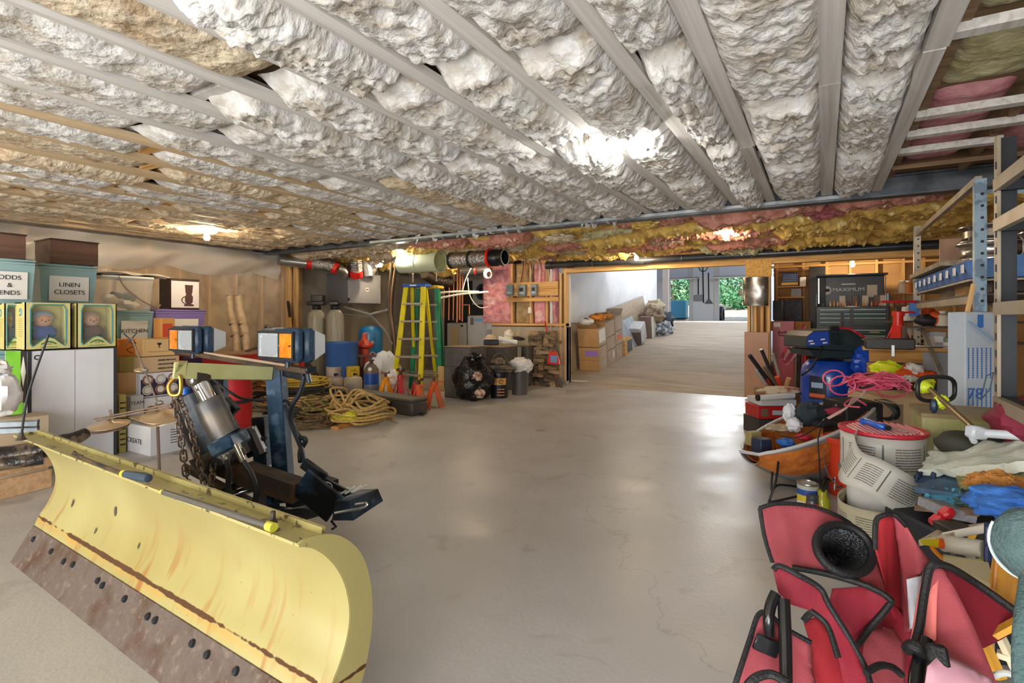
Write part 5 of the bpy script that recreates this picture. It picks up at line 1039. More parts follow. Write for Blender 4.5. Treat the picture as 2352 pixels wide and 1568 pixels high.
# speaker-like dark cabinets
CAB = mat('cabinet_charcoal', '#4a4745', .7, c2='#5b5652', ns=7, bump=.2, bs=20)
for (a, c, pt, pb, Y, dep, lb) in ((1020, 1080, 797, 912, None, .45, 'dark charcoal cabinet left of the black garbage bag'), (1096, 1158, 797, 893, None, .45, 'charcoal cabinet carrying caps and papers behind the garbage bag'), (1184, 1212, 795, 885, None, .4, 'dark brown cabinet beside the brick stack')):
    g0 = G(a, pb); P, s = yf(a, c, pt, None, g0.y, dep); s = (s[0], s[1], s[2]); tt = thing('cabinet', lb, 'cabinet', P, 0); B().box((0, 0, s[2] / 2), (s[0], dep, s[2]), b=.015).to('body', CAB, tt); B().box((0, 0, s[2] * .62), (s[0] * 1.005, dep * 1.005, .01)).to('seam', INK, tt, ang=0); B().box((0, 0, s[2] + .004), (s[0] * 1.01, dep * 1.01, .008)).to('dusty_top', mat('dusty_top', '#8d7a66', .9), tt, ang=0)
P2 = P; 
g0 = G(1160, 893); P, s = yf(1158, 1184, 797, None, g0.y + .12, .3); tt = thing('bin_side', 'pale grey slab wedged between the two dark cabinets', 'panel', P, 0); B().box((0, 0, s[2] / 2), (s[0], .12, s[2]), b=.01).to('panel', plain('#8a8884', .6), tt)
zc = 1.2 - 68 * (G(1096, 893) - CP).dot(FW) / FPX
for k, (px, z, sz, m, lb, sh_) in enumerate(((1120, 0, (.26, .2, .09), plain('#1c2436', .6), 'navy box under the beige cap on the charcoal cabinet', 'b'), (1118, .1, (.16, .12, .05), plain('#c9b79c', .8), 'beige cap on the navy box', 'c'), (1160, .02, (.2, .15, .05), plain('#d9d7d0', .7), 'white bag crumpled on the cabinet', 'c'), (1160, .12, (.13, .1, .09), plain('#e3ddd0', .8), 'white hat on top of the cabinet junk', 'c'), (1180, .08, (.22, .16, .04), plain('#26252a', .7), 'black jacket folded under the white hat', 'c'))):
    g = G(px, 888); P = (g.x, g.y + .12, zc + z + .01)
    tt = thing(('navy_box', 'cap', 'plastic_bag', 'hat', 'folded_jacket')[k], lb, ('box', 'cap', 'bag', 'hat', 'jacket')[k], P, TH)
    if sh_ == 'b': B().box((0, 0, sz[2] / 2), sz, b=.01).to('body', m, tt)
    else:
        B().blob((0, 0, sz[2] * .6), (sz[0] * .6, sz[1] * .6, sz[2]), .35, 3, k, 18, 12, flat=0).to('cloth', m, tt)
        if k in (1, 3): B().lathe([(sz[0] * .75, 0), (sz[0] * .75, .008), (sz[0] * .4, .02)], n=18).to('brim', m, tt)
tt = thing('paper_roll', 'white rolled paper lying across the black jacket', 'paper roll', D(1165, 782, 8.5)); wtube('roll', PAPER, tt, [D(1145, 776, 8.5), D(1188, 786, 8.5)], .035, 14, 0)
# garbage bag, bucket, bin
g = G(1086, 917); tt = thing('garbage_bag', 'shiny black garbage bag, torn and full, in front of the dark cabinets', 'bag', (g.x, g.y, 0), TH)
b = B(); b.blob((0, 0, .28), (.29, .25, .31), .22, 2.2, 31, 48, 34, flat=0); b.to('bag', mat('bag_black', '#0e0f12', .14, bump=4, bs=9, dist=1), tt); b = B(); b.blob((.04, 0, .58), (.12, .09, .08), .6, 3, 33, 22, 14); b.to('knot', MC['bag_black'], tt)
for k, q in enumerate(((.08, -.25, .36), (.12, -.22, .12))): B().blob(q, (.07, .02, .06), .4, 4, 34 + k, 14, 8).to('torn_patch', mat('torn_patch', '#c9b39a', .6, c2='#7a3a2a', ns=20), tt)
g = G(1147, 912); tt = thing('black_bucket', 'black pail with an orange label, a lumpy black sack draped on its rim', 'bucket', (g.x, g.y, 0), TH)
B().lathe([(0, 0), (.13, 0), (.15, .34), (.158, .34), (.158, .37), (.148, .37), (.13, .02), (0, .02)], n=32).to('pail', mat('pail_black', '#15181f', .3), tt)
B().sheet(lambda u, v: ((.146 + .003 * v) * math.sin(-.55 + 1.3 * u), -(.146 + .003 * v) * math.cos(-.55 + 1.3 * u), .2 + .1 * v), 8, 2, .002).to('orange_label', mat('label_tan', '#c9954e', .6), tt)
B().tube([(.03 + .028 * math.cos(k * .5), -.153, .25 + .028 * math.sin(k * .5)) for k in range(12)], .005, 5).to('ring_mark', INK, tt)
scrib(tt, -.03, .08, .03, .16, -.148, plain('#c98a5a', .6), 3, 4, h=.4)
b = B(); b.tube(curve([(-.15, 0, .35), (-.12, .02, .55), (0, .03, .66), (.12, .02, .55), (.15, 0, .35)], 6), .003, 5); b.to('wire_handle', M_zinc, tt)
g2 = (g.x, g.y, .375); tt = thing('black_sack', 'soft black sack with dusty scraps resting on the black pail', 'bag', g2, TH); b = B(); b.blob((0, 0, .05), (.23, .18, .08), .25, 2.5, 41, 28, 16); b.to('sack', mat('sack_black', '#33312f', .6, c2='#6f5f50', ns=9, lo=.5), tt); B().blob((-.02, 0, .15), (.11, .09, .06), .5, 4, 42, 20, 12).to('scraps', mat('scraps', '#8c7862', .9, c2='#3a2a20', ns=20), tt)
g = G(1194, 905); tt = thing('trash_bin', 'grey trash bin with a white liner bulging over its rim', 'bin', (g.x, g.y, 0), TH); B().lathe([(0, 0), (.12, 0), (.14, .36), (.148, .36), (.148, .38), (.13, .38), (.0, .3)], n=30).to('bin', mat('bin_grey', '#4d4a4a', .4, c2='#5d5551', ns=3), tt)
B().blob((.01, 0, .44), (.19, .17, .13), .25, 3, 51, 34, 22).to('liner', mat('liner', '#dcdad8', .3, bump=1.5, bs=12), tt)
# brick pile
g = G(1240, 888); tt = thing('brick_stack', 'rough stack of brown stone bricks leaning on the concrete by the red broom', 'brick stack', (g.x, 8.36, 0), 0); bp = V((g.x, 8.36, 0))
BR = [mat('brick_%d' % k, c, .9, c2=c2, ns=18, bump=.8, bs=30) for k, (c, c2) in enumerate((('#8d7459', '#6b5844'), ('#a38a6a', '#86704f'), ('#75634f', '#57493b'), ('#b09876', '#8f7858')))]
bms = [B().box((0, 0, 0), (.2, .1, .06), b=.006).mesh('brick', m, 0) for m in BR]; bms += [B().box((0, 0, 0), (.1, .1, .1), b=.006).mesh('brick', m, 0) for m in BR]
z = .032; row = 0
xl, xr_ = PY(1216, 0, 8.4).x - g.x, PY(1272, 0, 8.4).x - g.x
while z < .98:
    x = xl + (0 if z < .75 else 0) + R.uniform(0, .08); xe = xr_ * (1 - max(0, z - .35) * .55)
    while x < xe:
        k = R.randrange(8); wd = .2 if k < 4 else .105; rot = R.uniform(-.3, .3); tl = R.uniform(-.08, .08) if R.random() < .7 else R.uniform(-.35, .35)
        inst('brick', bms[k], tt, (x + wd / 2, R.uniform(-.05, .06), z + R.uniform(-.008, .012)), (0, tl, rot)); x += wd + R.uniform(-.03, .02)
    z += .062 + R.uniform(0, .012)
tt = thing('broom', 'red-handled broom with a clipped dustpan leaning on the wall beside the bricks', 'broom', (PY(1272, 880, 8.3).x, 8.3, 0), 0)
a, c = PY(1278, 876, 8.3), PY(1252, 738, 8.52); B().tube([a, c], .013, 8).to('handle', RED, tt, world=True)
m_ = a * .75 + c * .25; q = PY(1273, 822, 8.33); b = B(); o = W[tt].inverted() @ q
b.hexa([(o.x - .1, -.0, o.z - .1), (o.x + .14, -.0, o.z - .1), (o.x + .14, -.05, o.z - .1), (o.x - .1, -.05, o.z - .1), (o.x - .07, 0, o.z + .11), (o.x + .07, 0, o.z + .11), (o.x + .07, -.02, o.z + .11), (o.x - .07, -.02, o.z + .11)]); b.to('dustpan', REDT, tt, ang=20)
B().box((o.x + .03, -.055, o.z - .01), (.13, .004, .12)).to('sticker', plain('#7f9acb', .5), tt, ang=0)
o = W[tt].inverted() @ a; b = B(); b.hexa([(o.x - .12, -.03, 0), (o.x + .12, -.03, 0), (o.x + .12, .03, 0), (o.x - .12, .03, 0), (o.x - .03, -.02, .16), (o.x + .03, -.02, .16), (o.x + .03, .02, .16), (o.x - .03, .02, .16)]); b.to('bristles', plain('#5b4a40', .9), tt, ang=20)
# water heater, appliance, furnace, pipes
LG = mat('appliance_grey', '#b9babd', .35, c2='#b0b1b5', ns=2)
P, s = yf(1073, 1130, 724, None, 9.05, .5); tt = thing('water_heater', 'tall light grey electric heater cabinet with a blue badge, left of the pink wall', 'water heater', P, 0)
w_, d, h = s; B().box((0, 0, h / 2), s, b=.02).to('cabinet', LG, tt); B().box((0, -d / 2 - .003, h - .09), (w_ * .38, .005, .06), b=.01).to('blue_badge', plain('#6f9fe0', .4), tt); B().box((-w_ * .3, -d / 2 - .003, h - .12), (.08, .004, .15)).to('warning_label', plain('#6a6866', .5), tt, ang=0); B().box((.02, -d / 2 - .003, h * .6), (w_ * .45, .006, h * .3), b=.004).to('access_panel', LG, tt); B().box((w_ * .4, -d / 2 - .003, h - .15), (w_ * .18, .004, .26)).to('data_plate', PAPER, tt, ang=0)
for x in (.55, .9): B().tube([(w_ / 2 * (2 * x - 1), 0, h), (w_ / 2 * (2 * x - 1), 0, h + .38)], .02, 10).to('white_pipe', PVC, tt)
P, s = yf(1026, 1071, 741, None, 9.3, .5); tt = thing('boiler_cabinet', 'grey cabinet with a tan label between the green ladder and the water heater', 'cabinet', P, 0); w_, d, h = s; B().box((0, 0, h / 2), s, b=.02).to('cabinet', mat('appliance_dim', '#a5a19b', .4), tt); B().box((-w_ * .1, -d / 2 - .003, h * .72), (w_ * .42, .004, h * .4)).to('tan_label', plain('#b39d76', .7), tt, ang=0); B().box((w_ * .28, -d / 2 - .003, h * .94), (.07, .004, .04)).to('dark_badge', INK, tt, ang=0)
B().box((-w_ * .3, 0, h + .05), (.12, .3, .1), b=.01).to('black_controls', INK, tt)
P, s = yf(1020, 1130, 645, None, 9.75, .4); tt = thing('furnace', 'furnace painted black for the shade behind the pipes, with a grey round-holed plenum', 'furnace', P, 0); w_, d, h = s; B().box((0, 0, h / 2), s, b=.01).to('cabinet', plain('#1d1b1c', .6), tt)  # cabinet coloured black to stand in for the dark background here
Pp, sp_ = yf(1086, 1130, 640, 698, 9.6, .1); o = W[tt].inverted() @ V(Pp)
b = B(); cx, cz = o.x, o.z + sp_[2] * .48; n = 24; rr_ = sp_[2] * .33; sq_ = []
for k in range(n):
    a_ = 2 * pi * k / n; m_ = max(abs(math.cos(a_)), abs(math.sin(a_))); sq_.append((cx + sp_[0] / 2 * math.cos(a_) / m_, cz + sp_[2] / 2 * math.sin(a_) / m_))
vs = [(x, o.y - .06, z) for x, z in sq_] + [(cx + rr_ * .95 * math.cos(2 * pi * k / n), o.y - .06, cz + rr_ * math.sin(2 * pi * k / n)) for k in range(n)] + [(cx + rr_ * .95 * math.cos(2 * pi * k / n), o.y + .06, cz + rr_ * math.sin(2 * pi * k / n)) for k in range(n)]
b.add(vs, [(k, (k + 1) % n, n + (k + 1) % n, n + k) for k in range(n)] + [(n + k, n + (k + 1) % n, 2 * n + (k + 1) % n, 2 * n + k) for k in range(n)]); b.to('plenum_plate', mat('galv_plate', '#a5a9ab', .4, .4), tt)
B().box((cx, o.y + .05, cz + 0), (.12, .02, sp_[2] * .6)).to('inner_vane', plain('#4b4b4f', .5), tt, ang=0)
tt = thing('copper_pipes', 'bundle of thin copper pipes rising to the ceiling behind the green ladder', 'pipe', D(1050, 740, 10.3))
for x0, y0, y1, r_ in ((1051, 612, 740, .018), (1057, 610, 735, .018), (1063, 612, 738, .016), (1032, 650, 735, .014), (1020, 665, 730, .012), (1042, 630, 735, .012)): wtube('pipe', CU, tt, [D(x0, y0, 10.1), D(x0 - 1, y1, 10.1)], r_, 8, 0)
wtube('pipe', CU, tt, [D(1060, 700, 10.0), D(1078, 700, 10.0), D(1078, 722, 10.0)], .015, 8, 0)
tt = thing('white_pipes', 'white plastic pipes crossing in front of the furnace to the water heater', 'pipe', D(1060, 672, 9.2))
for q in ([D(1012, 672, 9.4), D(1055, 669, 9.3), D(1100, 670, 9.25)], [D(1012, 684, 9.4), D(1060, 675, 9.3), D(1122, 670, 9.2)]): wtube('pipe', PVC, tt, q, .018, 8)
for q in ([D(1083, 614, 9.2), D(1070, 640, 9.2), D(1062, 670, 9.2)], [D(1074, 638, 9.1), D(1080, 680, 9.1), D(1100, 705, 9.1), D(1122, 704, 9.1)]): wtube('wire', PVC, tt, q, .008, 6)
tt = thing('cable_loop', 'coiled white cable hanging above the round-holed plate', 'cable', D(1121, 628, 9.3), 0)
for k in range(4): B().tube([D(1120 + k * 1.0 + (9 - k) * math.cos(g_), 628 + k * .8 + (11 - k) * math.sin(g_), 9.3 - .02 * k) for g_ in [j * pi / 8 for j in range(16)]], .008, 6, True).to('loop', PVC, tt, world=True)
tt = flex(D(1000, 640, 9.8), 'dark crinkled duct sagging behind the ladder caps', [D(975, 628, 9.6), D(1000, 642, 9.8), D(1035, 648, 10)], .1, mat('dark_foil', '#5d554e', .25, .9, bump=2.5, bs=30))
tt = thing('yellow_wrap', 'yellow insulation sleeve above the ladders under the green pipe', 'duct', D(1020, 622, 9.0)); b = B(); b.blob(W[tt].inverted() @ D(1022, 622, 9.0), (.22, .12, .09), .3, 3, 61, 24, 14); b.to('sleeve', M_by, tt)
# big pipe hung along the ceiling
Yp = 6.45; zp = 1.2 + 138 * 7.5 / FPX
def yl(px): return PY(px, 590, Yp).x
xA, xB_, xC, xD, xE = yl(922), yl(1012), yl(1038), yl(1128), yl(1160)
tt = thing('green_pipe', 'fat pale green plastic pipe hung under the ceiling, open at its right end', 'pipe', (xA, Yp, zp)); GPI = mat('pale_green_pvc', '#c3cbb0', .35, c2='#b3bb9f', ns=2)
MX = W[tt].inverted() @ Matrix.Translation((xA, Yp, zp)) @ Matrix.Rotation(pi / 2, 4, 'Y')
b = B(); L1 = xB_ - xA; b.lathe([(.15, 0), (.15, L1 * .45), (.155, L1 * .45), (.155, L1 * .47), (.15, L1 * .47), (.15, L1 * .86), (.162, L1 * .87), (.162, L1), (.152, L1), (.14, L1 * .8), (.14, 0)], n=36, M=MX); b.to('pipe', GPI, tt)
b = B(); b.lathe([(.0, L1 * .9), (.14, L1 * .9), (.145, L1 * .98)], n=30, M=MX); b.to('inner_cap', mat('green_inner', '#9aa377', .3), tt)
for f_ in (.3, .9): B().bar((L1 * f_, 0, -.3), (L1 * f_, 0, .14), .02, .006).to('hanger', M_zinc, tt)
tt = thing('foil_duct', 'shiny foil-wrapped duct with black bands right of the green pipe', 'duct', (xC, Yp, zp)); MX = W[tt].inverted() @ Matrix.Translation((xC, Yp, zp)) @ Matrix.Rotation(pi / 2, 4, 'Y'); L2 = xD - xC
q = [(.115 + .004 * math.sin(k * 2.3), L2 * k / 30) for k in range(31)]; B().lathe([(0, 0)] + q + [(0, L2)], n=26, M=MX).to('sleeve', FOIL, tt)
for f_ in (.0, .5): B().lathe([(.118, L2 * f_ - .012), (.125, L2 * f_ - .012), (.125, L2 * f_ + .025), (.118, L2 * f_ + .025)], n=26, M=MX).to('black_band', INK, tt)
B().lathe([(.12, L2 - .03), (.14, L2 - .03), (.14, L2 + .01), (.12, L2 + .01)], n=26, M=MX).to('red_tape', REDT, tt)
L3 = xE - xC; B().lathe([(.12, L2), (.12, L3 - .12), (.105, L3 - .1), (.11, L3 - .05), (.118, L3 - .05), (.118, L3), (.1, L3), (.095, L2 + .02), (0, L2 + .02)], n=28, M=MX).to('black_connector', plain('#17181c', .35), tt)
for f_ in (.2, .8): B().bar((L2 * f_, 0, .1), (L2 * f_, 0, ZC - zp), .015, .005).to('hanger', M_zinc, tt)
# dark background pipes
tt = thing('metal_duct', 'short metal duct with a red band behind the white cable loop', 'duct', D(1085, 620, 9.6)); wtube('pipe', plain('#8f9092', .3, metal=.8), tt, [D(1060, 622, 9.7), D(1128, 618, 9.5)], .075, 16, 0); wtube('red_tape', REDT, tt, [D(1089, 620, 9.55), D(1093, 620, 9.55)], .085, 16, 0)
# junction boxes on the boards
JG = mat('junction_grey', '#6f7f8a', .4)
for k, (a, c, t_, b_) in enumerate(((1162, 1177, 653, 678), (1189, 1206, 653, 679), (1218, 1232, 652, 678))):
    Y = YH - .035; P, s = yf(a, c, t_, b_, Y - .07, .07); tt = thing('junction_box', ('leftmost', 'middle', 'rightmost')[k] + ' of three grey electrical boxes on the wooden boards', 'electrical box', P, 0); B().box((0, 0, s[2] / 2), s, b=.006).to('box', JG, tt)
    if k: B().box((0, -s[1] / 2 - .004, s[2] * .55), (s[0] * .5, .008, s[2] * .3), b=.003).to('switch', INK, tt)
    B().box((0, -s[1] / 2 - .002, s[2] * .25), (s[0] * .6, .004, s[2] * .12)).to('label', plain('#a9bccb', .5), tt, ang=0)
tt = thing('outlet_box', 'white outlet box on the pink insulated bay', 'electrical box', PY(1217, 712, YH - .02), 0); B().box((0, 0, 0), (.06, .04, .11), b=.004).to('plate', PAPER, tt)
tt = thing('wall_cables', 'red, grey and white cables looping down the stud bays above the boards', 'cable', PY(1215, 620, YH), 0)
for k, (x0, x1, m) in enumerate(((1200, 1196, BLKC), (1212, 1222, BLKC), (1233, 1238, plain('#d8d3cc', .5)), (1236, 1244, plain('#a5484f', .5)), (1206, 1198, plain('#b5503f', .5)), (1225, 1216, plain('#8c9096', .5)), (1247, 1262, plain('#d9d4c6', .5)))):
    wtube('cable', m, tt, [PY(x0, 590, YH - .08), PY((x0 + x1) / 2 + 4, 615, YH - .08), PY(x1, 648, YH - .08)], .008, 6)
# black drain pipe along the header
tt = thing('drain_pipe', 'long black drain pipe running across the header over the ramp opening', 'pipe', (-3.9, YH - .12, 2.1)); a, c = PY(1262, 609, YH - .12), PY(2165, 561, YH - .12)
z_ = 2.115; a.z = c.z = z_; DP = mat('abs_black', '#26292f', .3, c2='#33363c', ns=4)
B().tube([a, c], .055, 20).to('pipe', DP, tt, world=True)
for f_ in (.0, .075, .28, .3): q = a * (1 - f_) + c * f_; B().tube([q - V((.06, 0, 0)), q + V((.06, 0, 0))], .068, 20).to('coupling', DP, tt, world=True)
for f_ in (.15, .42, .6, .8): q = a * (1 - f_) + c * f_; B().tube([q + V((0, .0 + .06 * math.cos(g_), .06 * math.sin(g_))) for g_ in [k * pi / 6 for k in range(12)]], .005, 5, True).to('strap', M_zinc, tt, world=True)
# ================================================================ RAMP STORAGE
SL = ZR / (YE - 8.66); AT = math.atan(SL)
def RG(px, py):
    r = ray(px, py); k = (HC + SL * 8.66) / (SL * r.y - r.z); return CP + r * k
def rampthing(name, lab, cat, P, rz=0, group=None):
    o = thing(name, lab, cat, P, 0, group); o.rotation_euler = (AT, 0, rz); W[o] = Matrix.Translation(P) @ Matrix.Rotation(rz, 4, 'Z') @ Matrix.Rotation(AT, 4, 'X'); return o
XF = RG(1375, 855).x
cq = RG(1378, 853); lev = [[(0, .2), (.2, .25), (.46, .36)], [(0, .29), (.3, .25), (.56, .3)], [(0, .3), (.31, .27), (.59, .3)]]
lbl = [['lowest brown carton of the front column on the ramp', 'brown carton with a purple label, second in the front column', 'brown carton with an open top and white side label, top of the front column'],
       ['grey-tan carton at the foot of the middle column with a small white tag', 'grey-tan carton midway up the middle column', 'grey-tan carton on top of the middle column'],
       ['grey-tan carton at the foot of the rear column', 'grey-tan carton midway up the rear column with an orange mark', 'open grey-tan carton on top of the rear column']]
CG = mat('carton_greytan', '#bcab97', .85, c2='#ad9b86', ns=3); y = cq.y; 
for ci, px_ in enumerate(((0, .42), (.44, .5), (.96, .45))):
    for li, (z0_, h_) in enumerate(lev[ci]):
        yy = cq.y + px_[0] + px_[1] / 2; L = px_[1]; wd = .42 if ci == 0 else .36
        xx = XF - wd / 2 - (.0 if li else 0); zg = (yy - 8.66) * SL + z0_ + .004
        tt = rampthing('carton', lbl[ci][li], 'box', (xx, yy - z0_ * SL, zg))
        m = CARD if ci == 0 else CG
        B().box((0, 0, h_ / 2), (wd, L, h_), b=.004).to('body', m, tt)
        B().box((wd / 2 + .001, 0, h_ / 2), (.003, L * .99, h_ * .98)).to('pale_side', CG, tt, ang=0)
        if (ci, li) == (0, 1): B().box((.06, -L / 2 - .002, h_ * .55), (.26, .003, h_ * .45)).to('purple_label', plain('#9a7ac5', .6), tt, ang=0)
        if (ci, li) == (0, 2): B().box((wd / 2 + .004, 0, h_ * .55), (.003, L * .8, h_ * .7)).to('white_label', PAPER, tt, ang=0)
        if (ci, li) == (1, 0): B().box((wd / 2 + .004, L * .2, h_ * .6), (.003, L * .15, h_ * .45)).to('white_tag', PAPER, tt, ang=0)
        if (ci, li) == (2, 1): B().box((wd / 2 + .004, 0, h_ * .5), (.003, L * .5, h_ * .4)).to('orange_mark', plain('#d8622c', .6), tt, ang=0)
        if li == 2:
            for sy in (-1, 1):
                f = B().box((0, 0, 0), (wd, L * .45, .004)).to('flap', m, tt, ang=0); f.location = (0, sy * L * .55, h_ + .05); f.rotation_euler = (sy * .7, 0, 0)
zt3 = .84
for k, (px, py, m, r_, lb) in enumerate(((1348, 738, plain('#e3e1de', .5), .1, 'white wrapped item in the open top of the front ramp column'), (1372, 728, plain('#c9822c', .5), .12, 'orange-brown bag sticking out of the ramp cartons'), (1392, 725, plain('#b5803a', .6), .1, 'tan bag with dark edges among the open ramp cartons'))):
    P = D(px, py, 9.9 + .25 * k); tt = thing('packed_item', lb, 'bag', P, 0); b = B(); b.blob((0, 0, 0), (r_ * 1.4, r_, r_ * .6), .35, 3, 70 + k, 20, 12); b.to('bag', m, tt); B().tube([(-r_, 0, .02), (0, -r_, .06), (r_, 0, .02)], .008, 6).to('dark_edge', INK, tt)
g = G(1335, 868); tt = thing('flat_carton', 'opened flattened carton lying at the foot of the ramp', 'box', (g.x, g.y, 0), 0)
a, b4, c, dd_ = G(1297, 876, .03), G(1350, 878, .03), G(1374, 858, .03), G(1330, 857, .03); b = B(); b.hexa([V((q.x, q.y, .004)) for q in (a, b4, c, dd_)] + [a, b4, c, dd_]); b.to('body', CARD, tt, world=True, ang=0)
up_ = V((0, 0, .01)); b = B(); b.hexa([a + up_, b4 + up_, b4 + up_ * 2, a + up_ * 2, a + V((0, .1, .01)), b4 + V((0, .1, .01)), b4 + V((0, .1, .02)), a + V((0, .1, .02))]); b.to('white_edge', WHT, tt, world=True, ang=0)
b = B(); b.hexa([dd_, c, c + V((0, .04, .12)), dd_ + V((0, .04, .12)), dd_ + V((0, .01, 0)), c + V((0, .01, 0)), c + V((0, .05, .12)), dd_ + V((0, .05, .12))]); b.to('raised_flap', CARD, tt, world=True, ang=0)
q = RG(1432, 815); tt = rampthing('fruit_crate', 'small wooden crate with a dark printed side next to the ramp cartons', 'crate', (XF - .1, q.y + .15, (q.y + .15 - 8.66) * SL)); B().box((0, 0, .17), (.3, .5, .34), b=.004).to('body', W_yx, tt); B().box((.152, .05, .17), (.004, .32, .26)).to('dark_print', plain('#2f4a52', .5), tt, ang=0)
def lean(name, lab, cat, px0, px1, h, m, thick=.03, x0=XF - .05, x1=XW2 + .05, slab=None):
    a, c = RG(px0, 800), RG(px1, 800); y0 = PX(px0, 760, x0).y; y1 = PX(px1, 760, x0).y
    tt = thing(name, lab, cat, (x0, y0, (y0 - 8.66) * SL)); b = B(); z0_, z1_ = (y0 - 8.66) * SL + .01, (y1 - 8.66) * SL + .01
    o = [V((x0, y0, z0_)), V((x0, y1, z1_)), V((x1, y1, z1_ + h)), V((x1, y0, z0_ + h))]; b.hexa(o + [p + V((-thick, 0, -.01)) for p in o]); b.to('sheet', m, tt, world=True, ang=0); return tt
STN = mat('stone_sheet', '#b3a48e', .8, c2='#97866f', ns=9, st=(1, 2, 4))
lean('stone_sheet', 'long sheet with a beige stone pattern leaning on the white ramp wall', 'panel', 1424, 1496, .95, STN, x0=XF - .22)
lean('panel_sheet', 'pale blue-grey sheet leaning in front of the stone-patterned one', 'panel', 1428, 1475, .62, mat('blue_grey_sheet', '#b3bcc6', .6, c2='#9ba5b0', ns=4), x0=XF - .05, x1=XF - .3)
y0 = PX(1472, 760, XF).y; tt = rampthing('metal_case', 'silver metal box tilted against the sheets on the ramp', 'box', (XF - .1, y0, (y0 - 8.66) * SL)); B().box((0, .1, .26), (.3, .45, .42), rot=Matrix.Rotation(.25, 4, 'X'), b=.02).to('body', mat('silver_case', '#c6c6c8', .3, .5), tt); B().box((0, -.12, .2), (.3, .05, .35), b=.01).to('dark_face', plain('#5d5048', .5), tt)
y0 = PX(1498, 760, XF).y; tt = rampthing('tall_box', 'brown and white tall box beyond the silver one on the ramp', 'box', (XF - .1, y0, (y0 - 8.66) * SL)); B().box((0, 0, .27), (.3, .4, .54), b=.01).to('body', plain('#77645c', .6), tt); B().box((.155, 0, .27), (.01, .38, .52)).to('white_side', plain('#d6d4c6', .6), tt, ang=0)
for k, (px, py, r_, m, lb) in enumerate(((1500, 722, .28, mat('fur_brown', '#9a8b78', .9, c2='#6a5a4a', ns=8, bump=1), 'brown bundle on top of the tall ramp box'), (1512, 755, .35, mat('dotted_bag', '#5b6672', .7, c2='#c9ccd0', ns=14, lo=.5, hi=.56), 'patterned blue-white bag near the top of the ramp'), (1524, 735, .28, mat('navy_bag', '#2c3c4c', .7), 'dark navy bag near the top of the ramp'), (1505, 705, .25, mat('cream_bundle', '#b9ac94', .9, bump=1), 'cream bundle highest on the ramp heap'), (1528, 765, .25, mat('white_bundle', '#b6bcc4', .8, c2='#5a6674', ns=9), 'pale bundle at the ramp edge by the post'))):
    P = D(px, py, 13.5 + k * .2); tt = thing('bundle', lb, 'bag', P, 0); b = B(); b.blob((0, 0, 0), (r_, r_, r_ * .8), .35, 2.5, 80 + k, 20, 14); b.to('bundle', m, tt)
# garage: tools on the pier, kerosene of light, bushes outside
def gp(px, py, Y=YG - .1): return PY(px, py, Y)
tt = thing('snow_shovel', 'grey snow shovel hanging on the garage pier', 'shovel', gp(1604 + 15, 660), 0); wtube('handle', INK, tt, [gp(1603 + 1, 640), gp(1604, 676)], .03, 6, 0)
bpr = B(); 
tt2 = thing('garden_rake', 'garden rake hanging on the garage pier right of the shovel', 'rake', gp(1628, 660), 0); wtube('handle', INK, tt2, [gp(1627, 626), gp(1628, 690)], .028, 6, 0)
for k in range(9): wtube('tine', plain('#5d5b5c', .5), tt2, [gp(1628, 686), gp(1619 + k * 2.3, 697)], .02, 5, 0)
q = gp(1604, 684); b = B(); b.box(W[tt].inverted() @ q, (.42, .05, .28), b=.03); b.to('scoop', plain('#77797d', .5), tt)
tt3 = thing('long_pole', 'dark pole hanging between the shovel and the rake', 'pole', gp(1615, 650), 0); wtube('pole', INK, tt3, [gp(1614, 612), gp(1616, 695)], .03, 6, 0); wtube('hook', INK, tt3, [gp(1604, 612), gp(1610, 622), gp(1620, 622), gp(1626, 612)], .02, 6)
tt4 = thing('tire', 'black tire edge standing at the right garage opening', 'tire', gp(1657, 724, YG + .6), 0); B().lathe([(.3, -.1), (.42, -.08), (.42, .08), (.3, .1), (.3, -.1)], n=28, M=Matrix.Translation((0, 0, 0)) @ Matrix.Rotation(pi / 2, 4, 'Y')).to('tread', M_rub, tt4)
q = gp(1555, 688, YG + 2); tt5 = thing('blue_crate', 'blue-green crate outside the left garage opening', 'crate', (q.x, q.y, .9), 0); B().box((0, 0, .7), (1.0, .6, .9), b=.02).to('body', plain('#3f7f95', .5), tt5)
LF = [mat('leaf_%d' % k, c, .6, spec=.3) for k, c in enumerate(('#4f8f62', '#6fae74', '#3c7350', '#9cc795'))]
rb = random.Random(5)
def bush(P, rx, ry, rz_, n, lab):
    tt = thing('bush', lab, 'bush', P, 0)
    for mi in range(4):
        b = B()
        for k in range(n // 4):
            a_, t_ = rb.uniform(0, 2 * pi), rb.uniform(0, pi); q = rb.uniform(.6, 1) ** .5
            c_ = V((rx * q * math.sin(t_) * math.cos(a_), ry * q * math.sin(t_) * math.sin(a_), rz_ + rz_ * q * math.cos(t_))); s_ = rb.uniform(.06, .14)
            u_ = V((rb.uniform(-1, 1), rb.uniform(-1, 1), rb.uniform(-1, 1))).normalized() * s_; v_ = u_.cross(V((rb.uniform(-1, 1), rb.uniform(-1, 1), rb.uniform(-1, 1)))).normalized() * s_ * .6
            b.add([c_ - u_, c_ - v_, c_ + u_, c_ + v_], [(0, 1, 2, 3)])
        b.to('foliage', LF[mi], tt, ang=0, kind='stuff')
    b = B(); b.tube([(0, 0, 0), (.05, 0, rz_)], [.12, .05], 8); b.to('trunk', plain('#5d4a3a', .9), tt)
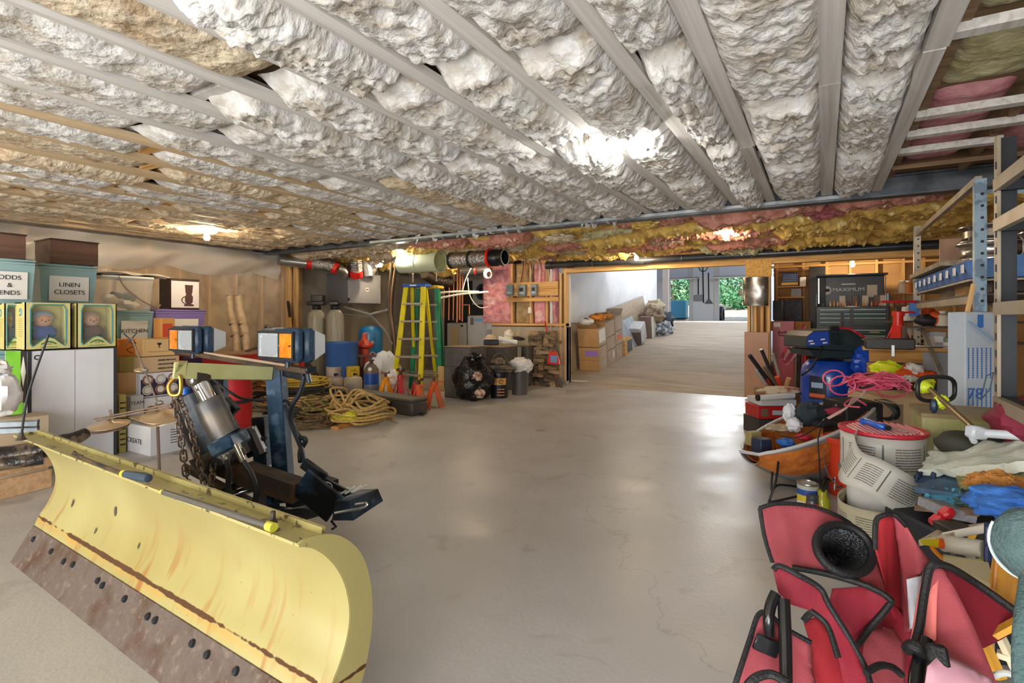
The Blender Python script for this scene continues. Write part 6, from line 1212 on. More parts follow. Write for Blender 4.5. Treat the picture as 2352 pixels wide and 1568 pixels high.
for k, (px, Y, rx, rz_) in enumerate(((1700, 31, 1.8, 2.2), (1750, 33, 2.6, 2.6), (1670, 34, 2.2, 2.4), (1580, 35, 2.4, 2.6), (1545, 33, 2.0, 2.2), (1620, 36, 2.6, 2.7), (1510, 35, 2.2, 2.4))):
    x = PY(px, 700, Y).x; bush((x, Y, 1.6), rx, 1.6, rz_, 2600, ('leafy green bush outside the right garage opening', 'tall green bush at the far right outside the garage', 'bush set back behind the right opening', 'bush outside the left garage opening', 'smaller bush at the left edge of the left opening', 'bush behind the garage pier', 'bush hidden behind the ramp post')[k])
# ================================================================ RIGHT SIDE: RECESS, BENCH, RACKS
import bmesh
YR = 10.95
rs = struct('trim_recess_studs')
for px in (1785, 1846, 1899, 1953, 2013, 2074, 2120, 2190):
    x = PY(px, 700, YR).x; B().box((x, YR, 1.1), (.04, .09, 2.2)).to('stud', W_y, rs, ang=0)
B().box((1.2, YR, 2.12), (4.2, .1, .04)).to('top_plate', W_yx, rs, ang=0)
for z in (2.06, 1.98): B().box((PY(1840, 0, YR).x, YR + .04, z), (.9, .02, .06)).to('slat', W_yx, rs, ang=0)
# tool chest
P, s = yf(1874, 2044, 703, None, 10.1, .5); w_, d, h = s; tt = thing('tool_chest', 'big black and dark green tool chest with its lid open against the recess wall', 'tool chest', P, 0)
TB = mat('chest_black', '#15171b', .35); TG = mat('chest_green', '#173532', .35)
B().box((0, .01, h / 2), (w_, d - .02, h), b=.01).to('cabinet', TB, tt)
zl = HC + (HY - 632) / FPX * (V(P) - CP).dot(FW); hl = zl - h
B().box((0, d / 2 - .03, h + hl / 2), (w_ * .93, .03, hl), b=.006).to('lid_back', TB, tt); B().box((0, d / 2 - .2, zl), (w_ * .98, .38, .03), b=.008).to('lid_top', TB, tt)
for sx in (-1, 1): B().bar((sx * w_ * .46, d / 2 - .3, h + hl * .1), (sx * w_ * .46, d / 2 - .32, zl - .04), .012).to('lid_strut', M_chrome, tt); B().box((sx * w_ * .49, 0, h + .1), (.02, d, .2)).to('tray_side', TB, tt, ang=0)
text('MAXIMUM', tt, (-.03, d / 2 - .047, h + hl * .56), .085, PAPER, sx=1.15); B().box((-.03, d / 2 - .047, h + hl * .74), (.2, .002, .02)).to('small_lettering', PAPER, tt, ang=0)
B().lathe([(0, 0), (.075, 0), (.075, .004), (0, .005)], n=24, M=Matrix.Translation((-w_ * .35, d / 2 - .047, h + hl * .55)) @ Matrix.Rotation(pi / 2, 4, 'X')).to('round_sticker', plain('#c9bfae', .4), tt); B().box((-w_ * .35, d / 2 - .053, h + hl * .55), (.1, .002, .05)).to('sticker_print', INK, tt, ang=0)
B().box((w_ * .3, d / 2 - .05, h + hl * .5), (.14, .003, .2)).to('paper_sheet', plain('#d6c9b4', .7), tt, ang=0)
rows = [(h - .075 - .067 * k, .06) for k in range(4)]
for sx in (-1, 1):
    for z, hh in rows:
        o = B().box((sx * w_ * .235, -d / 2 - .005, z), (w_ * .42, .02, hh), b=.003).to('drawer', TG, tt); B().box((sx * w_ * .235, -d / 2 - .02, z + .02), (w_ * .42, .012, .012)).to('drawer_pull', plain('#a9cdd3', .3), o, ang=0)
z = h - .36
for hh in (.09, .09, .15, .15, .2):
    o = B().box((0, -d / 2 - .005, z - hh / 2), (w_ * .89, .02, hh - .01), b=.003).to('drawer', TG, tt); B().box((0, -d / 2 - .02, z - .02), (w_ * .89, .012, .014)).to('drawer_pull', plain('#a9cdd3', .3), o, ang=0); z -= hh
B().box((w_ * .3, -d / 2 - .018, h - .41), (.13, .003, .02)).to('gold_badge', plain('#b59a4e', .3), tt, ang=0)
for k in range(16):
    x = -w_ * .4 + k * w_ * .052; c_ = R.choice(['#c9502c', '#d8b48a', '#8f3a2a', '#c7c2ba', '#e08a3c', '#6a6f76']); hh = R.uniform(.05, .11)
    t2 = thing('small_tool', '%s tool, %s from the left in the chest top tray' % ({'#c9502c': 'rusty red', '#d8b48a': 'tan', '#8f3a2a': 'dark red', '#c7c2ba': 'pale grey', '#e08a3c': 'orange', '#6a6f76': 'steel grey'}[c_], 'first second third fourth fifth sixth seventh eighth ninth tenth eleventh twelfth thirteenth fourteenth fifteenth sixteenth'.split()[k]), 'tool', (P[0] + x, P[1] - .1 + R.uniform(-.03, .03), h + .002), 0, 'small tools in the chest tray'); B().lathe([(.012, 0), (.012, hh * .6), (.006, hh * .65), (.006, hh)], n=8).to('handle', plain(c_, .5), t2)
for k, x in enumerate((-.12, .06, .2, .36, .44)):
    t2 = thing('tool_case', 'little %s box, %s from the left on the chest back ledge' % (('white', 'brown')[k % 2], ('first', 'second', 'third', 'fourth', 'fifth')[k]), 'box', (P[0] + x, P[1] + .12, h + .002), 0, 'little boxes on the chest ledge'); B().box((0, 0, .09), (.09, .05, .18), b=.006).to('case', plain(('#d9cfc0', '#7a6a5a')[k % 2], .6), t2)
# left part of the recess: shelves and dark sacks
tt = thing('wall_shelf', 'two short brown shelves between the studs left of the tool chest', 'shelf', PY(1818, 660, 10.6), 0)
for py in (659, 683): a, c = PY(1787, py, 10.55), PY(1850, py, 10.55); B().box(W[tt].inverted() @ ((a + c) / 2), (c.x - a.x, .25, .02)).to('board', W_yx, tt, ang=0)
def ybox(a, c, t_, b_, Y, dep, lab, m, name='box', cat='box'):
    P, s = yf(a, c, t_, b_, Y, dep); tt = thing(name, lab, cat, P, 0); B().box((0, 0, s[2] / 2), s, b=.004).to('body', m, tt); return tt, s
tt, s = ybox(1795, 1833, 626, 658, 10.45, .15, 'navy box with a yellow band on the upper recess shelf', plain('#25335c', .5)); B().box((0, -s[1] / 2 - .002, s[2] * .2), (s[0], .003, s[2] * .18)).to('yellow_band', plain('#e3b23a', .5), tt, ang=0); scrib(tt, -s[0] * .4, s[0] * .4, s[2] * .35, s[2] * .9, -s[1] / 2 - .001, plain('#8ea3d6', .5), 4, 3)
ybox(1837, 1851, 636, 658, 10.45, .1, 'slim white bottle box beside the navy box', PAPER); ybox(1817, 1841, 662, 682, 10.45, .12, 'grey printed box on the lower recess shelf', plain('#9aa0a6', .6))
ybox(1858, 1896, 612, None, 10.5, .3, 'tall near-black locker behind the tool chest', mat('locker_black', '#1d1a1c', .5, c2='#2e2624', ns=5), 'locker', 'locker')
ybox(1800, 1842, 688, 738, 10.4, .25, 'black mesh-sided crate below the recess shelves', mat('mesh_black', '#20242e', .6, c2='#3b4254', ns=60, lo=.5, hi=.55), 'crate', 'crate')
ybox(1775, 1797, 690, 735, 9.8, .2, 'dark blue-black bag hanging by the post', plain('#1f2430', .6), 'bag', 'bag'); ybox(1770, 1862, 738, 760, 10.2, .4, 'tan board lying below the mesh crate', plain('#b58a58', .8), 'board', 'board')
tt, s = ybox(1775, 1824, 737, None, 9.15, .35, 'faded crimson metal locker beside the wooden post', mat('crimson', '#a52a38', .4, c2='#8f2533', ns=3), 'locker', 'locker')
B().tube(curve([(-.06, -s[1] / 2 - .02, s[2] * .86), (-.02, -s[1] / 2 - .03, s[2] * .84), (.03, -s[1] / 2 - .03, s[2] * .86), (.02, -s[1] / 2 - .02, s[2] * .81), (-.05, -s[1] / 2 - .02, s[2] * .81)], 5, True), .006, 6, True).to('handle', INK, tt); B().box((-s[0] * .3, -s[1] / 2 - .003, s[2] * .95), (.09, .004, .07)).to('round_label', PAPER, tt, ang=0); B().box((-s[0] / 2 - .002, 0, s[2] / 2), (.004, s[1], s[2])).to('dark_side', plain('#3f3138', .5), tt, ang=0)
# burgundy cord bundle
tt = thing('cord_bundle', 'burgundy and white extension cord bundle hanging left of the blue drum', 'cord', D(1830, 790, 6.6), 0); rr = random.Random(3); CM = [mat('cord_burgundy', '#8a2a45', .5), plain('#d8a3a0', .5), plain('#b23a4c', .5)]
for k in range(9):
    q = rr.uniform(-7, 7); wtube('loop', CM[k % 3], tt, [D(1848 + q * .4, 748 + q * .3, 6.55), D(1832 + q, 775, 6.5 - .02 * k), D(1812 + q, 800, 6.5 - .02 * k), D(1799 + q * .6, 828 - abs(q), 6.5), D(1808 + q * .6, 836 - abs(q), 6.45), D(1826 + q, 810, 6.45), D(1846 + q * .6, 780, 6.5), D(1856, 756, 6.5)], .011, 6)
for k, px in enumerate((1828, 1836, 1843, 1849)):
    tt = thing('pole', ('dark grey pole', 'black pole', 'dark red pole', 'red strip')[k] + ' standing between the cord bundle and the blue drum', 'pole', G(px, 940, 0) * 1.0, 0); a = G(px - 3, 935, 0); wtube('pole', plain(('#5b5452', '#26232a', '#8f2f3f', '#c43a48')[k], .5), tt, [a, D(px + 2, (790, 785, 780, 752)[k], (a - CP).dot(FW))], .016, 8, 0)
# box of bars and pipes
g = G(1785, 968); tt = thing('carton', 'brown carton holding a fan of dark pipes next to the wooden post', 'box', (g.x, g.y, 0), TH); B().box((0, 0, .19), (.4, .3, .38), b=.004).to('body', mat('dim_card', '#8a6a48', .85), tt)
dB = (V((g.x, g.y, 0)) - CP).dot(FW)
for k, (x0, y0, x1, y1, r_, m, lb) in enumerate(((1783, 898, 1721, 815, .024, INK, 'black pipe leaning farthest left out of the pipe carton'), (1788, 896, 1749, 803, .02, plain('#2b2b31', .4), 'black pipe with a pale tip in the pipe carton'), (1772, 900, 1737, 850, .018, plain('#a9a5a0', .4), 'pale grey bar in the pipe carton'), (1790, 894, 1757, 842, .025, plain('#6b5c4a', .7), 'brown bar in the pipe carton'), (1798, 892, 1775, 812, .02, plain('#9a8d7c', .6), 'greyish pole rising from the pipe carton'), (1796, 895, 1785, 865, .03, plain('#d94a2a', .5), 'short orange-red can among the pipes'), (1805, 892, 1812, 868, .028, plain('#c79a6c', .7), 'tan knob-topped stick among the pipes'), (1780, 898, 1762, 870, .012, plain('#b5342c', .5), 'thin red rod among the pipes'))):
    tt = thing('pipe', lb, 'pipe', D(x0, y0, dB), 0); wtube('shaft', m, tt, [D(x0, y0, dB), D(x1, y1, dB - .05)], r_, 10, 0)
    if k == 1: wtube('pale_tip', PAPER, tt, [D(x1, y1, dB - .05), D(x1 - .7, y1 - 2, dB - .05)], .024, 10, 0)
# low stack with the red case
g = G(1790, 990); dS = (g - CP).dot(FW)
def camface(px0, px1, pt, pb, d, dep, lab, m, name='box', cat='box', floor_=False, b_=.005, rz=TH):
    a, c = D(px0, pb, d), D(px1, pb, d); P = (a + c) / 2 + FW * dep / 2; z0_ = 0 if floor_ else P.z; z1_ = D(px0, pt, d).z
    tt = thing(name, lab, cat, (P.x, P.y, z0_), rz); s = ((c - a).length, dep, z1_ - z0_); B().box((0, 0, s[2] / 2), s, b=b_).to('body', m, tt); return tt, s
camface(1742, 1830, 963, 992, 5.35, .35, 'low dark crate under the red case', plain('#3a3533', .7), floor_=True)
tt, s = camface(1742, 1822, 933, 962, 5.3, .3, 'red plastic tool case with clear windows', mat('case_red', '#b51f22', .4), 'tool case', 'case'); B().box((-s[0] * .32, -s[1] / 2 - .003, s[2] * .5), (s[0] * .2, .005, s[2] * .6)).to('window', plain('#7a6050', .3), tt, ang=0); B().box((s[0] * .15, -s[1] / 2 - .003, s[2] * .5), (s[0] * .5, .005, s[2] * .35)).to('pale_window', plain('#b8c3cc', .3), tt, ang=0)
camface(1746, 1830, 917, 932, 5.3, .3, 'white folded board on the red case', plain('#c9c9cb', .6), 'board', 'board')
tt = thing('paper_roll', 'white roll with a black end on the stack by the post', 'roll', D(1780, 912, 5.25), 0); wtube('roll', PAPER, tt, [D(1742, 914, 5.2), D(1822, 908, 5.3)], .03, 12, 0); wtube('end_cap', INK, tt, [D(1738, 913, 5.2), D(1743, 913, 5.2)], .033, 12, 0)
P = D(1795, 897, 5.4); tt = thing('blanket', 'folded cream and red cloth on top of the white roll', 'blanket', P, TH); B().blob((0, 0, 0), (.2, .12, .045), .35, 3, 91, 22, 12).to('cloth', mat('cloth_red_cream', '#c9b9a3', .9, c2='#9a4a3a', ns=7, lo=.5), tt)
# blue drum with dark case
g = D(1906, 900, 5.2); tt = thing('blue_drum', 'shiny royal blue drum with an orange-lettered label under the dark case', 'drum', (g.x, g.y, 0), TH)
B().lathe([(0, 0), (.25, 0), (.26, .05), (.255, .62), (.24, .72), (.19, .78), (0, .8)], n=40).to('body', mat('drum_blue', '#1643a8', .25, coat=.4, c2='#123a94', ns=2), tt)
B().sheet(lambda u, v: (.262 * math.sin(-1.25 + .6 * u), -.262 * math.cos(-1.25 + .6 * u), .42 + .22 * v), 8, 2, .002).to('navy_label', plain('#141d33', .5), tt); B().sheet(lambda u, v: (.265 * math.sin(-1.22 + .54 * u), -.265 * math.cos(-1.22 + .54 * u), .44 + .035 * v), 8, 2, .001).to('orange_lettering', plain('#d9622a', .5), tt); B().sheet(lambda u, v: (.265 * math.sin(-1.15 + .4 * u), -.265 * math.cos(-1.15 + .4 * u), .53 + .05 * v), 8, 2, .001).to('pale_lettering', plain('#9db3d6', .5), tt)
DG = mat('case_darkgreen', '#1f2e33', .45, c2='#2a3a3e', ns=4); tt = thing('power_tool_case', 'dark green-black moulded case with a blue front lying on the blue drum', 'case', (g.x, g.y, .8), TH)
d5 = 5.2
pf = [(1856, 800), (1852, 795), (1854, 772), (1868, 760), (1925, 756), (1960, 757), (1978, 775), (1988, 800), (1984, 808)]
pf2 = [(1858, 803), (1984, 808), (1960, 824), (1870, 818)]
def outl(name, m, pts, d, dep, parent, ang=25):
    b = B(); q = [D(x, y, d) for x, y in pts]; n = len(q); b.add(q + [p + FW * dep for p in q], [list(range(n)), list(range(n, 2 * n))[::-1]] + [(i, (i + 1) % n, n + (i + 1) % n, n + i) for i in range(n)]); return b.to(name, m, parent, world=True, ang=ang)
outl('upper_shell', DG, pf, d5 - .2, .42, tt); outl('lower_shell', DG, pf2, d5 - .19, .4, tt); outl('blue_front', plain('#2447a5', .45), [(1854, 795), (1856, 773), (1868, 762), (1903, 760), (1905, 792)], d5 - .206, .006, tt)
for k in range(9): outl('ridge', DG, [(1908 + k * 3.4, 764), (1909.6 + k * 3.4, 764), (1909.6 + k * 3.4, 792), (1908 + k * 3.4, 792)], d5 - .21, .01, tt)
for (x, y) in ((1862, 782), (1890, 778), (1866, 788), (1895, 786)): outl('white_print', PAPER, [(x - 5, y), (x + 5, y - 1), (x + 5, y + 2), (x - 5, y + 3)], d5 - .208, .003, tt)
t2 = thing('red_cable', 'red cable arching over the dark moulded case', 'cable', D(1950, 752, 5), 0); wtube('cable', RED, t2, [D(1925, 753, 4.95), D(1950, 755, 4.95), D(1970, 765, 4.93), D(1992, 778, 4.95)], .01, 6); wtube('plug', INK, t2, [D(1906, 754, 4.95), D(1925, 753, 4.95)], .02, 8, 0)
t2 = thing('black_cable', 'black cable hanging down in front of the blue drum', 'cable', D(1865, 840, 4.9), 0); wtube('cable', INK, t2, [D(1888, 794, 4.95), D(1878, 820, 4.9), D(1860, 848, 4.9), D(1840, 862, 4.9)], .01, 6)
P = D(1985, 832, 4.9); t2 = thing('blue_tote', 'crumpled blue plastic tote beside the blue drum', 'bag', P, TH); B().blob((0, 0, 0), (.11, .1, .12), .35, 2.5, 95, 22, 14).to('bag', mat('tote_blue', '#1f4fc0', .3, bump=1, bs=10), t2)
# workbench
P, s = yf(1996, 2226, 797, 836, 5.75, .8); tt = thing('wood_workbench', 'wooden workbench with a grey sheet hanging over its right end', 'workbench', (P[0], P[1], 0), 0); zt_ = P[2] + s[2]; BW = wood('bench_wood', '#c9954c', '#a87430', 0)
B().box((0, 0, P[2] + s[2] * .4), (s[0], .8, s[2] * .7)).to('apron', BW, tt, ang=0); B().box((0, 0, zt_ - .02), (s[0] + .1, .86, .035), b=.004).to('top', W_yx, tt)
for sx in (-1, 1):
    for sy in (-1, 1): B().box((sx * s[0] * .46, sy * .36, P[2] / 2), (.09, .09, P[2])).to('leg', BW, tt, ang=0)
q = W[tt].inverted() @ PY(2180, 830, 5.7); B().sheet(lambda u, v: (q.x - .17 + .36 * u, -.42 - .01 * math.sin(u * 12), zt_ - .04 - .75 * v), 14, 10, .012).to('grey_sheet', mat('grey_sheet', '#8f8f92', .7, c2='#84848a', ns=3), tt)
def onbench(px, Y=5.8): a = PY(px, 790, Y); return (a.x, a.y, zt_ + .003)
t2 = thing('black_case', 'long flat black case with a hanging key on the bench front edge', 'case', onbench(2042, 5.45), 0); B().box((0, 0, .035), (.34, .14, .09), b=.008).to('body', mat('case_blk', '#2a2724', .5), t2); B().box((.02, -.075, -.02), (.02, .01, .09)).to('padlock', M_zinc, t2, ang=0)
t2 = thing('hand_saw', 'hand saw lying on the bench right of the black case', 'saw', onbench(2120, 5.5), 0); b = B(); b.box((0, 0, .02), (.5, .1, .006)); b.to('blade', M_chrome, t2, ang=0); b = B(); [b.add([(-.25 + k * .025, -.05, .018), (-.2375 + k * .025, -.065, .018), (-.225 + k * .025, -.05, .018)], [(0, 1, 2)]) for k in range(20)]; b.to('teeth', M_zinc, t2, kind='stuff', ang=0); B().tube(curve([(.25, -.03, .02), (.33, -.04, .03), (.36, .02, .03), (.28, .05, .02), (.25, .03, .02)], 5, True), .014, 8, True).to('handle', RED, t2)
t2 = jack_stand(onbench(2063, 6.1), .38, mat('stand_red2', '#d92a1c', .35), 'bright red jack stand on the bench beside the tool chest', .4, None, .5, .26)
B().bar((-.15, 0, .4), (.18, 0, .4), .02, .02).to('cross_bar', RED, t2)
# slotted rack posts and shelves at X = .73
RK = bpy.data.materials.new('slotted_steel'); RK = mat('slotted_steel', '#b5a893', .45, .4, c2='#9c917f', ns=8, c3='#7a8792', ns3=5); RKB = mat('slotted_blue', '#8fa6b8', .45, .3, c2='#6f8496', ns=14, lo=.5, hi=.56)
XR = .73; yA, yB2 = 6.22, 3.9
rk = thing('slotted_rack', 'tall slotted steel rack with a rough board shelf carrying wheel rims', 'shelving rack', (XR + .3, (yA + yB2) / 2, 0), 0)
hole = B().cyl((0, 0, 0), (0, -.003, 0), .008, n=8).mesh('slot', INK)
for (y, m, zt_p) in ((yA, RK, 2.05), (yB2, RKB, 1.97)):
    for x in (XR, XR + .55):
        b = B(); b.box((x + .025, y - .025, zt_p / 2), (.05, .004, zt_p)); b.box((x, y, zt_p / 2), (.004, .05, zt_p)); po = b.to('post', m, rk, world=True, ang=0)
        if x == XR:
            z = .3
            while z < zt_p - .05: o = inst('hole', hole, po, W[rk].inverted() @ V((x + .03, y - .028, z))); z += .065 if y == yA else .066
for x in (XR + .02, XR + .52): B().bar((x, yA, 1.3), (x, yB2, 1.3), .03, .045).to('shelf_beam', RK, rk, world=True); 
B().bar((XR + .02, yA, 1.97), (XR + .02, yB2, 1.97), .03, .04).to('top_beam', RK, rk, world=True)
B().box((XR + .28, (yA + 4.75) / 2, 1.575), (.62, yA - 4.7, .035)).to('particle_shelf', mat('particle_board', '#a99a84', .85, c2='#8b7c66', ns=30, c3='#c9bda6', ns3=14), rk, world=True, ang=0)
B().bar((XR + .02, yA - .05, 1.2), (XR + .02, 4.9, .75), .03, .02).to('diagonal_brace', RK, rk, world=True)
B().bar((XR + .05, yB2, 1.9), (XR + .7, 2.9, 1.62), .04, .02).to('blue_brace', RKB, rk, world=True); 
B().box((XR - .002, yA - .03, 1.28), (.07, .07, .15)).to('blue_strap', plain('#2f6cb5', .5), rk, world=True, ang=0)
B().box((XR + .28, (yA + yB2) / 2, 1.33), (.55, 2.2, .012)).to('lower_shelf', mat('dark_shelf', '#5b534b', .7), rk, world=True, ang=0)
# blue bins under the board shelf
y = yA - .18; k = 0
while y > yB2 + .2:
    t2 = thing('parts_bin', 'small blue tagged parts bin under the board shelf, %s from the far post' % ('first', 'second', 'third', 'fourth', 'fifth', 'sixth', 'seventh', 'eighth', 'ninth', 'tenth')[k], 'parts bin', (XR + .06, y, 1.43), 0, 'blue parts bins under the board shelf'); B().hexa([(-.04, -.1, 0), (.2, -.1, 0), (.2, .1, 0), (-.04, .1, 0), (-.07, -.11, .1), (.22, -.11, .13), (.22, .11, .13), (-.07, .11, .1)]).to('body', mat('bin_blue', '#3a66a8', .45, c2='#5a82ba', ns=6), t2, ang=20)
    B().box((-.066, 0, .06), (.006, .06, .05)).to('white_tag', PAPER, t2, ang=0); y -= .235; k += 1
B().box((XR + .15, (yA + yB2) / 2, 1.415), (.3, 2.1, .012)).to('bin_rail', RK, rk, world=True, ang=0)
# wheel rims
RIM = mat('rim_alloy', '#b5b1aa', .22, .85, c2='#8a8178', ns=5)
def rim(P, r_, h, lab, m=RIM): t2 = thing('alloy_wheel', lab, 'wheel rim', P, 0); B().lathe([(r_, 0), (r_ * 1.05, .004), (r_ * 1.05, .012), (r_ * .97, .02), (r_ * .9, h * .3), (r_ * .9, h * .7), (r_ * .97, h - .02), (r_ * 1.05, h - .012), (r_ * 1.05, h - .004), (r_, h), (r_ * .85, h * .8), (r_ * .84, h * .2), (r_, 0)], n=36).to('barrel', m, t2); B().lathe([(0, h * .6), (r_ * .3, h * .62), (r_ * .84, h * .5), (r_ * .84, h * .45), (0, h * .5)], n=20).to('disc', m, t2)
rim((1.04, 5.0, 1.6), .2, .13, 'lower silver wheel rim on the board shelf'); rim((1.06, 5.05, 1.735), .2, .12, 'upper silver wheel rim stacked on the board shelf', mat('rim_dark', '#77706a', .3, .8)); rim((1.02, 4.55, 1.345), .0 + .17, .0 + .1, 'wheel rim on the lower rack shelf')
rim((1.25, 4.5, 1.56), .19, .17, 'large bright wheel rim seen between the two right posts'); t2 = thing('wheel_support', 'dark box carrying the large bright wheel rim', 'box', (1.25, 4.5, 1.455), 0); B().box((0, 0, .05), (.3, .3, .1), b=.005).to('body', plain('#6b5a48', .8), t2)
t2 = thing('leaning_sheet', 'pinkish sheet leaning on the board shelf left of the rims', 'panel', (1.0, 5.75, 1.6), 0); B().box((0, 0, .13), (.3, .02, .26)).to('sheet', mat('tan_sheet', '#b58f74', .6, c2='#a57f64', ns=6), t2, ang=0)
ts_ = thing('tool_shelf', 'low dark tool shelf standing behind the workbench', 'shelf', (1.1, 6.55, 0), 0)
for z in (.96, 1.153): B().box((0, 0, z), (1.9, .3, .018)).to('board', mat('dark_shelf2', '#4a4038', .7), ts_, ang=0)
for x in (-.93, 0, .93): B().box((x, .1, .62), (.03, .1, 1.24)).to('upright', MC['dark_shelf2'], ts_, ang=0)
ts_ = thing('bench_riser', 'small dark riser shelf standing on the bench under the rack', 'shelf', (PY(2175, 760, 5.9).x, 5.9, zt_), 0); B().box((0, 0, .17), (.62, .24, .015)).to('board', MC['dark_shelf2'], ts_, ang=0)
for x in (-.3, .3): B().box((x, 0, .082), (.015, .22, .16)).to('side', MC['dark_shelf2'], ts_, ang=0)
ts_ = thing('stud_shelf', 'tiny shelf on the studs right of the tool chest holding caulk tubes', 'shelf', PY(2079, 672, 10.85), 0); B().box((0, 0, -.012), (.3, .12, .02)).to('board', W_yx, ts_, ang=0)
# lower rack clutter, each a small object with its own look
def junk(kind, lab, cat, P, m, r_=.06, h=.1, seed=1, rz=0):
    t2 = thing(kind, lab, cat, P, rz)
    if cat in ('bottle', 'jar', 'can', 'paint can'): B().lathe([(r_, 0), (r_, h * .7), (r_ * .6, h * .82), (r_ * .5, h * .85)], n=18).to('body', m, t2); B().lathe([(r_ * .55, h * .85), (r_ * .55, h), (0, h)], n=14).to('cap', PAPER, t2)
    elif cat in ('box', 'case'): B().box((0, 0, h / 2), (r_ * 2, r_ * 1.4, h), b=.005).to('body', m, t2); B().box((0, -r_ * .7 - .001, h * .5), (r_ * 1.2, .003, h * .4)).to('label', PAPER, t2, ang=0)
    else: B().blob((0, 0, h * .5), (r_, r_ * .7, h * .5), .35, 3, seed, 16, 10).to('body', m, t2)
    return t2
for k, (px, py, d, m, r_, h, kind, cat, lb) in enumerate((
    (2132, 700, 5.2, plain('#c9502c', .5), .07, .12, 'tool_grip', 'tool', 'orange tool on the bench under the rack shelf'), (2150, 745, 4.3, plain('#e0561f', .5), .06, .12, 'drill', 'drill', 'bright orange drill hanging under the rack'),
    (2165, 730, 4.3, plain('#d8c9b0', .6), .05, .13, 'bottle', 'bottle', 'cream bottle under the rack shelf'), (2138, 770, 4.4, plain('#d9cbb8', .6), .05, .12, 'bottle', 'bottle', 'tan bottle left of the grey figure-eight box'), (2152, 772, 4.2, plain('#a9a3a6', .6), .06, .13, 'box', 'box', 'grey box with dark rings under the rack'),
    (2190, 770, 4.0, plain('#d6d4d0', .5), .07, .08, 'tub', 'jar', 'flat white tub stacked under the rack'), (2192, 783, 4.0, plain('#c9c7c2', .5), .075, .07, 'tub', 'jar', 'lower flat white tub under the rack'), (2190, 812, 3.9, mat('green_jar', '#7f8f76', .2, alpha=.8), .06, .12, 'glass_jar', 'jar', 'greenish glass jar at the bench end'),
    (2115, 745, 5.4, plain('#c9c4ba', .5), .1, .06, 'white_case', 'case', 'white flat case behind the slotted post'), (2120, 770, 5.2, plain('#8a5a34', .6), .1, .05, 'brown_case', 'case', 'brown flat case behind the slotted post'), (2090, 760, 5.9, plain('#d9cfc0', .5), .06, .14, 'bottle', 'bottle', 'white bottle behind the red jack stand'), (2082, 735, 6.2, plain('#e9e0d3', .5), .06, .15, 'bottle', 'bottle', 'white and orange bottle left of the slotted post'),
    (2072, 668, 8.0, plain('#e3d6c4', .5), .06, .2, 'caulk_tube', 'bottle', 'caulk tube on the stud beside the tool chest'), (2085, 660, 8.0, plain('#d98a4a', .5), .06, .2, 'caulk_tube', 'bottle', 'orange-banded caulk tube beside the first one'), (2128, 738, 4.6, plain('#2a2627', .6), .09, .1, 'black_tool', 'tool', 'black power tool under the rack'), (2205, 730, 3.6, plain('#a8a39d', .5), .05, .12, 'grey_box', 'box', 'pale grey box at the right rack post'))):
    if k in (12, 13): q = PY(px, 672, 10.85)
    elif d > 5: q = PY(px, py, 6.5); q.z = 1.165 if py < 760 else .972
    else: q = PY(px, py, 5.9 if py < 780 else 5.6); q.z = zt_ + .003 + (.18 if py < 760 else .0)
    junk(kind, lb, cat, q, m, r_, h, 100 + k)
for k, (y, m, lb) in enumerate(((4.2, plain('#2b2622', .5), 'black power tool case lying on the lower rack shelf'), (4.9, mat('tan_case', '#c49a5e', .7), 'tan wood-sided box on the lower rack shelf'), (5.5, plain('#8f7a5e', .7), 'brown box at the far end of the lower rack shelf'))):
    junk('case', lb, 'case', (XR + .22, y, 1.34), m, .16, .07 + .01 * k, 3, pi / 2)
# lumber, film roll and the 78 box between the racks
t2, s = camface(2217, 2286, 716, 925, 2.9, .12, 'tall grey-white carton with blue print reading 78, standing between the two racks', mat('carton_bluewhite', '#b9c2cc', .6, c2='#a9b4c0', ns=3), 'carton', 'box', floor_=True)
zz_ = D(2250, 905, 2.9).z; BP2 = plain('#2f6ab5', .5)
text('78', t2, (-.03, -.063, zz_), .085, BP2, rot=(pi / 2, -pi / 2 * 0, 0)); 
for i in range(2):
    for j in range(6): b = B(); [b.box((-.065 + j * .024, -.062, s[2] - .2 - i * .22 - r_ * .012), (.006, .002, .009)) for r_ in range(14)]; b.to('blue_print', BP2, t2, ang=0, kind='stuff')
B().box((.0, -.062, s[2] - .05), (.03, .002, .07)).to('blue_block', BP2, t2, ang=0); b = B(); b.bar((-.07, -.066, s[2] - .05), (.07, -.066, s[2] - .16), .03, .003); b.to('clear_tape', mat('tape_clear', '#a9c6e0', .1, alpha=.6), t2, ang=0)
b = B(); [b.bar(*q, .004, .003) for q in (((.0, -.064, zz_ - .03), (.05, -.064, zz_ + .03)), ((.03, -.064, zz_ + .1), (.07, -.064, zz_ + .12)), ((.0, -.064, zz_ - .03), (.03, -.064, zz_ + .1)), ((.05, -.064, zz_ + .03), (.07, -.064, zz_ + .12)))]; b.to('line_drawing', plain('#5d6a78', .5), t2, ang=0)
for k, (x0, y0, x1, y1, d, r_, m, lb) in enumerate(((2205, 918, 2215, 720, 2.95, .012, W_y, 'pale wooden strip leaning left of the 78 carton'), (2200, 915, 2214, 765, 3.0, .02, mat('purple_film', '#4a4fa8', .3, c2='#c9d0e8', ns=18, lo=.5, hi=.55), 'blue-purple printed film roll beside the 78 carton'), (2213, 918, 2217, 722, 2.94, .006, W_y, 'second pale strip against the 78 carton'), (2222, 716, 2236, 652, 2.85, .009, W_y, 'short pale stick poking above the 78 carton'))):
    a = D(x0, y0, d); c = D(x1, y1, d); 
    if k < 3: e_ = (a - c); a = c + e_ * (c.z / -e_.z)
    t2 = thing('strip', lb, 'strip', a, 0); B().bar(a, c, r_ * 2, r_ * 1.4).to('body', m, t2, world=True, ang=0)
